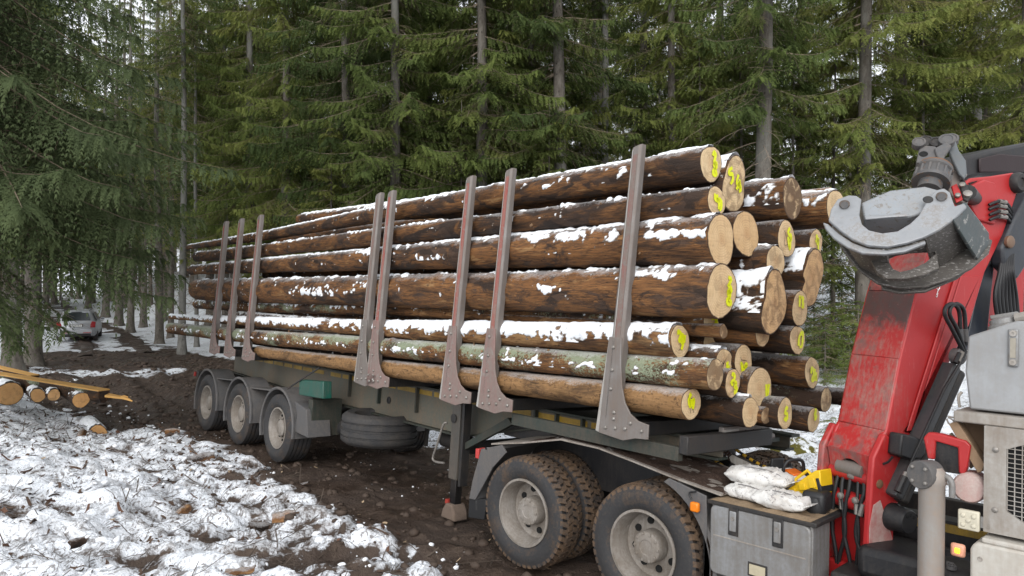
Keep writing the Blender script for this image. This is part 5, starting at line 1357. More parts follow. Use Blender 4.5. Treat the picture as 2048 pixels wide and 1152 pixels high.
# lower twin plate, seen beyond the open shell
low = [(1672, 448), (1700, 490), (1730, 535), (1760, 552), (1800, 556), (1850, 545), (1900, 520), (1940, 490), (1962, 470), (1985, 480), (1978, 505), (1945, 535), (1900, 558), (1850, 573), (1800, 576), (1755, 566), (1718, 540), (1690, 505), (1660, 455)]
low3 = [gpt(u, v, 0.40) for u, v in low]
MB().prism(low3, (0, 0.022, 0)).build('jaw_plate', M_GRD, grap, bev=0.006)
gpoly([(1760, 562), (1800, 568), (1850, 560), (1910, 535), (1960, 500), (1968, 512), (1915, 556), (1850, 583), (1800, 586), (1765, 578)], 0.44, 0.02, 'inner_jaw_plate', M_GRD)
# curved shell bars joining the plates: left back and right back, with the oval window between
def shell(edge_a, edge_b, name, mat, th=0.02):
    ra = [gpt(u, v, 0.022) for u, v in edge_a]; rb = [gpt(u, v, 0.40) for u, v in edge_b]
    n = len(ra); rings = []
    for i in range(n):
        dd = (ra[min(i + 1, n - 1)] - ra[max(i - 1, 0)]).normalized(); nn = Vector((-dd.z, 0, dd.x)) * th
        rings.append([ra[i], rb[i], rb[i] + nn, ra[i] + nn])
    MB().loft(rings).build(name, mat, grap, bev=0.004)
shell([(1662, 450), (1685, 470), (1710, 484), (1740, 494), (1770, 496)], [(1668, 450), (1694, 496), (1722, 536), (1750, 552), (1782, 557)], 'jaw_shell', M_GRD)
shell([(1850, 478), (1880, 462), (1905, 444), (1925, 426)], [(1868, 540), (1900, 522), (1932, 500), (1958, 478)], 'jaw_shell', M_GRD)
shell([(1770, 496), (1800, 492), (1825, 486), (1850, 478)], [(1790, 557), (1815, 555), (1842, 548), (1868, 540)], 'jaw_bar', M_GRD) if False else None
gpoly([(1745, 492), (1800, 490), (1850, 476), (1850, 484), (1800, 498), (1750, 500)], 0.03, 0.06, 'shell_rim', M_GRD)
# web between the shells with its lens-shaped window
wo = [(1750, 497), (1785, 494), (1820, 488), (1856, 478), (1872, 500), (1878, 536), (1850, 549), (1815, 557), (1775, 557), (1755, 545), (1742, 520)]
wi = [(1778, 512), (1792, 506), (1820, 501), (1850, 499), (1868, 501), (1872, 508), (1850, 526), (1822, 539), (1800, 544), (1786, 538), (1778, 524)]
of_ = [gpt(u, v, 0.20) for u, v in wo]; if_ = [gpt(u, v, 0.20) for u, v in wi]
bk_ = Vector((0, 0.03, 0))
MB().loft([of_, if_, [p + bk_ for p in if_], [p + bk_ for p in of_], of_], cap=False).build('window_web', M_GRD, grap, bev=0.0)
# broad blade at the jaw tip
bl = [gpt(1931, 407, 0.0), gpt(1936, 414, 0.0), gpt(1975, 492, 0.40), gpt(1986, 478, 0.40)]
q0, q1, q2, q3 = gpt(1906, 440, 0.0), gpt(1933, 405, 0.0), gpt(1988, 478, 0.40), gpt(1956, 520, 0.40)
nb = (q1 - q0).cross(q3 - q0).normalized() * 0.022
MB().prism([q0, q1, q1 + (q2 - q1) * 0.82, q2 + (q3 - q2) * 0.25, q3], nb).build('tip_blade', M_GRN, grap, bev=0.006)
# housing between the ears
hs = [(1722, 405), (1780, 380), (1850, 372), (1880, 380), (1850, 425), (1815, 434), (1775, 436), (1728, 440)]
MB().prism([gpt(u, v, 0.05) for u, v in hs], (0, 0.28, 0)).build('housing', metal('housing_grey', (0.27, 0.29, 0.31), (0.30, 0.28, 0.26), 0.4, 0.45, 0.3, (0.16, 0.14, 0.12), 7.0), grap, bev=0.012)
gpoly([(1728, 434), (1775, 431), (1815, 429), (1818, 434), (1775, 437), (1730, 441)], 0.045, -0.012, 'housing_edge', M_GR)
for (u, v) in ((1689, 410), (1883, 394)):
    MB().tube([gpt(u, v, -0.022), gpt(u, v, 0.43)], 0.022, 16).build('jaw_pin', M_GUARD, grap)
    MB().lathe([(0.030, 0), (0.030, -0.012), (0.018, -0.014), (0.016, -0.024), (0.004, -0.024)], gpt(u, v, 0.0), 'y', 20).build('pin_cap', plain('oily_pin', (0.11, 0.085, 0.07), 0.4, 0.5), grap, smooth=40)
MB().lathe([(0.028, 0), (0.024, 0.003)], gpt(1856, 399, -0.001), (0, -1, 0), 18).build('lightening_hole', M_DARK, grap)
# rotator: ribbed collar and upper body
c0_ = gpt(1861, 368, 0.19); c1_ = gpt(1876, 312, 0.19)
ax_ = (c1_ - c0_).normalized()
Lr = (c1_ - c0_).length
MB().lathe([(0.07, -0.06), (0.07, 0.0), (0.108, 0.0), (0.112, 0.02), (0.105, 0.03), (0.098, 0.09), (0.108, 0.10), (0.108, 0.12), (0.085, 0.13), (0.06, 0.135)], c0_, tuple(ax_), 30).build('rotator_body', metal('rotator_grey', (0.10, 0.10, 0.105), (0.13, 0.115, 0.10), 0.5, 0.5, 0.3, (0.20, 0.10, 0.05), 7.0), grap, smooth=35)
a_ = ax_.cross(Vector((0, 1, 0))).normalized(); b_ = ax_.cross(a_)
for k in range(14):
    an = 2 * PI * k / 14
    pr = c0_ + (a_ * math.cos(an) + b_ * math.sin(an)) * 0.102
    MB().box(pr + ax_ * 0.055, (0.014, 0.014, 0.07), Matrix((a_, b_, ax_)).transposed()).build('rotator_rib', M_GUARD, grap, bev=0.003)
MB().lathe([(0.100, 0.118), (0.104, 0.122), (0.104, 0.132), (0.09, 0.136)], c0_, tuple(ax_), 30).build('rust_ring', plain('rust_ring', (0.17, 0.085, 0.045), 0.8), grap, smooth=35)
# neck block, knuckles and suspension link
def npoly(pts, w, th, name, mat, bev=0.008): return gpoly(pts, w, th, name, mat, bev)
npoly([(1832, 325), (1838, 298), (1850, 290), (1872, 292), (1878, 300), (1874, 325)], 0.12, 0.14, 'neck_block', M_GUARD)
MB().lathe([(0.026, 0), (0.018, -0.004), (0.012, -0.002)], gpt(1847, 308, 0.12), 'y', 16).build('neck_port', M_HOLE, grap)
for (u, v, r_, w_) in ((1838, 283, 0.040, 0.10), (1852, 281, 0.046, 0.16), (1872, 283, 0.04, 0.15), (1894, 278, 0.048, 0.12), (1903, 276, 0.044, 0.22)):
    MB().lathe([(r_ * .8, 0.05), (r_, 0.04), (r_, 0.0), (r_ * 0.7, -0.008), (r_ * 0.6, -0.002), (0.008, -0.002)], gpt(u, v, w_), 'y', 22).build('knuckle', M_DARK if u in (1852, 1872) else M_GUARD, grap, smooth=40)
MB().tube([gpt(1836, 283, 0.20), gpt(1908, 277, 0.20)], 0.022, 12).build('knuckle_shaft', M_DARK, grap)
npoly([(1868, 296), (1892, 284), (1904, 290), (1890, 310), (1880, 345), (1872, 345), (1876, 318)], 0.10, 0.03, 'link_arm', M_GUARD)
npoly([(1895, 272), (1912, 282), (1918, 300), (1932, 320), (1934, 345), (1928, 356), (1918, 348), (1905, 322), (1896, 300)], 0.20, 0.03, 'suspension_link', metal('link_grey', (0.14, 0.155, 0.165), (0.15, 0.14, 0.13), 0.35, 0.45, 0.3))
npoly([(1880, 345), (1895, 335), (1915, 342), (1926, 362), (1934, 380), (1938, 398), (1930, 404), (1912, 400), (1895, 380), (1888, 366)], 0.26, 0.05, 'tip_bracket', metal('tip_bracket_dusty', (0.20, 0.17, 0.155), (0.22, 0.18, 0.155), 0.5, 0.5, 0.2))
npoly([(1902, 372), (1914, 366), (1928, 398), (1912, 405)], 0.252, 0.012, 'red_tip_plate', M_RED)
npoly([(1926, 352), (1936, 372), (1944, 388), (1936, 402), (1926, 398), (1918, 366)], 0.245, 0.02, 'side_lug', M_DARK)
for (u, v, r_) in ((1928, 352, .016), (1924, 371, .018), (1935, 389, .026), (1915, 392, .016)):
    MB().lathe([(r_, 0), (r_, -0.014), (r_ * .5, -0.018)], gpt(u, v, 0.245), 'y', 10).build('lug_bolt', M_BOLT, grap)
# link that carries the grapple over to the boom head
pA, pB = GF.M @ gpt(1935, 385, 0.28), CR.M @ cpt(1950, 400, 0.10)
mi = GF.M.inverted()
MB().tube([mi @ pA, mi @ pB], 0.05, 12).build('carrier_shaft', M_DARK, grap)

# ------------------------------------------------------------------ timber offcuts jammed behind the leg
def offcut(name, label, pts, w, th, mat):
    q_ = [TK.at(u, v, w) for u, v in pts]
    c = sum(q_, Vector()) / len(q_)
    o = MB().prism([p_ - c for p_ in q_], (0, th, 0)).build(name, mat, None, bev=0.004)
    o.matrix_world = TK.M @ Matrix.Translation(c)
    return prop(o, label=label, cat='plank', group='timber offcuts beside the oil tank')
def plank_mat(name, c1, c2):
    k = NT(name)
    o = k.coord('Object', (3, 3, 3))
    a = k.noise(k.coord('Object', (2, 12, 2), rot=(0, R(40), 0)), 5, 5, 0.65, 0.3); b = k.noise(o, 20, 4, 0.6)
    c = k.mix(a, c1, c2); k.bump(b, 0.3, 0.006)
    return k.done(c, 0.8, 0, 0.2)
offcut('timber_offcut', 'squared brown timber offcut leaning under the tank shelf', [(1897, 848), (1914, 842), (1970, 930), (1963, 944), (1955, 946)], 0.07, 0.10, plank_mat('offcut_brown', (0.16, 0.10, 0.06), (0.32, 0.22, 0.14)))
offcut('timber_offcut', 'broad dark plank offcut standing behind the cooler box edge', [(1916, 842), (1972, 848), (1972, 925), (1958, 905)], 0.20, 0.05, plank_mat('offcut_dark', (0.10, 0.062, 0.038), (0.21, 0.14, 0.09)))
offcut('timber_offcut', 'grey weathered plank offcut lowest beside the red bracket', [(1888, 884), (1900, 866), (1950, 925), (1942, 938)], 0.18, 0.05, plank_mat('offcut_grey', (0.18, 0.14, 0.105), (0.33, 0.27, 0.20)))
o = MB().tube(smooth_path([TK.at(u, v, 0.12) - TK.at(1905, 846, 0.12) for u, v in [(1893, 838), (1899, 848), (1908, 843), (1896, 833), (1915, 838), (1925, 846)]], 5), 0.005, 6).build('wire_loop', M_ALU2, None)
o.matrix_world = TK.M @ Matrix.Translation(TK.at(1905, 846, 0.12)); prop(o, label='bent loop of grey wire hooked over the timber offcuts', cat='wire')
# ------------------------------------------------------------------ loose things on the truck deck
def sack(label, c, L, W, H, yaw, seed, M=None):
    nx_, ny_ = 44, 28; vs = []; fs = []
    for i in range(nx_):
        for j in range(ny_):
            a = 2 * i / (nx_ - 1) - 1; th = 2 * PI * j / ny_
            ex = (1 - abs(a) ** 3.2) ** 0.5
            yy = math.cos(th); zz = math.sin(th)
            sy = math.copysign(abs(yy) ** 0.6, yy) * W / 2 * (0.80 + 0.2 * ex); sz = math.copysign(abs(zz) ** 0.85, zz) * H / 2 * (0.12 + 0.88 * ex)
            nz = float(fbm(np.array([a * 3.0 + seed * 4]), np.array([yy * 2.2 + 3]), np.array([zz * 1.5 + 2]), octs=3, s=seed)[0]) - 0.5
            nf = float(fbm(np.array([a * 9 + seed]), np.array([yy * 6 + 3]), np.array([zz * 4.]), octs=2, s=seed + 8)[0]) - 0.5
            rdg = abs(float(fbm(np.array([a * 4.5 + seed * 2]), np.array([yy * 3.5 + a * 2]), np.array([zz * 2.]), octs=2, s=seed + 30)[0]) - 0.5)
            nf = nf - 0.9 * rdg + 0.1
            up = 1 if zz > -0.2 else 0.2
            vs.append((a * L / 2 * (1 + 0.05 * nz), sy * (1 + 0.3 * nz + 0.1 * nf), H / 2 + sz * (1 + (0.9 * nz + 0.55 * nf) * up)))
    for i in range(nx_ - 1):
        for j in range(ny_):
            j2 = (j + 1) % ny_
            fs.append((i * ny_ + j, i * ny_ + j2, (i + 1) * ny_ + j2, (i + 1) * ny_ + j))
    fs.append(tuple(range(ny_ - 1, -1, -1))); fs.append(tuple(range((nx_ - 1) * ny_, nx_ * ny_)))
    k = _mc.get('sack')
    if not k:
        k = NT('white_woven_sack')
        w = k.coord('World')
        a = k.noise(w, 11, 5, 0.65, 0.8); b = k.noise(k.coord('World', (1, 1, 1), rot=(0, 0, R(30))), 24, 4, 0.7, 2.0)
        c_ = k.mix(k.ramp(a, [(0.5, 0.0), (0.75, 0.7)]), (0.60, 0.585, 0.56), (0.36, 0.31, 0.26))
        c_ = k.mix(k.ramp(b, [(0.58, 0.0), (0.63, 0.75)]), c_, (0.13, 0.11, 0.12))
        k.bump(b, 0.5, 0.02); k.bump(a, 0.3, 0.01)
        k = _mc['sack'] = k.done(c_, 0.6, 0, 0.3)
    root = empty('sack', (M or TK.M) @ Matrix.Translation(c) @ Matrix.Rotation(yaw, 4, 'Z'), label=label, cat='sack', group='white sacks on the truck deck')
    mesh_obj('sack_body', vs, fs, k, root, smooth=180)
    sm_ = [(-L * .42 + L * .84 * i / 12, -W * .20 + .004 * math.sin(i * 2.), H * (1.02 - .35 * abs(i / 6 - 1) ** 3)) for i in range(13)]
    MB().tube(sm_, 0.0035, 5).build('stitched_seam', plain('grey_thread', (0.16, 0.15, 0.15), 0.8), root)
    MB().prism([(L / 2 - 0.01, -W * .36, H * .44), (L / 2 + 0.045, -W * .30, H * .62), (L / 2 + 0.04, W * .30, H * .55), (L / 2 - 0.01, W * .36, H * .44)], (0, 0, 0.006)).build('folded_mouth', k, root)
    return root
c = TK.at(1520, 968, 0.34)
sack('long white sack lying across the top of the other sacks', (c.x, 0.33, 1.10), 0.46, 0.24, 0.13, R(6), 1)
c = TK.at(1472, 985, 0.18)
sack('half-empty white sack lying beside the bark litter', (2.00, 0.20, 1.022), 0.34, 0.24, 0.10, R(-8), 2)
c = TK.at(1550, 1000, 0.10)
sack('crumpled white sack with folded mouth at the locker edge', (2.26, 0.14, 1.022), 0.36, 0.24, 0.12, R(3), 3)

# chainsaw
cs = empty('chainsaw', TK.M @ Matrix.Translation((2.08, 0.60, 1.04)) @ Matrix.Rotation(R(-20), 4, 'Z') @ Matrix.Rotation(R(8), 4, 'Y'), label='white and orange chainsaw lying behind the white sacks', cat='chainsaw')
M_CSW = plain('chainsaw_white', (0.62, 0.60, 0.56), 0.4, 0, 0.15)
M_CSO = plain('chainsaw_orange', (0.62, 0.13, 0.015), 0.4, 0, 0.15)
MB().prism([(-0.10, -0.06, 0.0), (0.20, -0.06, 0.0), (0.22, -0.06, 0.09), (0.12, -0.06, 0.15), (-0.04, -0.06, 0.16), (-0.11, -0.06, 0.10)], (0, 0.13, 0)).build('engine_housing', M_CSW, cs, bev=0.018)
MB().prism([(0.0, -0.055, 0.150), (0.11, -0.055, 0.148), (0.10, -0.055, 0.165), (0.01, -0.055, 0.172)], (0, 0.11, 0)).build('top_cover', M_CSO, cs, bev=0.008)
MB().prism([(0.20, -0.03, 0.02), (0.38, -0.03, 0.01), (0.40, -0.03, 0.04), (0.36, -0.03, 0.11), (0.24, -0.03, 0.13), (0.22, -0.03, 0.105), (0.33, -0.03, 0.085), (0.34, -0.03, 0.045), (0.20, -0.03, 0.055)], (0, 0.06, 0)).build('rear_handle', M_CSO, cs, bev=0.008)
MB().tube(smooth_path([(0.04, -0.075, 0.03), (0.03, -0.085, 0.16), (0.035, -0.06, 0.235), (0.05, 0.0, 0.25), (0.06, 0.07, 0.235), (0.065, 0.09, 0.12), (0.06, 0.085, 0.02)], 6), 0.013, 10).build('front_handle', M_HOSE, cs, smooth=60)
MB().prism([(-0.08, -0.09, 0.02), (-0.5, -0.09, 0.045), (-0.53, -0.09, 0.075), (-0.5, -0.09, 0.105), (-0.08, -0.09, 0.11)], (0, 0.008, 0)).build('guide_bar', M_ALU2, cs, bev=0.002)
pp_ = [(-0.08, -0.086, 0.015), (-0.5, -0.086, 0.038), (-0.536, -0.086, 0.075), (-0.5, -0.086, 0.112), (-0.08, -0.086, 0.116)]
MB().tube(pp_, 0.006, 5).build('saw_chain', M_DARK, cs)
MB().prism([(-0.115, -0.085, 0.02), (0.08, -0.085, 0.01), (0.09, -0.085, 0.10), (-0.06, -0.085, 0.13), (-0.115, -0.085, 0.10)], (0, 0.025, 0)).build('sprocket_cover', M_CSW, cs, bev=0.008)
MB().lathe([(0.02, 0), (0.018, -0.012)], (0.17, -0.062, 0.05), 'y', 14).build('oil_cap', M_HOSE, cs)
MB().bb((-0.12, -0.07, 0.06), (-0.095, 0.05, 0.21)).build('hand_guard', M_HOSE, cs, bev=0.008)

# yellow wheel chock
wc = empty('wheel_chock', TK.M @ Matrix.Translation((2.31, 0.40, 1.115)) @ Matrix.Rotation(R(-12), 4, 'Z') @ Matrix.Rotation(R(-16), 4, 'Y'), label='yellow plastic wheel chock with grip wedged beside the crane', cat='wheel chock')
M_YP = plain('yellow_plastic', (0.66, 0.42, 0.012), 0.4, 0, 0.15)
MB().prism([(-0.11, -0.07, -0.03), (0.17, -0.07, -0.03), (0.20, -0.07, 0.13), (0.16, -0.07, 0.13), (-0.10, -0.07, 0.02)], (0, 0.14, 0)).build('wedge_body', M_YP, wc, bev=0.008)
for k in range(3):
    MB().box((-0.05 + k * 0.085, -0.074, 0.01 + k * 0.02), (0.05, 0.012, 0.03 + 0.018 * k)).build('moulded_rib', M_YP, wc, bev=0.003)
MB().tube([(-0.03, -0.05, 0.04), (-0.02, -0.05, 0.085), (0.09, -0.05, 0.135), (0.115, -0.05, 0.10)], 0.011, 8).build('grip', M_YP, wc, smooth=60)
MB().box((0.165, 0.0, 0.03), (0.03, 0.145, 0.10)).build('dark_socket', M_HOSE, wc, bev=0.006)

# coiled and plain air lines from the truck to the trailer front
def coil(label, path, r, wire, turns, mat, name='coiled_air_hose'):
    P = smooth_path(path, 24); n = len(P); N = turns * 12
    pts = []
    for i in range(N + 1):
        f = i / N * (n - 1); k = min(int(f), n - 2); q_ = P[k].lerp(P[k + 1], f - k)
        d_ = (P[min(k + 2, n - 1)] - P[max(k - 1, 0)]).normalized()
        a_ = d_.cross(Vector((0.2, 0.1, 1))).normalized(); b_ = d_.cross(a_)
        an = 2 * PI * i / 12
        pts.append(q_ + (a_ * math.cos(an) + b_ * math.sin(an)) * r)
    c_ = P[0].copy()
    o_ = MB().tube([p_ - c_ for p_ in pts], wire, 6).build(name, mat, None, smooth=60)
    o_.matrix_world = TK.M @ Matrix.Translation(c_)
    return prop(o_, label=label, cat='hose', group='air lines between truck and trailer')
coil('black coiled air hose drooping from the trailer front plate', [TK.at(1425, 868, 1.0), TK.at(1398, 890, 0.9), TK.at(1412, 925, 0.85), TK.at(1450, 950, 0.8), TK.at(1500, 952, 0.75)], 0.038, 0.008, 26, M_HOSE)
coil('black coiled air hose lying along the litter towards the chainsaw', [TK.at(1460, 935, 0.85), TK.at(1500, 948, 0.85), TK.at(1545, 945, 0.9), TK.at(1585, 938, 0.95)], 0.042, 0.009, 22, M_HOSE)
coil('thin red-brown coiled air hose looped between the two black ones', [TK.at(1440, 880, 1.05), TK.at(1455, 910, 1.0), TK.at(1490, 925, 1.0), TK.at(1530, 930, 1.0)], 0.030, 0.006, 18, plain('brown_hose', (0.07, 0.035, 0.022), 0.5))
for lab, pth in (('yellow-banded cable hanging in a bow over the bark litter', [(1428, 872, .95), (1416, 895, .88), (1425, 915, .82), (1450, 935, .78), (1490, 958, .72), (1530, 955, .75)]),
                 ('yellow-banded cable running straight down to the chainsaw', [(1430, 868, 1.05), (1460, 890, 1.0), (1500, 918, .98), (1540, 938, .96), (1580, 945, .95)])):
    P = smooth_path([TK.at(*q_) for q_ in pth], 6); c_ = P[0].copy()
    root = empty('banded_cable', TK.M @ Matrix.Translation(c_), label=lab, cat='cable', group='air lines between truck and trailer')
    MB().tube([p_ - c_ for p_ in P], 0.012, 8).build('cable_core', M_HOSE, root, smooth=60)
    for k in range(2, len(P) - 2, 2):
        MB().tube([P[k] - c_, P[k + 1] - c_], 0.0145, 8).build('yellow_band', M_HOSEY, root, smooth=60)
# ------------------------------------------------------------------ spruce forest
@cached
def needle_mat(name='spruce_needles', c0=(0.080, 0.112, 0.040), c1=(0.158, 0.200, 0.058), c2=(0.250, 0.265, 0.075), brown=(0.20, 0.155, 0.09), spread=1.5):
    k = NT(name)
    tint = k.attr('tint'); tip = k.attr('tip')
    rnd = k.n('ShaderNodeObjectInfo').outputs['Random']
    f = k.math('ADD', k.math('MULTIPLY', tint, 0.55), k.math('MULTIPLY', tip, 0.30))
    f = k.math('ADD', f, k.math('MULTIPLY', k.math('SUBTRACT', rnd, 0.5), 0.55 * spread))
    c = k.ramp(f, [(0.12, c0), (0.50, c1), (0.95, c2)])
    br = k.ramp(k.math('ADD', tint, k.math('MULTIPLY', tip, -0.9)), [(0.25, 0.0), (0.75, 0.65)])
    c = k.mix(br, c, brown)
    k.b.inputs['Base Color'].default_value = (0, 0, 0, 1)
    m = k.done(c, 0.7, 0, 0.10)
    tr = k.n('ShaderNodeBsdfTranslucent'); k.l(c, tr.inputs[0])
    mx = k.n('ShaderNodeMixShader'); mx.inputs[0].default_value = 0.45
    k.l(k.b.outputs[0], mx.inputs[1]); k.l(tr.outputs[0], mx.inputs[2]); k.l(mx.outputs[0], k.out.inputs[0])
    return m
M_NEEDLE = needle_mat()
M_TWIG = plain('dead_twigs', (0.21, 0.165, 0.122), 0.85, 0, 0.45, 6)
def trunk_mat(name, c1, c2, pale=0.0):
    k = NT(name)
    o = k.coord('Object', (1, 1, 0.35))
    a = k.noise(o, 9, 6, 0.7, 0.4); b = k.noise(k.coord('Object', (1, 1, 1)), 38, 4, 0.7); g = k.noise(k.coord('Object', (1, 1, 0.5), (3, 1, 0)), 1.6, 4, 0.6)
    rnd = k.n('ShaderNodeObjectInfo').outputs['Random']
    c = k.mix(k.ramp(a, [(0.32, 0.0), (0.66, 1.0)]), c1, c2)
    kn = k.voro(k.coord('Object', (1, 1, 0.6)), 7.5)
    c = k.mix(k.ramp(kn, [(0.10, 0.85), (0.17, 0.0)]), c, tuple(x * 0.45 for x in c1))
    c = k.mix(k.ramp(k.math('ADD', k.math('MULTIPLY', g, 0.7), k.math('MULTIPLY', b, 0.3)), [(0.52 - 0.1 * pale, 0.0), (0.66 - 0.1 * pale, 0.75)]), c, (0.20, 0.205, 0.185))
    c = k.mix(k.math('MULTIPLY', rnd, 0.35), c, (0.055, 0.05, 0.042))
    k.bump(k.math('ADD', k.math('MULTIPLY', a, .5), k.math('MULTIPLY', b, .5)), 0.6, 0.03)
    return k.done(c, 0.85, 0, 0.2)
M_TRUNK = trunk_mat('spruce_trunk', (0.075, 0.062, 0.050), (0.21, 0.188, 0.162), 0.4)
M_TRUNKP = trunk_mat('pale_trunk', (0.13, 0.125, 0.115), (0.30, 0.29, 0.27), 1.0)

def spruce_geometry(H, z0, Lmax, seed, whorl=0.34, per=5, twig=0.075, K=9, nl=0.078, nw=0.0140, dead_from=None, top_sparse=0.5, custom=None, droop=1.0, hang=0.75, zfull=13.0):
    """needles (triangles), wood (thin prisms) of one spruce; its foot at the origin"""
    g = np.random.default_rng(seed)
    br = []
    if custom is None:
        z = z0
        while z < H - 0.3:
            q = (z - z0) / (H - z0)
            n = per if z < zfull else max(3, int(per * top_sparse) + 1)
            for j in range(n):
                L = Lmax * (0.55 + 0.45 * min(1, q / 0.10)) * (1 - q) ** 0.75 * g.uniform(0.5, 1.25)
                if g.random() < 0.07: continue
                br.append((z + g.uniform(-.3, .3), g.uniform(0, 2 * PI), max(L, 0.3), g.uniform(-0.25, 0.14) - 0.25 * (1 - q) * droop, g.uniform(0, 1)))
            z += whorl * (1.0 if z < zfull else 1.7) * g.uniform(0.8, 1.2)
    else:
        br = custom(g)
    T = []; wood_v = []; wood_f = []
    def stick(pts, r0, r1):
        n = len(pts); base = len(wood_v)
        for i, p in enumerate(pts):
            d = pts[min(i + 1, n - 1)] - pts[max(i - 1, 0)]; d = d / (np.linalg.norm(d) + 1e-9)
            a = np.cross(d, [0.3, 0.2, 1.0]); a /= np.linalg.norm(a) + 1e-9; b = np.cross(d, a)
            r = r0 + (r1 - r0) * i / max(n - 1, 1)
            for q in range(3):
                an = 2 * PI * q / 3; wood_v.append(p + (a * math.cos(an) + b * math.sin(an)) * r)
        for i in range(n - 1):
            for q in range(3):
                wood_f.append((base + i * 3 + q, base + i * 3 + (q + 1) % 3, base + (i + 1) * 3 + (q + 1) % 3, base + (i + 1) * 3 + q))
    for (z, phi, L, ang, tint) in br:
        out = np.array([math.cos(phi), math.sin(phi), 0]); lat = np.array([-math.sin(phi), math.cos(phi), 0])
        sway = g.uniform(-.25, .25)
        def axis(s):
            s = np.asarray(s)[..., None]
            return np.array([0, 0, z]) + out * (s * L * 0.97) + lat * (sway * L * s * s) + np.array([0, 0, 1.0]) * (L * (ang * s - 0.32 * droop * s * s + 0.30 * droop * s ** 3.2))
        stick(list(axis(np.linspace(0, 1, 7))), 0.007 + 0.0045 * L, 0.002)
        nt = max(int(L / twig), 4)
        s = np.linspace(0.11, 1.0, nt) + g.uniform(-.02, .02, nt)
        s = np.repeat(np.clip(s, 0.05, 1.0), 2)
        sd = np.tile([1.0, -1.0], nt)
        l = (0.16 + 0.24 * L * (1 - s) ** 0.8 * np.minimum(1, s * 3)) * g.uniform(0.6, 1.25, 2 * nt)
        l = np.minimum(l, 0.75)
        p0 = axis(s)
        fw = out * 0.75 + np.array([0, 0, -0.12])
        d = fw[None] * g.uniform(0.5, 1.1, (2 * nt, 1)) + lat[None] * (sd * g.uniform(0.45, 1.0, 2 * nt))[:, None]
        d[:, 2] += g.uniform(-.45, 0.05, 2 * nt)
        d /= np.linalg.norm(d, axis=1)[:, None]
        hg = hang * g.uniform(0.3, 1.25, 2 * nt)
        tt = np.clip(tint * 0.65 + g.uniform(0, .35, 2 * nt), 0, 1)
        T.append((p0, d, l, hg, tt, s))
        # bare inner twigs
        nb = int(6 * L)
        for _ in range(nb):
            sb = g.uniform(0.03, 0.55); a = axis(np.array(sb)).reshape(3)
            dd = out * g.uniform(.1, .8) + lat * g.uniform(-1, 1) + np.array([0, 0, g.uniform(-.9, .15)]); dd /= np.linalg.norm(dd)
            ll = g.uniform(.2, .6) * min(1, L / 2 + .2)
            stick([a, a + dd * ll * .5, a + dd * ll + np.array([0, 0, -.08 * ll])], 0.005, 0.002)
    if dead_from is not None:
        z = dead_from
        while z < z0 + 0.5:
            phi = g.uniform(0, 2 * PI); L = g.uniform(0.6, 2.0)
            out = np.array([math.cos(phi), math.sin(phi), 0]); lat = np.array([-math.sin(phi), math.cos(phi), 0])
            pts = [np.array([0, 0, z]) + out * L * s_ + np.array([0, 0, -L * (0.12 * s_ + 0.30 * s_ * s_)]) + lat * 0.1 * s_ * s_ * L for s_ in np.linspace(0, 1, 5)]
            stick(pts, 0.012, 0.003)
            for _ in range(int(5 * L)):
                i = g.integers(1, 5); dd = out * g.uniform(.2, 1) + lat * g.uniform(-1, 1) + np.array([0, 0, g.uniform(-.8, .1)]); dd /= np.linalg.norm(dd)
                ll = g.uniform(.15, .55); stick([pts[i], pts[i] + dd * ll * .5, pts[i] + dd * ll + np.array([0, 0, -.1 * ll])], 0.0045, 0.002)
            z += g.uniform(0.10, 0.24)
    p0 = np.concatenate([t[0] for t in T]); d = np.concatenate([t[1] for t in T]); l = np.concatenate([t[2] for t in T])
    hg = np.concatenate([t[3] for t in T]); tt = np.concatenate([t[4] for t in T]); ss = np.concatenate([t[5] for t in T])
    M = len(p0)
    side = np.cross(d, [0, 0, 1.0]); side /= np.linalg.norm(side, axis=1)[:, None] + 1e-9
    V = []; TI = []; TP = []
    for k in range(K):
        f = (k + 0.35) / K
        pos = p0 + d * (l * f)[:, None]; pos[:, 2] -= hg * l * f * f
        dk = d.copy(); dk[:, 2] -= 2 * hg * f; dk /= np.linalg.norm(dk, axis=1)[:, None]
        upv = np.cross(side, dk)
        for sg in (1, -1):
            roll = g.uniform(-0.8, 0.8, M)[:, None]
            sv = side * np.cos(roll) + upv * np.sin(roll)
            le = nl * g.uniform(.7, 1.3, M)[:, None] * (1.0 if k < K - 1 else 1.25)
            tipv = pos + dk * le * 0.9 + sv * sg * le * (0.55 if k < K - 1 else 0.15)
            bw = (sv * 0.85 - dk * (0.5 * sg)) * nw
            a = pos - bw; b = pos + bw
            V.append(np.stack([a, b, tipv], 1))
            TI.append(np.repeat(tt[:, None], 3, 1)); tp = np.clip(0.35 * ss + 0.65 * f * 0.9, 0, 1)
            TP.append(np.stack([tp * .8, tp * .8, tp], 1))
    V = np.concatenate(V).reshape(-1, 3); TI = np.concatenate(TI).ravel(); TP = np.concatenate(TP).ravel()
    return V, TI, TP, np.array(wood_v), wood_f

def needle_mesh(name, V, TI, TP, mat):
    me = bpy.data.meshes.new(name)
    n = len(V)
    me.vertices.add(n); me.vertices.foreach_set('co', V.astype(np.float32).ravel())
    me.loops.add(n); me.loops.foreach_set('vertex_index', np.arange(n, dtype=np.int32))
    me.polygons.add(n // 3); me.polygons.foreach_set('loop_start', np.arange(0, n, 3, dtype=np.int32))
    for k, a in (('tint', TI), ('tip', TP)):
        at = me.attributes.new(k, 'FLOAT', 'POINT'); at.data.foreach_set('value', a.astype(np.float32))
    me.update(calc_edges=True)
    me.materials.append(mat)
    return me

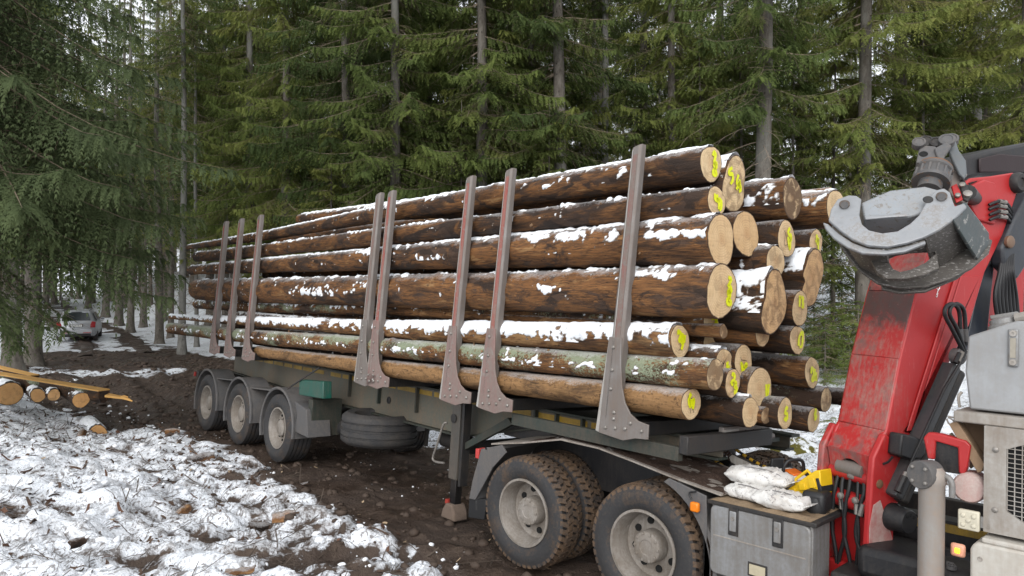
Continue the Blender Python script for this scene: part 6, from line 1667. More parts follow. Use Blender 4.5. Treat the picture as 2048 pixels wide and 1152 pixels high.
def trunk_mesh(H, r, seed, mat, lean=0.0, n=14):
    g = np.random.default_rng(seed); zs = [-0.4, 0.0, 0.12, 0.3, 0.6, 1.0] + list(np.arange(1.8, H, 0.9)) + [H]
    th = np.linspace(0, 2 * PI, n, endpoint=False); rings = []
    for z in zs:
        rr = r * (1 - 0.92 * max(z, 0) / H) * (1 + 0.55 * math.exp(-max(z, 0) / 0.28))
        w = 1 + 0.12 * (vnoise(np.cos(th) * 1.5 + 4, np.sin(th) * 1.5 + 4, np.full(n, z * 0.8), s=seed) - .5) + 0.25 * math.exp(-max(z, 0) / 0.25) * np.cos(th * 4 + seed)
        cx = lean * z + 0.05 * math.sin(z * 0.35 + seed); cy = 0.05 * math.cos(z * 0.3 + seed * 2)
        rings.append([(cx + rr * w[i] * math.cos(th[i]), cy + rr * w[i] * math.sin(th[i]), z) for i in range(n)])
    b = MB().loft(rings)
    me = bpy.data.meshes.new('trunk'); me.from_pydata(b.v, [], b.f)
    me.polygons.foreach_set('use_smooth', np.ones(len(me.polygons), bool)); me.materials.append(mat)
    return me

PROTO = {}
def proto(key, H, r, tmat=None, nmat=None, **kw):
    V, TI, TP, wv, wf = spruce_geometry(H, seed=hash_(key), **kw)
    cm = needle_mesh('crown', V, TI, TP, nmat or M_NEEDLE)
    wm = bpy.data.meshes.new('branches'); wm.from_pydata(wv.tolist(), [], wf); wm.materials.append(M_TWIG)
    PROTO[key] = (trunk_mesh(H, r, hash_(key), tmat or M_TRUNK), cm, wm)
def hash_(s): return sum(ord(c) * (i + 3) for i, c in enumerate(s)) % 9973
proto('edge', 23, 0.21, z0=3.6, Lmax=3.1, K=9, dead_from=1.4)
proto('edge2', 21, 0.19, z0=4.8, Lmax=2.9, K=9, hang=1.2, per=5, dead_from=1.2)
proto('mid', 25, 0.22, z0=5.2, Lmax=2.7, K=9, per=4, dead_from=1.6)
proto('mid2', 24, 0.20, z0=6.6, Lmax=2.4, K=9, per=4, dead_from=1.8, hang=0.9)
proto('high', 26, 0.15, z0=11.0, Lmax=2.2, K=5, dead_from=2.0, whorl=0.45, zfull=16, tmat=M_TRUNKP)
proto('slope', 25, 0.16, z0=9.0, Lmax=2.2, K=6, dead_from=2.0, whorl=0.5, per=4, zfull=14)
proto('deep', 24, 0.16, z0=4.0, Lmax=2.7, K=4, nl=0.15, nw=0.030, twig=0.13, whorl=0.42, per=4, dead_from=1.2, zfull=11)
proto('pole', 9.5, 0.07, z0=2.2, Lmax=1.7, K=8, nl=0.075, nw=0.013, whorl=0.26, per=5, twig=0.07, droop=0.5, hang=0.5, dead_from=1.0, nmat=needle_mat('pole_needles', (0.085, 0.11, 0.035), (0.165, 0.20, 0.055), (0.26, 0.27, 0.075), spread=1.0))
proto('young', 1.75, 0.02, z0=0.12, Lmax=0.75, K=6, nl=0.050, nw=0.0085, twig=0.06, whorl=0.16, per=5, droop=0.35, hang=0.15, nmat=needle_mat('young_needles', (0.09, 0.125, 0.035), (0.18, 0.23, 0.06), (0.27, 0.31, 0.09), spread=0.5))

def plant(kind, x, y, s=1.0, rot=None, label=None, group=None, name='spruce_tree', dia=None, sink=0.05, parts=3):
    z = float(ground_z(np.array([x]), np.array([y]))[0]) - sink
    e = empty(name, (x, y, z), (0, 0, random.uniform(0, 2 * PI) if rot is None else rot), label=label, cat='tree', group=group)
    e.scale = (s, s, s)
    t, c, w = PROTO[kind]
    for nm, me in (('trunk', t), ('crown', c), ('branches', w))[:parts]:
        o = bpy.data.objects.new(nm, me); COL.objects.link(o); o.parent = e
        if nm == 'trunk' and dia: o.scale = (dia, dia, 1)
        if nm != 'trunk': o['kind'] = 'stuff'
    return e

G_EDGE, G_MID, G_BARE, G_DEEP = 'spruces along the forest edge', 'spruces standing behind the load', 'bare tall trunks among the spruces', 'spruces deep in the forest'
SPOTS = []
def at_px(u, Y): return ((u - 1024) / F_PX * Y, Y)
REFS = [(530, 'behind the three rear stakes'), (590, 'past the rear stakes'), (650, 'behind the second top log end'), (705, 'midway from the rear stakes to the paired stakes'), (765, 'just behind the paired stakes'), (835, 'over the paired stakes'), (885, 'a step forward of the paired stakes'), (935, 'midway from the paired to the twin stakes'), (985, 'behind the rear one of the twin stakes'), (1040, 'behind the front one of the twin stakes'), (1090, 'a step forward of the twin stakes'), (1140, 'midway from the twin stakes to the front stake'), (1200, 'beside the two pale bare trunks'), (1280, 'behind the foremost stake'), (1370, 'behind the topmost log'), (1460, 'behind the end of the topmost log'), (1560, 'near the thick grey trunk'), (1640, 'behind the black-stained log end'), (1700, 'beyond the young spruces'), (1780, 'behind the grapple'), (1860, 'behind the grapple rotator'), (1960, 'behind the black hood'), (9999, 'beyond the oil tank')]
def ref(u): return next(r for k, r in REFS if u < k)
edge_list = [   # kind, column in the photo, distance, scale, trunk thickness, label, group
    ('edge', 570, 25.0, 1.00, 1.0), ('edge2', 690, 22.5, 1.05, 1.0), ('edge', 790, 20.5, 0.95, 1.0), ('edge2', 640, 27.5, 1.1, 1.0),
    ('edge', 960, 20.0, 1.0, 1.0), ('mid', 1118, 20.0, 1.0, 1.0), ('edge2', 1060, 22.0, 1.05, 1.0), ('edge', 500, 29.0, 1.05, 1.0), ('mid2', 905, 22.0, 1.0, .85),
    ('edge2', 860, 24.5, 1.1, 1.0), ('mid', 740, 26.0, 1.0, .8), ('edge', 1020, 25.5, 1.1, 1.0),
    ('mid2', 1345, 21.0, 1.0, .8), ('mid', 1800, 21.5, 1.10, 1.0), ('mid2', 1880, 27.0, 1.1, 1.0), ('mid', 2060, 19.0, 1.0, 1.0), ('mid', 1440, 24.0, 1.0, .9), ('mid2', 1600, 28.0, 1.1, 1.0),
    ('mid2', 1290, 27.0, 1.05, 1.0), ('mid2', 2140, 22.0, 1.1, 1.0),
]
for kd, u, Y, s, dia in edge_list:
    x, y = at_px(u, Y); SPOTS.append((x, y))
    lab, gr = {'edge': ('bushy low-boughed spruce ' + ref(u), G_EDGE), 'edge2': ('dense drooping spruce ' + ref(u), G_EDGE), 'mid': ('tall dead-twigged spruce ' + ref(u), G_MID), 'mid2': (('slim high-crowned spruce ' if u != 1345 else 'thin-stemmed high-crowned spruce ') + ref(u), G_MID)}[kd]
    plant(kd, x, y, s, label=lab, group=gr, dia=dia)
# trunks that show singly
for kd, u, Y, s, dia, lab in [
    ('mid2', 1527, 17.5, 1.0, 1.15, 'thick grey spruce trunk rising behind the squat marked butt, yellowish boughs round it'),
    ('mid', 1730, 19.0, 1.0, 0.95, 'dark crowned spruce with a straight bare grey trunk beside the grapple'),
    ('high', 1207, 22.0, 1.0, 0.95, 'slender pale bare trunk, the thicker of a close pair'),
    ('high', 1186, 22.8, 1.0, 0.7, 'slender pale bare trunk, the thinner of a close pair'),
    ('high', 1955, 24.0, 1.0, 1.2, 'tall bare trunk with thin crown behind the black hood'),
    ('high', 366, 27.5, 1.0, 0.95, 'pale trunk standing by the rear end of the logs'),
    ('high', 392, 31.0, 1.0, 0.6, 'thin pale stem just beyond the rear stakes')]:
    x, y = at_px(u, Y); SPOTS.append((x, y))
    plant(kd, x, y, s, label=lab, dia=dia, group=None)
for u, Y in [(212, 50), (236, 45), (262, 41), (286, 44), (316, 34), (342, 37), (178, 56), (300, 52), (330, 46)]:
    x, y = at_px(u, Y); SPOTS.append((x, y))
    plant('slope', x, y, 0.95, label='bare trunk on the snowy slope above the forest road', group='trunks on the slope above the road', dia=1.0 + 0.3 * (u % 3))
# the mass of trees behind
g = np.random.default_rng(11)
tries = 0; n_deep = 0
while n_deep < 115 and tries < 9000:
    tries += 1
    Y = g.uniform(23, 75); u = g.uniform(-350, 2400)
    x, y = at_px(u, Y)
    t_, w_ = tw(x, y); wc_ = float(road_mid(t_))
    if (-3.6 < w_ - wc_ < 5.0 and t_ > -50) or (w_ < wc_ and t_ > -16): continue
    if u > 420 and Y < 25: continue
    if u > 1230 and g.random() < 0.35: continue
    dmin = 1.9 + Y * 0.022
    if any((x - a) ** 2 + (y - b) ** 2 < dmin * dmin for a, b in SPOTS): continue
    SPOTS.append((x, y)); n_deep += 1
    if Y < 40:
        kd = g.choice(['high', 'mid2', 'deep', 'mid'], p=[.38, .27, .2, .15])
        if u < 420 and w_ > 0: kd = g.choice(['slope', 'mid2', 'mid'], p=[.5, .25, .25])
    else: kd = 'deep'
    lab, gr = {'high': ('bare thin trunk with a crown out of sight', G_BARE), 'mid': ('tall spruce with dead twigs below its green crown', G_MID), 'mid2': ('slim tall spruce with a high green crown and dead lower twigs', G_MID), 'slope': ('bare trunk on the snowy slope above the forest road', 'trunks on the slope above the road'), 'deep': ('dim spruce in the depth of the forest', G_DEEP)}[str(kd)]
    plant(str(kd), x, y, float(g.uniform(.85, 1.15)), label=lab, group=gr, dia=float(g.uniform(.7, 1.2)))
# slim young poles with bright crowns filling the forest edge, and bushier trees on the slope above the road
for u, Y, s_ in [(600, 25.5, 1.0), (545, 27.5, .9), (720, 23.5, 1.05), (830, 21.5, .95), (1000, 21.0, .85), (1100, 19.0, .8), (1165, 21.2, 1.0), (1270, 20.5, .9), (1400, 19.5, 1.0), (1480, 21.0, 1.1), (1590, 19.0, 1.0), (1670, 20.0, 1.1), (1850, 19.5, 1.1), (1930, 21.0, 1.15), (660, 20.5, .8), (925, 19.2, .8)]:
    x, y = at_px(u, Y); SPOTS.append((x, y))
    plant('pole', x, y, s_, label='slim bright young spruce ' + ref(u), group='slim young spruces at the forest edge')
for kd, u, Y, s_ in [('edge', 300, 42, 1.1), ('edge2', 380, 36, 1.1), ('edge', 420, 40, 1.1), ('edge2', 340, 50, 1.2), ('edge', 250, 54, 1.2), ('edge2', 450, 33, 1.0), ('edge', 180, 64, 1.2), ('edge2', 470, 38, 1.1), ('edge2', 110, 60, 1.2), ('edge', 60, 50, 1.1)]:
    x, y = at_px(u, Y); t_, w_ = tw(x, y)
    if -3.0 < w_ - float(road_mid(t_)) < 4.0 and t_ > -50: continue
    SPOTS.append((x, y))
    plant(kd, x, y, s_, label='broad spruce standing over the forest road beyond the car', group='spruces over the forest road')
# thicker stand closing the view along the road
extra = 0; tries = 0
while extra < 45 and tries < 5000:
    tries += 1
    Y = g.uniform(44, 85); u = g.uniform(-200, 640)
    x, y = at_px(u, Y); t_, w_ = tw(x, y)
    if -3.0 < w_ - float(road_mid(t_)) < 4.0 and t_ > -52: continue
    if any((x - a) ** 2 + (y - b) ** 2 < 5.0 for a, b in SPOTS): continue
    SPOTS.append((x, y)); extra += 1
    plant('deep', x, y, float(g.uniform(.95, 1.3)), label='dim spruce in the depth of the forest', group=G_DEEP, dia=float(g.uniform(.8, 1.2)))
# young spruces on the snow
for u, Y, s in [(1652, 17.0, .95), (1690, 18.0, 1.15), (1715, 17.2, 1.0), (1668, 19.5, 1.2), (1735, 19.0, 1.2), (1640, 18.6, .9), (1560, 19, 1.0), (1760, 17.5, 1.1), (1700, 16.2, .6), (1655, 15.0, .45), (1662, 11.6, .34), (1690, 12.2, .30), (1625, 20.5, 1.2), (1725, 21.0, 1.5), (1680, 21.5, 1.4)]:
    x, y = at_px(u, Y)
    plant('young', x, y, s, label='knee-high to man-high young spruce growing out of the snow', group='young spruces in the snow', name='young_spruce', sink=0.02)

# the big spruce overhanging the road on the left
hx, hy = -8.6, 11.2
hz = float(ground_z(np.array([hx]), np.array([hy]))[0])
def hero(g):
    out = []
    def to_tip(z, u, v, Y, tint):
        p = pix(u, v, Y) - Vector((hx, hy, hz)); L = math.hypot(p.x, p.y); phi = math.atan2(p.y, p.x)
        dz = p.z - z; ang = dz / L + 0.02
        out.append((z, phi, L, ang, tint))
    for z, u, v, Y, ti in [(5.4, 412, 326, 10.0, .15), (5.2, 380, 335, 10.4, .1), (5.5, 345, 300, 9.6, .2), (4.4, 305, 455, 9.8, .2), (4.2, 285, 470, 10.4, .15), (3.6, 345, 552, 11.2, .25), (3.4, 300, 560, 10.6, .2), (3.7, 250, 520, 9.9, .3),
                           (3.0, 92, 668, 10.2, .45), (2.9, 80, 655, 9.8, .5), (2.8, 72, 690, 10.6, .5), (2.6, 50, 640, 9.6, .6), (3.1, 98, 640, 10.9, .5), (2.4, 30, 660, 10.2, .5), (2.7, 85, 690, 11.0, .55), (7.0, 330, 160, 10.2, .2), (6.6, 345, 200, 10.6, .15), (6.2, 300, 240, 10, .3), (7.8, 320, 90, 10.4, .2), (8.6, 300, 40, 10.2, .25), (9.3, 290, -10, 10.6, .2), (5.0, 330, 400, 10.9, .2), (4.8, 270, 380, 9.4, .3), (4.6, 200, 430, 9.0, .4), (4.0, 60, 330, 8.6, .3), (6.0, 150, 260, 8.8, .35), (3.8, 320, 500, 11.4, .2), (3.5, 240, 560, 11.2, .3), (3.3, 200, 575, 11.6, .3)]:
        to_tip(z, u, v, Y, ti)
    z = 3.2
    while z < 14:
        for j in range(8):
            phi = g.uniform(-2.4, 1.6) if j < 6 else g.uniform(0, 2 * PI)
            out.append((z + g.uniform(-.2, .2), phi, g.uniform(2.2, 4.3) * (1 - .03 * z), g.uniform(-.35, -.05), g.uniform(0, .6)))
        z += 0.36
    return out
V, TI, TP, wv, wf = spruce_geometry(20, 3.0, 4.4, 5, twig=0.068, K=10, nl=0.060, nw=0.0120, custom=hero, droop=0.75, hang=1.0)
ht = empty('spruce_tree', (hx, hy, hz), label='large dark spruce with long boughs hanging over the muddy road', cat='tree')
o = bpy.data.objects.new('crown', needle_mesh('crown', V, TI, TP, needle_mat('dark_spruce_needles', (0.060, 0.082, 0.040), (0.110, 0.140, 0.062), (0.18, 0.195, 0.075), (0.20, 0.155, 0.095), spread=0.0))); COL.objects.link(o); o.parent = ht; o['kind'] = 'stuff'
wm = bpy.data.meshes.new('branches'); wm.from_pydata(wv.tolist(), [], wf); wm.materials.append(plain('spruce_twigs', (0.15, 0.115, 0.08), 0.85, 0, 0.4, 6))
o = bpy.data.objects.new('branches', wm); COL.objects.link(o); o.parent = ht; o['kind'] = 'stuff'
o = bpy.data.objects.new('trunk', trunk_mesh(20, 0.26, 77, M_TRUNK)); COL.objects.link(o); o.parent = ht
# its neighbours beside the road
for kd, u, Y, s, dia, lab in [('mid2', 18, 21.0, 1.0, 1.2, 'dark trunk at the roadside nearest the big spruce'), ('mid', 62, 23.0, 1.0, 1.15, 'dark trunk close behind the parked car'), ('edge', -120, 19.0, 1.0, 1.0, 'bushy spruce hidden behind the big overhanging one'), ('edge2', -60, 26.0, 1.1, 1.0, 'dense spruce beside the dark roadside trunks')]:
    x, y = at_px(u, Y); plant(kd, x, y, s, label=lab, dia=dia)
ny_g = len(gy); nx_ = len(gx)
def interp_z(x, y):
    ix = np.clip(np.searchsorted(gx, x) - 1, 0, len(gx) - 2); iy = np.clip(np.searchsorted(gy, y) - 1, 0, len(gy) - 2)
    Z = pz.reshape(nx_, ny_g)
    fx = (x - gx[ix]) / (gx[ix + 1] - gx[ix]); fy = (y - gy[iy]) / (gy[iy + 1] - gy[iy])
    return (Z[ix, iy] * (1 - fx) * (1 - fy) + Z[ix + 1, iy] * fx * (1 - fy) + Z[ix, iy + 1] * (1 - fx) * fy + Z[ix + 1, iy + 1] * fx * fy)
# ------------------------------------------------------------------ parked estate car
cx_, cy_ = (152 - 1024) / F_PX * 35.0, 35.0
cz_ = float(ground_z(np.array([cx_]), np.array([cy_]))[0])
car_pt = Vector((cx_, cy_, 2.55 - (683 - 570) * 35.0 / F_PX))
car = empty('estate_car', (cx_, cy_, car_pt.z), (0, 0, R(90 + 26)), label='silver estate car parked on the snowy forest road', cat='car')
def carpaint(name, c, r=0.3, m=0.4):
    k = NT(name); nz = k.noise(k.coord('World'), 6, 4, 0.6)
    return k.done(k.mix(k.ramp(nz, [(0.45, 0.0), (0.7, 0.5)]), c, (0.30, 0.27, 0.25)), r, m, 0.5)
M_SILVER = carpaint('silver_paint', (0.38, 0.395, 0.42), 0.35, 0.3)
M_GLASS = plain('dark_car_glass', (0.018, 0.022, 0.026), 0.08, 0, 0.1, 8, 0.6)
# body sections along x (front is +x; rear face at x = 0), half outline (y, z)
def sec(x, w, zb, zw, zr, wr):
    h = [(0, zb), (w * 0.86, zb), (w * 0.97, zb + 0.12), (w, zb + 0.30), (w * 0.985, zw - 0.06), (w * 0.95, zw), (wr, zr - 0.07), (wr * 0.82, zr), (0, zr + 0.015)]
    return [(x, y, z) for y, z in h] + [(x, -y, z) for y, z in h[::-1][1:-1]]
secs = [sec(0.02, 0.76, 0.30, 0.86, 0.98, 0.66), sec(0.10, 0.83, 0.26, 0.92, 1.115, 0.65), sec(0.28, 0.86, 0.22, 0.94, 1.42, 0.61), sec(0.9, 0.875, 0.20, 0.94, 1.47, 0.62), sec(2.2, 0.88, 0.20, 0.93, 1.46, 0.62), sec(2.9, 0.88, 0.20, 0.93, 1.25, 0.62), sec(3.35, 0.875, 0.20, 0.90, 0.98, 0.72), sec(4.1, 0.84, 0.22, 0.80, 0.84, 0.70), sec(4.45, 0.70, 0.30, 0.62, 0.64, 0.60)]
MB().loft(secs).build('body', M_SILVER, car, smooth=50, bev=0.0)
MB().prism([(0.035, -0.60, 1.0), (0.035, 0.60, 1.0), (0.258, 0.50, 1.375), (0.258, -0.50, 1.375)], (-0.03, 0, 0.012)).build('rear_window', M_GLASS, car, bev=0.01)
for s_ in (-1, 1):
    MB().prism([(0.42, s_ * 0.835, 0.98), (1.15, s_ * 0.845, 0.97), (1.15, s_ * 0.655, 1.36), (0.55, s_ * 0.645, 1.36)], (0, s_ * 0.02, 0.005)).build('side_window', M_GLASS, car)
    MB().prism([(1.22, s_ * 0.845, 0.97), (2.9, s_ * 0.845, 0.96), (2.35, s_ * 0.655, 1.36), (1.22, s_ * 0.655, 1.36)], (0, s_ * 0.02, 0.005)).build('side_window', M_GLASS, car)
    MB().prism([(0.03, s_ * 0.60, 0.66), (0.03, s_ * 0.80, 0.66), (0.06, s_ * 0.83, 0.93), (0.06, s_ * 0.66, 0.96), (0.045, s_ * 0.60, 0.80)], (-0.04, 0, 0)).build('tail_light', plain('tail_light_glass', (0.24, 0.012, 0.015), 0.2), car, bev=0.012)
    MB().tube([(0.35, s_ * 0.55, 1.475), (0.45, s_ * 0.55, 1.51), (2.2, s_ * 0.55, 1.51), (2.3, s_ * 0.55, 1.47)], 0.018, 6).build('roof_rail', M_BLACK, car)
    MB().box((2.75, s_ * 0.96, 0.98), (0.10, 0.16, 0.11)).build('wing_mirror', M_SILVER, car, bev=0.02)
    for x in (0.78, 3.45):
        e = empty('wheel', (x, s_ * 0.77, 0.31), parent=car)
        MB().lathe([(0.20, -0.09), (0.29, -0.10), (0.31, -0.07), (0.31, 0.07), (0.29, 0.10), (0.20, 0.09)], (0, 0, 0), 'y', 24).build('tyre', M_TYRE, e, smooth=40)
        MB().lathe([(0.20, s_ * 0.085), (0.05, s_ * 0.09)], (0, 0, 0), 'y', 20).build('rim', M_ALU, e, smooth=40)
MB().bb((-0.06, -0.70, 0.36), (0.10, 0.70, 0.58)).build('rear_bumper', M_SILVER, car, bev=0.04)
MB().bb((-0.066, -0.62, 0.405), (-0.05, -0.30, 0.435)).build('bumper_reflector', plain('bumper_red', (0.3, 0.02, 0.02), 0.3), car)
MB().bb((-0.066, 0.30, 0.405), (-0.05, 0.62, 0.435)).build('bumper_reflector', plain('bumper_red', (0.3, 0.02, 0.02), 0.3), car)
MB().bb((0.0, -0.62, 0.22), (0.3, 0.62, 0.36)).build('lower_valance', M_BLACK, car, bev=0.03)
MB().bb((-0.035, -0.28, 0.70), (0.02, 0.28, 0.83)).build('plate_recess', M_BLACK, car)
np_ = MB().bb((-0.046, -0.25, 0.71), (-0.034, 0.25, 0.81)).build('number_plate', plain('white_plate', (0.7, 0.7, 0.68), 0.5), car)
pl = MB()
for k_ in range(7):
    y = -0.19 + k_ * 0.062
    pl.bb((-0.049, y, 0.735), (-0.0465, y + 0.035, 0.785))
pl.build('plate_characters', M_HOLE, car, kind='stuff')
MB().lathe([(0.045, 0), (0.04, -0.012)], (0.045, 0, 0.895), 'x', 16).build('tailgate_badge', M_DARK, car)
MB().tube([(0.03, 0.0, 0.99), (0.10, 0.22, 1.10)], 0.012, 6).build('rear_wiper', M_BLACK, car)
MB().bb((0.23, -0.22, 1.40), (0.30, 0.22, 1.425)).build('brake_light', M_HOLE, car)
MB().tube([(-0.02, 0, 0.36), (-0.10, 0, 0.34), (-0.12, 0, 0.42)], 0.02, 8).build('tow_hook', M_BLACK, car)
MB().prism([(3.32, -0.60, 0.985), (3.32, 0.60, 0.985), (2.86, 0.56, 1.27), (2.86, -0.56, 1.27)], (0.02, 0, 0.01)).build('windscreen', M_GLASS, car)

# ------------------------------------------------------------------ logs and sawn timber lying left of the road
def gz(x, y): return float(ground_z(np.array([x]), np.array([y]))[0])
ID = Matrix.Identity(4)
GL = 'short logs lying in the snow beside the road'
def ground_log(label, u, v, hpx, Y, L, yaw, seed, mat=None, face=None, snow=None, **kw):
    c = pix(u, v, Y); r = hpx / 2 * Y / F_PX
    if hpx == 36:
        o_, d_ = Vector((0, 0, CAM_Z)), Vector(((u - 1024) / F_PX, 1, -(v - V_H) / F_PX))
        for _ in range(6):
            zz = float(interp_z(np.array([c.x]), np.array([c.y]))[0]) + 0.015; c = o_ + d_ * ((zz - o_.z) / d_.z)
    d = Vector((math.cos(yaw), math.sin(yaw), 0))
    return make_log('felled_log', c, c - d * L, r, r * .95, ID, label, group=GL, seg=26, step=.05, mat=mat or bark_mat(0.2, 0, .7, 3), face=face or cut_mat(.1, 1, .7), seed=seed, snow=snow, **kw)
ground_log('thick log end with an orange face half sunk in snow under the planks', 18, 788, 46, 12.6, 2.2, R(-48), 61, snow=(1.2, 0, 60))
ground_log('small round log end with a bright tan face under the slabs', 76, 791, 26, 12.3, 1.6, R(-50), 62, snow=(1.3, 0, 60))
ground_log('small dark log end nearly buried beneath the sawn slab', 108, 790, 22, 12.2, 1.4, R(-50), 63, snow=(1.3, 0, 60), face=cut_mat(.3, 2, .6))
ground_log('orange log end wedged beneath the tip of the sawn slab', 162, 800, 30, 11.9, 1.5, R(-50), 64, face=cut_mat(.2, 0, .8), snow=(.9, 0, 50))
ground_log('snow-wrapped log with a bright orange wedge of its end showing', 196, 866, 36, 10.4, 1.1, R(-52), 65, face=cut_mat(.0, 1, .75), snow=(1.5, 10, 95), snow_tex=14)
M_SAWN = plank_mat('fresh_orange_sawn', (0.42, 0.21, 0.055), (0.62, 0.38, 0.14))
def slab(label, a, b, w, h, mat_side, round_=True):
    """a log sawn flat on top: bark below, orange board face above"""
    a, b = Vector(a), Vector(b); d = (a - b); L = d.length; d.normalize()
    y_ = Vector((0, 0, 1)).cross(d).normalized(); z_ = d.cross(y_)
    Mx = Matrix((d, y_, z_)).transposed().to_4x4(); Mx.translation = a
    root = empty('sawn_beam', Mx, label=label, cat='timber', group='sawn timber beside the road')
    n = 30; rings = []
    for i in range(n + 1):
        x = -L * i / n; j = 1 + 0.06 * math.sin(i * 1.7) + 0.04 * math.sin(i * 3.1)
        rings.append([(x, math.cos(q) * w / 2 * j, min(math.sin(q), 0) * h * j) for q in [PI + PI * t_ / 10 for t_ in range(11)]])
    MB().loft(rings).build('bark_underside', mat_side, root, smooth=60)
    MB().prism([(0.004, -w / 2 * .98, 0.004), (0.004, w / 2 * .98, 0.004), (-L, w / 2 * .98, 0.004), (-L, -w / 2 * .98, 0.004)], (0, 0, 0.02)).build('sawn_face', M_SAWN, root)
    return root
slab('long sawn slab with an orange flat face and dark bark below', pix(208, 782, 11.9), pix(-40, 742, 13.6), 0.20, 0.20, bark_mat(0.2, 0.3, .7, 2))
slab('thinner orange slab lying higher behind the long one', pix(70, 752, 14.0), pix(-60, 722, 15.2), 0.16, 0.06, bark_mat(0.3, 0, .8, 4))
o = empty('splintered_plank', (0, 0, 0), label='splintered orange plank end lying on the mud past the slab', cat='timber', group='sawn timber beside the road')
c_ = pix(228, 797, 11.7); o.location = c_
sp_ = MB(); 
MB().prism([Vector(q) for q in [(-0.15, 0, 0.02), (0.18, 0.02, -0.02), (0.24, 0.05, -0.05), (0.12, 0.12, -0.02), (-0.15, 0.14, 0.03)]], (0, 0, 0.035)).build('plank_body', M_SAWN, o)
for k_ in range(5):
    MB().prism([(0.10 + .02 * k_, 0.02 * k_, 0.0), (0.30 - .03 * k_, 0.025 * k_ - .01, -0.05), (0.10, 0.02 * k_ + 0.02, 0.02)], (0, 0.008, 0.02)).build('splinter', M_SAWN, o)

# ------------------------------------------------------------------ litter of the churned bank: loose bark, twigs, snow clods, mud clods
def scatter_ok(x, y):
    t_, w_ = tw(x, y); return t_, w_
def bank_points(n, seed, wlo, whi, tlo=-12, thi=9):
    g = np.random.default_rng(seed); out = []
    while len(out) < n:
        t_ = g.uniform(tlo, thi, 4000); w_ = g.uniform(wlo, whi, 4000)
        x, y = wxy(t_, w_)
        m = (y > 3.5) & (y < 30) & (np.abs(x) < 19)
        if m.sum() == 0: break
        for a, b in zip(x[m], y[m]): out.append((a, b))
    return np.array(out[:n]), g
def strips(name, n, seed, wlo, whi, lmin, lmax, wmin, wmax, curl, mat, label, cat, thi=9):
    P, g = bank_points(n, seed, wlo, whi, thi=thi)
    keep = fbm(P[:, 0] * 1.1, P[:, 1] * 1.1, octs=3, s=seed) + g.uniform(-.12, .12, len(P)) > 0.47
    P = P[keep]; Z = interp_z(P[:, 0], P[:, 1]); V = []; Fc = []
    for (x, y), z in zip(P, Z):
        L = g.uniform(lmin, lmax) * (1 if g.random() < .85 else 1.8); W = g.uniform(wmin, wmax); yaw = g.uniform(0, 2 * PI); tilt = g.normal(0, .35); roll = g.normal(0, .5); cu = g.uniform(-curl, curl)
        b = len(V); ns = 4
        for i in range(ns):
            s_ = i / (ns - 1) - .5; zz = cu * (s_ * s_ * 4 - .5) * L * .3 + tilt * s_ * L; wi = W * (1 - .5 * abs(s_) * g.uniform(.3, 1.6)); off = cu * s_ * s_ * L * .5
            for sg in (-.5, .5):
                lx = s_ * L; ly = sg * wi + off; lz = zz + roll * sg * wi
                V.append((x + lx * math.cos(yaw) - ly * math.sin(yaw), y + lx * math.sin(yaw) + ly * math.cos(yaw), z + 0.012 + max(lz, -0.03)))
        for i in range(ns - 1): Fc.append((b + 2 * i, b + 2 * i + 1, b + 2 * i + 3, b + 2 * i + 2))
    return mesh_obj(name, V, Fc, mat, smooth=0, kind='stuff', label=label, cat=cat)
M_BARKBIT = plain('loose_bark', (0.075, 0.045, 0.030), 0.85, 0, 0.7, 9)
M_BARKRED = plain('loose_red_bark', (0.105, 0.052, 0.032), 0.85, 0, 0.6, 9)
M_TWIGB = plain('ground_twigs', (0.065, 0.048, 0.036), 0.85, 0, 0.6, 9)
M_PALE = plain('pale_wood_chips', (0.34, 0.25, 0.16), 0.85, 0, 0.5, 9)
strips('bark_scraps', 5200, 201, -5.5, -0.2, .03, .11, .012, .035, .8, M_BARKBIT, 'dark bark scraps strewn over the churned snow', 'bark')
strips('red_bark_scraps', 420, 202, -5.5, -0.2, .04, .14, .02, .05, .9, M_BARKRED, 'reddish bark scraps strewn over the churned snow', 'bark')
strips('ground_twigs', 4600, 203, -6, 0.0, .08, .42, .005, .012, .5, M_TWIGB, 'thin twigs strewn over the churned snow', 'twigs')
strips('wood_chips', 350, 204, -5, 0.4, .02, .08, .01, .03, .4, M_PALE, 'pale wood chips strewn over snow and mud', 'chips')
strips('far_side_twigs', 2200, 205, 3.2, 12, .08, .5, .006, .014, .5, M_TWIGB, 'thin twigs on the snow beyond the trailer', 'twigs')
ICO = None
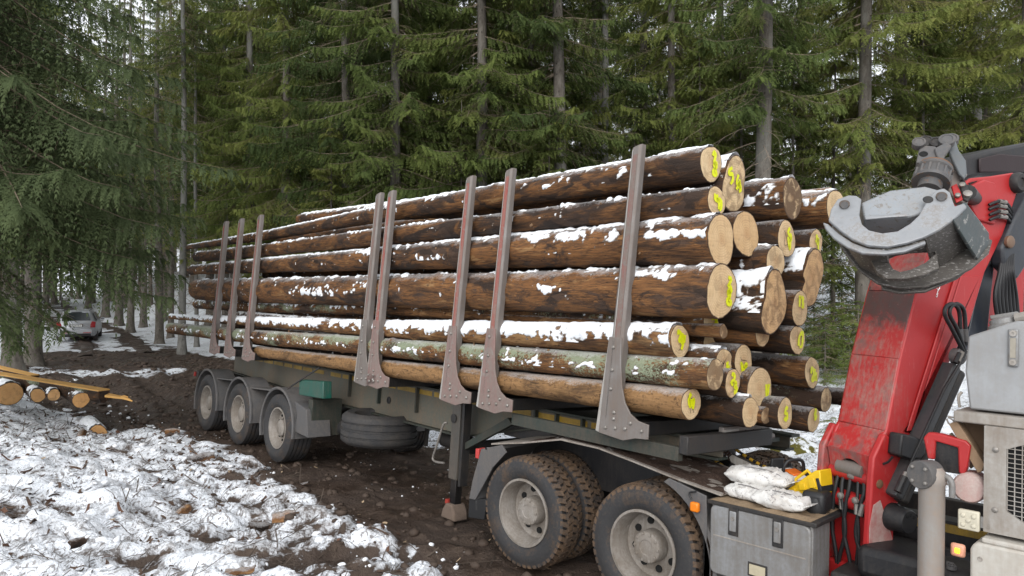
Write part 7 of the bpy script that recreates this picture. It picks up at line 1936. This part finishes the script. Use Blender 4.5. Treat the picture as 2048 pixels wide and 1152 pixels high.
def clods(name, n, seed, wlo, whi, rmin, rmax, mat, label, cat, cond=None, tlo=-12, thi=9, flat=.7, sub=1):
    global ICO
    if True:
        bm = bmesh.new(); bmesh.ops.create_icosphere(bm, subdivisions=sub, radius=1.0)
        ICO = (np.array([v.co[:] for v in bm.verts]), np.array([[v.index for v in f.verts] for f in bm.faces])); bm.free()
    v0, f0 = ICO
    P, g = bank_points(n, seed, wlo, whi, tlo, thi)
    if cond is not None: P = P[cond(P, g)]
    Z = interp_z(P[:, 0], P[:, 1]); V = []; Fc = []
    for i, ((x, y), z) in enumerate(zip(P, Z)):
        r = rmin + (rmax - rmin) * g.random() ** 3
        nz = fbm(v0[:, 0] * 1.6 + i, v0[:, 1] * 1.6, v0[:, 2] * 1.6, octs=2, s=seed)
        q = v0 * (r * (0.55 + 0.9 * nz))[:, None] * np.array([g.uniform(.8, 1.4), g.uniform(.7, 1.2), flat])
        a = g.uniform(0, 2 * PI); q = np.stack([q[:, 0] * math.cos(a) - q[:, 1] * math.sin(a), q[:, 0] * math.sin(a) + q[:, 1] * math.cos(a), q[:, 2]], 1)
        V.append(q + np.array([x, y, z + r * .12])); Fc.append(f0 + i * len(v0))
    return mesh_obj(name, np.concatenate(V), np.concatenate(Fc), mat, smooth=180, kind='stuff', label=label, cat=cat)
clods('snow_clods', 1300, 301, -5.5, -0.3, .01, .05, snow_mat(.35), 'lumps of snow thrown over the bank', 'snow', thi=8, sub=2)
clods('mud_clods', 2600, 302, -1.2, 4.2, .012, .07, plain('mud_clod', (0.060, 0.041, 0.030), 0.75, 0, .5, 25), 'mud clods churned up on the road', 'mud', tlo=-16)
clods('mud_lumps', 1300, 304, -1.6, 4.8, .015, .10, plain('mud_clod', (0.060, 0.041, 0.030), 0.75, 0, .5, 25), 'larger mud lumps on the turning place behind the trailer', 'mud', tlo=-24, thi=-4.5, sub=2, flat=.5)
clods('slush_bits', 300, 303, -1.5, 4.0, .006, .018, snow_mat(.5), 'bits of slush on the muddy road', 'snow', tlo=-10)
# larger bark slabs that can be told apart
def bark_slab(label, u, v, z0, L, W, yaw, tilt, mat, seed):
    o_, d_ = Vector((0, 0, CAM_Z)), Vector(((u - 1024) / F_PX, 1, -(v - V_H) / F_PX))
    p_ = o_ + d_ * ((z0 - o_.z) / d_.z)
    for _ in range(6):
        zz = float(interp_z(np.array([p_.x]), np.array([p_.y]))[0]) + 0.04; p_ = o_ + d_ * ((zz - o_.z) / d_.z)
    nx4, ny4 = 9, 6; vs = []; g_ = np.random.default_rng(seed)
    for sh in (0, 1):
        for i in range(nx4):
            for j in range(ny4):
                a = i / (nx4 - 1) - .5; b = j / (ny4 - 1) - .5
                wv_ = W * (1 - .35 * abs(a) * 2 * float(vnoise(np.array([a * 5. + seed]), np.array([b * 2.]))[0]))
                ed = .03 * L * (float(vnoise(np.array([b * 9. + seed]), np.array([a]))[0]) - .5) if abs(a) > .45 else 0
                vs.append((a * L + ed, math.sin(b * 2.2) * wv_ / 2, math.cos(b * 2.2) * W * .32 - W * .2 + .03 * (float(vnoise(np.array([a * 6.]), np.array([b * 5. + seed]))[0]) - .5) - sh * .012))
    n1 = nx4 * ny4; fs = []
    for i in range(nx4 - 1):
        for j in range(ny4 - 1):
            q_ = (i * ny4 + j, (i + 1) * ny4 + j, (i + 1) * ny4 + j + 1, i * ny4 + j + 1); fs.append(q_); fs.append(tuple(k_ + n1 for k_ in q_[::-1]))
    border = [i * ny4 for i in range(nx4)] + [(nx4 - 1) * ny4 + j for j in range(1, ny4)] + [i * ny4 + ny4 - 1 for i in range(nx4 - 2, -1, -1)] + list(range(ny4 - 2, 0, -1))
    for a, b in zip(border, border[1:] + border[:1]): fs.append((a, a + n1, b + n1, b))
    o = mesh_obj('bark_piece', vs, fs, mat, smooth=50, label=label, cat='bark', group='loose bark slabs on the snow bank')
    o.location = p_; o.rotation_euler = (tilt, g_.uniform(-.3, .3), yaw)
M_B1, M_B2 = bark_mat(0.3, 0, .8, 2), bark_mat(0.9, 0, 1.3, 5)
for i, (lab, u, v, L, W, yaw, tl, m) in enumerate([
    ('dark curved bark slab propped on the snow below the orange wedge log', 165, 868, .28, .16, 1.9, .9, M_B2),
    ('upright reddish bark slab beside the axle nearest the case', 345, 862, .22, .14, .4, .8, M_B2),
    ('big grey bark curl standing out of the churned snow', 400, 915, .40, .24, .3, .5, M_B1),
    ('brown bark slab tipped on edge near the rear wheels', 385, 902, .30, .18, 2.4, .9, M_B2),
    ('rust brown bark slab with a torn edge, largest on the bank', 570, 1030, .26, .20, .2, .4, M_B2),
    ('dark bark strip beside the rust brown slab', 530, 1050, .34, .12, .7, .3, M_B1),
    ('orange torn bark slab standing like a fin', 368, 1022, .16, .12, 1.2, 1.1, M_B2),
    ('short dark stick of bark lying on clean snow', 55, 1042, .22, .06, -.5, .1, M_B1),
    ('dark bark stub sticking up out of the snow', 155, 1085, .14, .09, 1.3, 1.2, M_B1),
    ('flat brown bark flake in the slush at the mud edge', 480, 1140, .24, .10, .1, .2, M_B2),
    ('grey-brown bark trough half filled with snow', 100, 985, .42, .16, -.9, .2, M_B1),
    ('thin dark bark strip by the wheel track', 600, 968, .26, .05, -.3, .1, M_B1)]):
    bark_slab(lab, u, v, 0.3, L, W, yaw, tl, m, 400 + i)
# mossy hummock and snowy stumps beyond the trailer
def hummock(label, u, v, Y, r, mat, name='moss_clump', cat='moss'):
    p_ = pix(u, v, Y); n_ = 40; vs = []; fs = []
    rings = []
    for i in range(10):
        q = i / 9; rr = r * math.cos(q * PI / 2 * .98)
        rings.append([(rr * math.cos(2 * PI * j / 20) * (1 + .3 * float(vnoise(np.array([math.cos(2 * PI * j / 20) * 2 + u]), np.array([math.sin(2 * PI * j / 20) * 2]))[0])), rr * math.sin(2 * PI * j / 20), r * .7 * math.sin(q * PI / 2) * (1 + .4 * (float(vnoise(np.array([j * .7]), np.array([i * .9 + u]))[0]) - .5))) for j in range(20)])
    o = MB().loft(rings).build(name, mat, smooth=180, label=label, cat=cat)
    o.location = (p_.x, p_.y, gz(p_.x, p_.y) - .05)
def moss():
    k = NT('moss_and_snow'); w = k.coord('World'); a = k.noise(w, 6, 4, .6); b = k.noise(w, 40, 4, .7)
    c = k.mix(b, (0.05, 0.05, 0.012), (0.19, 0.16, 0.03)); c = k.mix(k.ramp(a, [(.48, 0.), (.56, 1.)]), c, (.8, .82, .84)); k.bump(b, .8, .04)
    return k.done(c, .85, 0, .2)
hummock('yellow-green mossy hummock under snow seen beneath the trailer', 1135, 870, 12.5, .5, moss())
hummock('low mossy hummock beside the straight road cut behind the truck', 1590, 905, 11.5, .45, moss())

# bare wheel tracks worn through the snow of the forest road
def wheel_track(off, t0, t1, width, seed):
    n_ = 170; m_ = 7; vs = []; md = []
    for i in range(n_):
        t_ = t0 + (t1 - t0) * i / (n_ - 1)
        wob = 0.18 * (float(vnoise(np.array([t_ * .35]), np.array([seed * 3.]), s=seed)[0]) - .5)
        for j in range(m_):
            f_ = j / (m_ - 1) - .5
            ed = 1 + .55 * (float(fbm(np.array([t_ * 1.3]), np.array([j > 3, ]) * 5., octs=3, s=seed)[0]) - .5) * (abs(f_) > .3)
            w_ = float(road_mid(t_)) + off + wob + f_ * width * ed
            x, y = wxy(t_, w_)
            z = float(interp_z(np.array([x]), np.array([y]))[0]) + 0.05 - 0.09 * (abs(f_) > .45)
            vs.append((x, y, z)); md.append(1.0 - 0.55 * (abs(f_) > .4))
    fs = [(i * m_ + j, i * m_ + j + 1, (i + 1) * m_ + j + 1, (i + 1) * m_ + j) for i in range(n_ - 1) for j in range(m_ - 1)]
    mesh_obj('track', vs, fs, ground_o.data.materials[0], smooth=180, kind='structure', attrs={'mud': md, 'hollow': np.zeros(len(vs)), 'forest': np.zeros(len(vs))})
wheel_track(1.35, -20, -72, 0.75, 5)
wheel_track(-0.75, -20, -72, 0.65, 6)
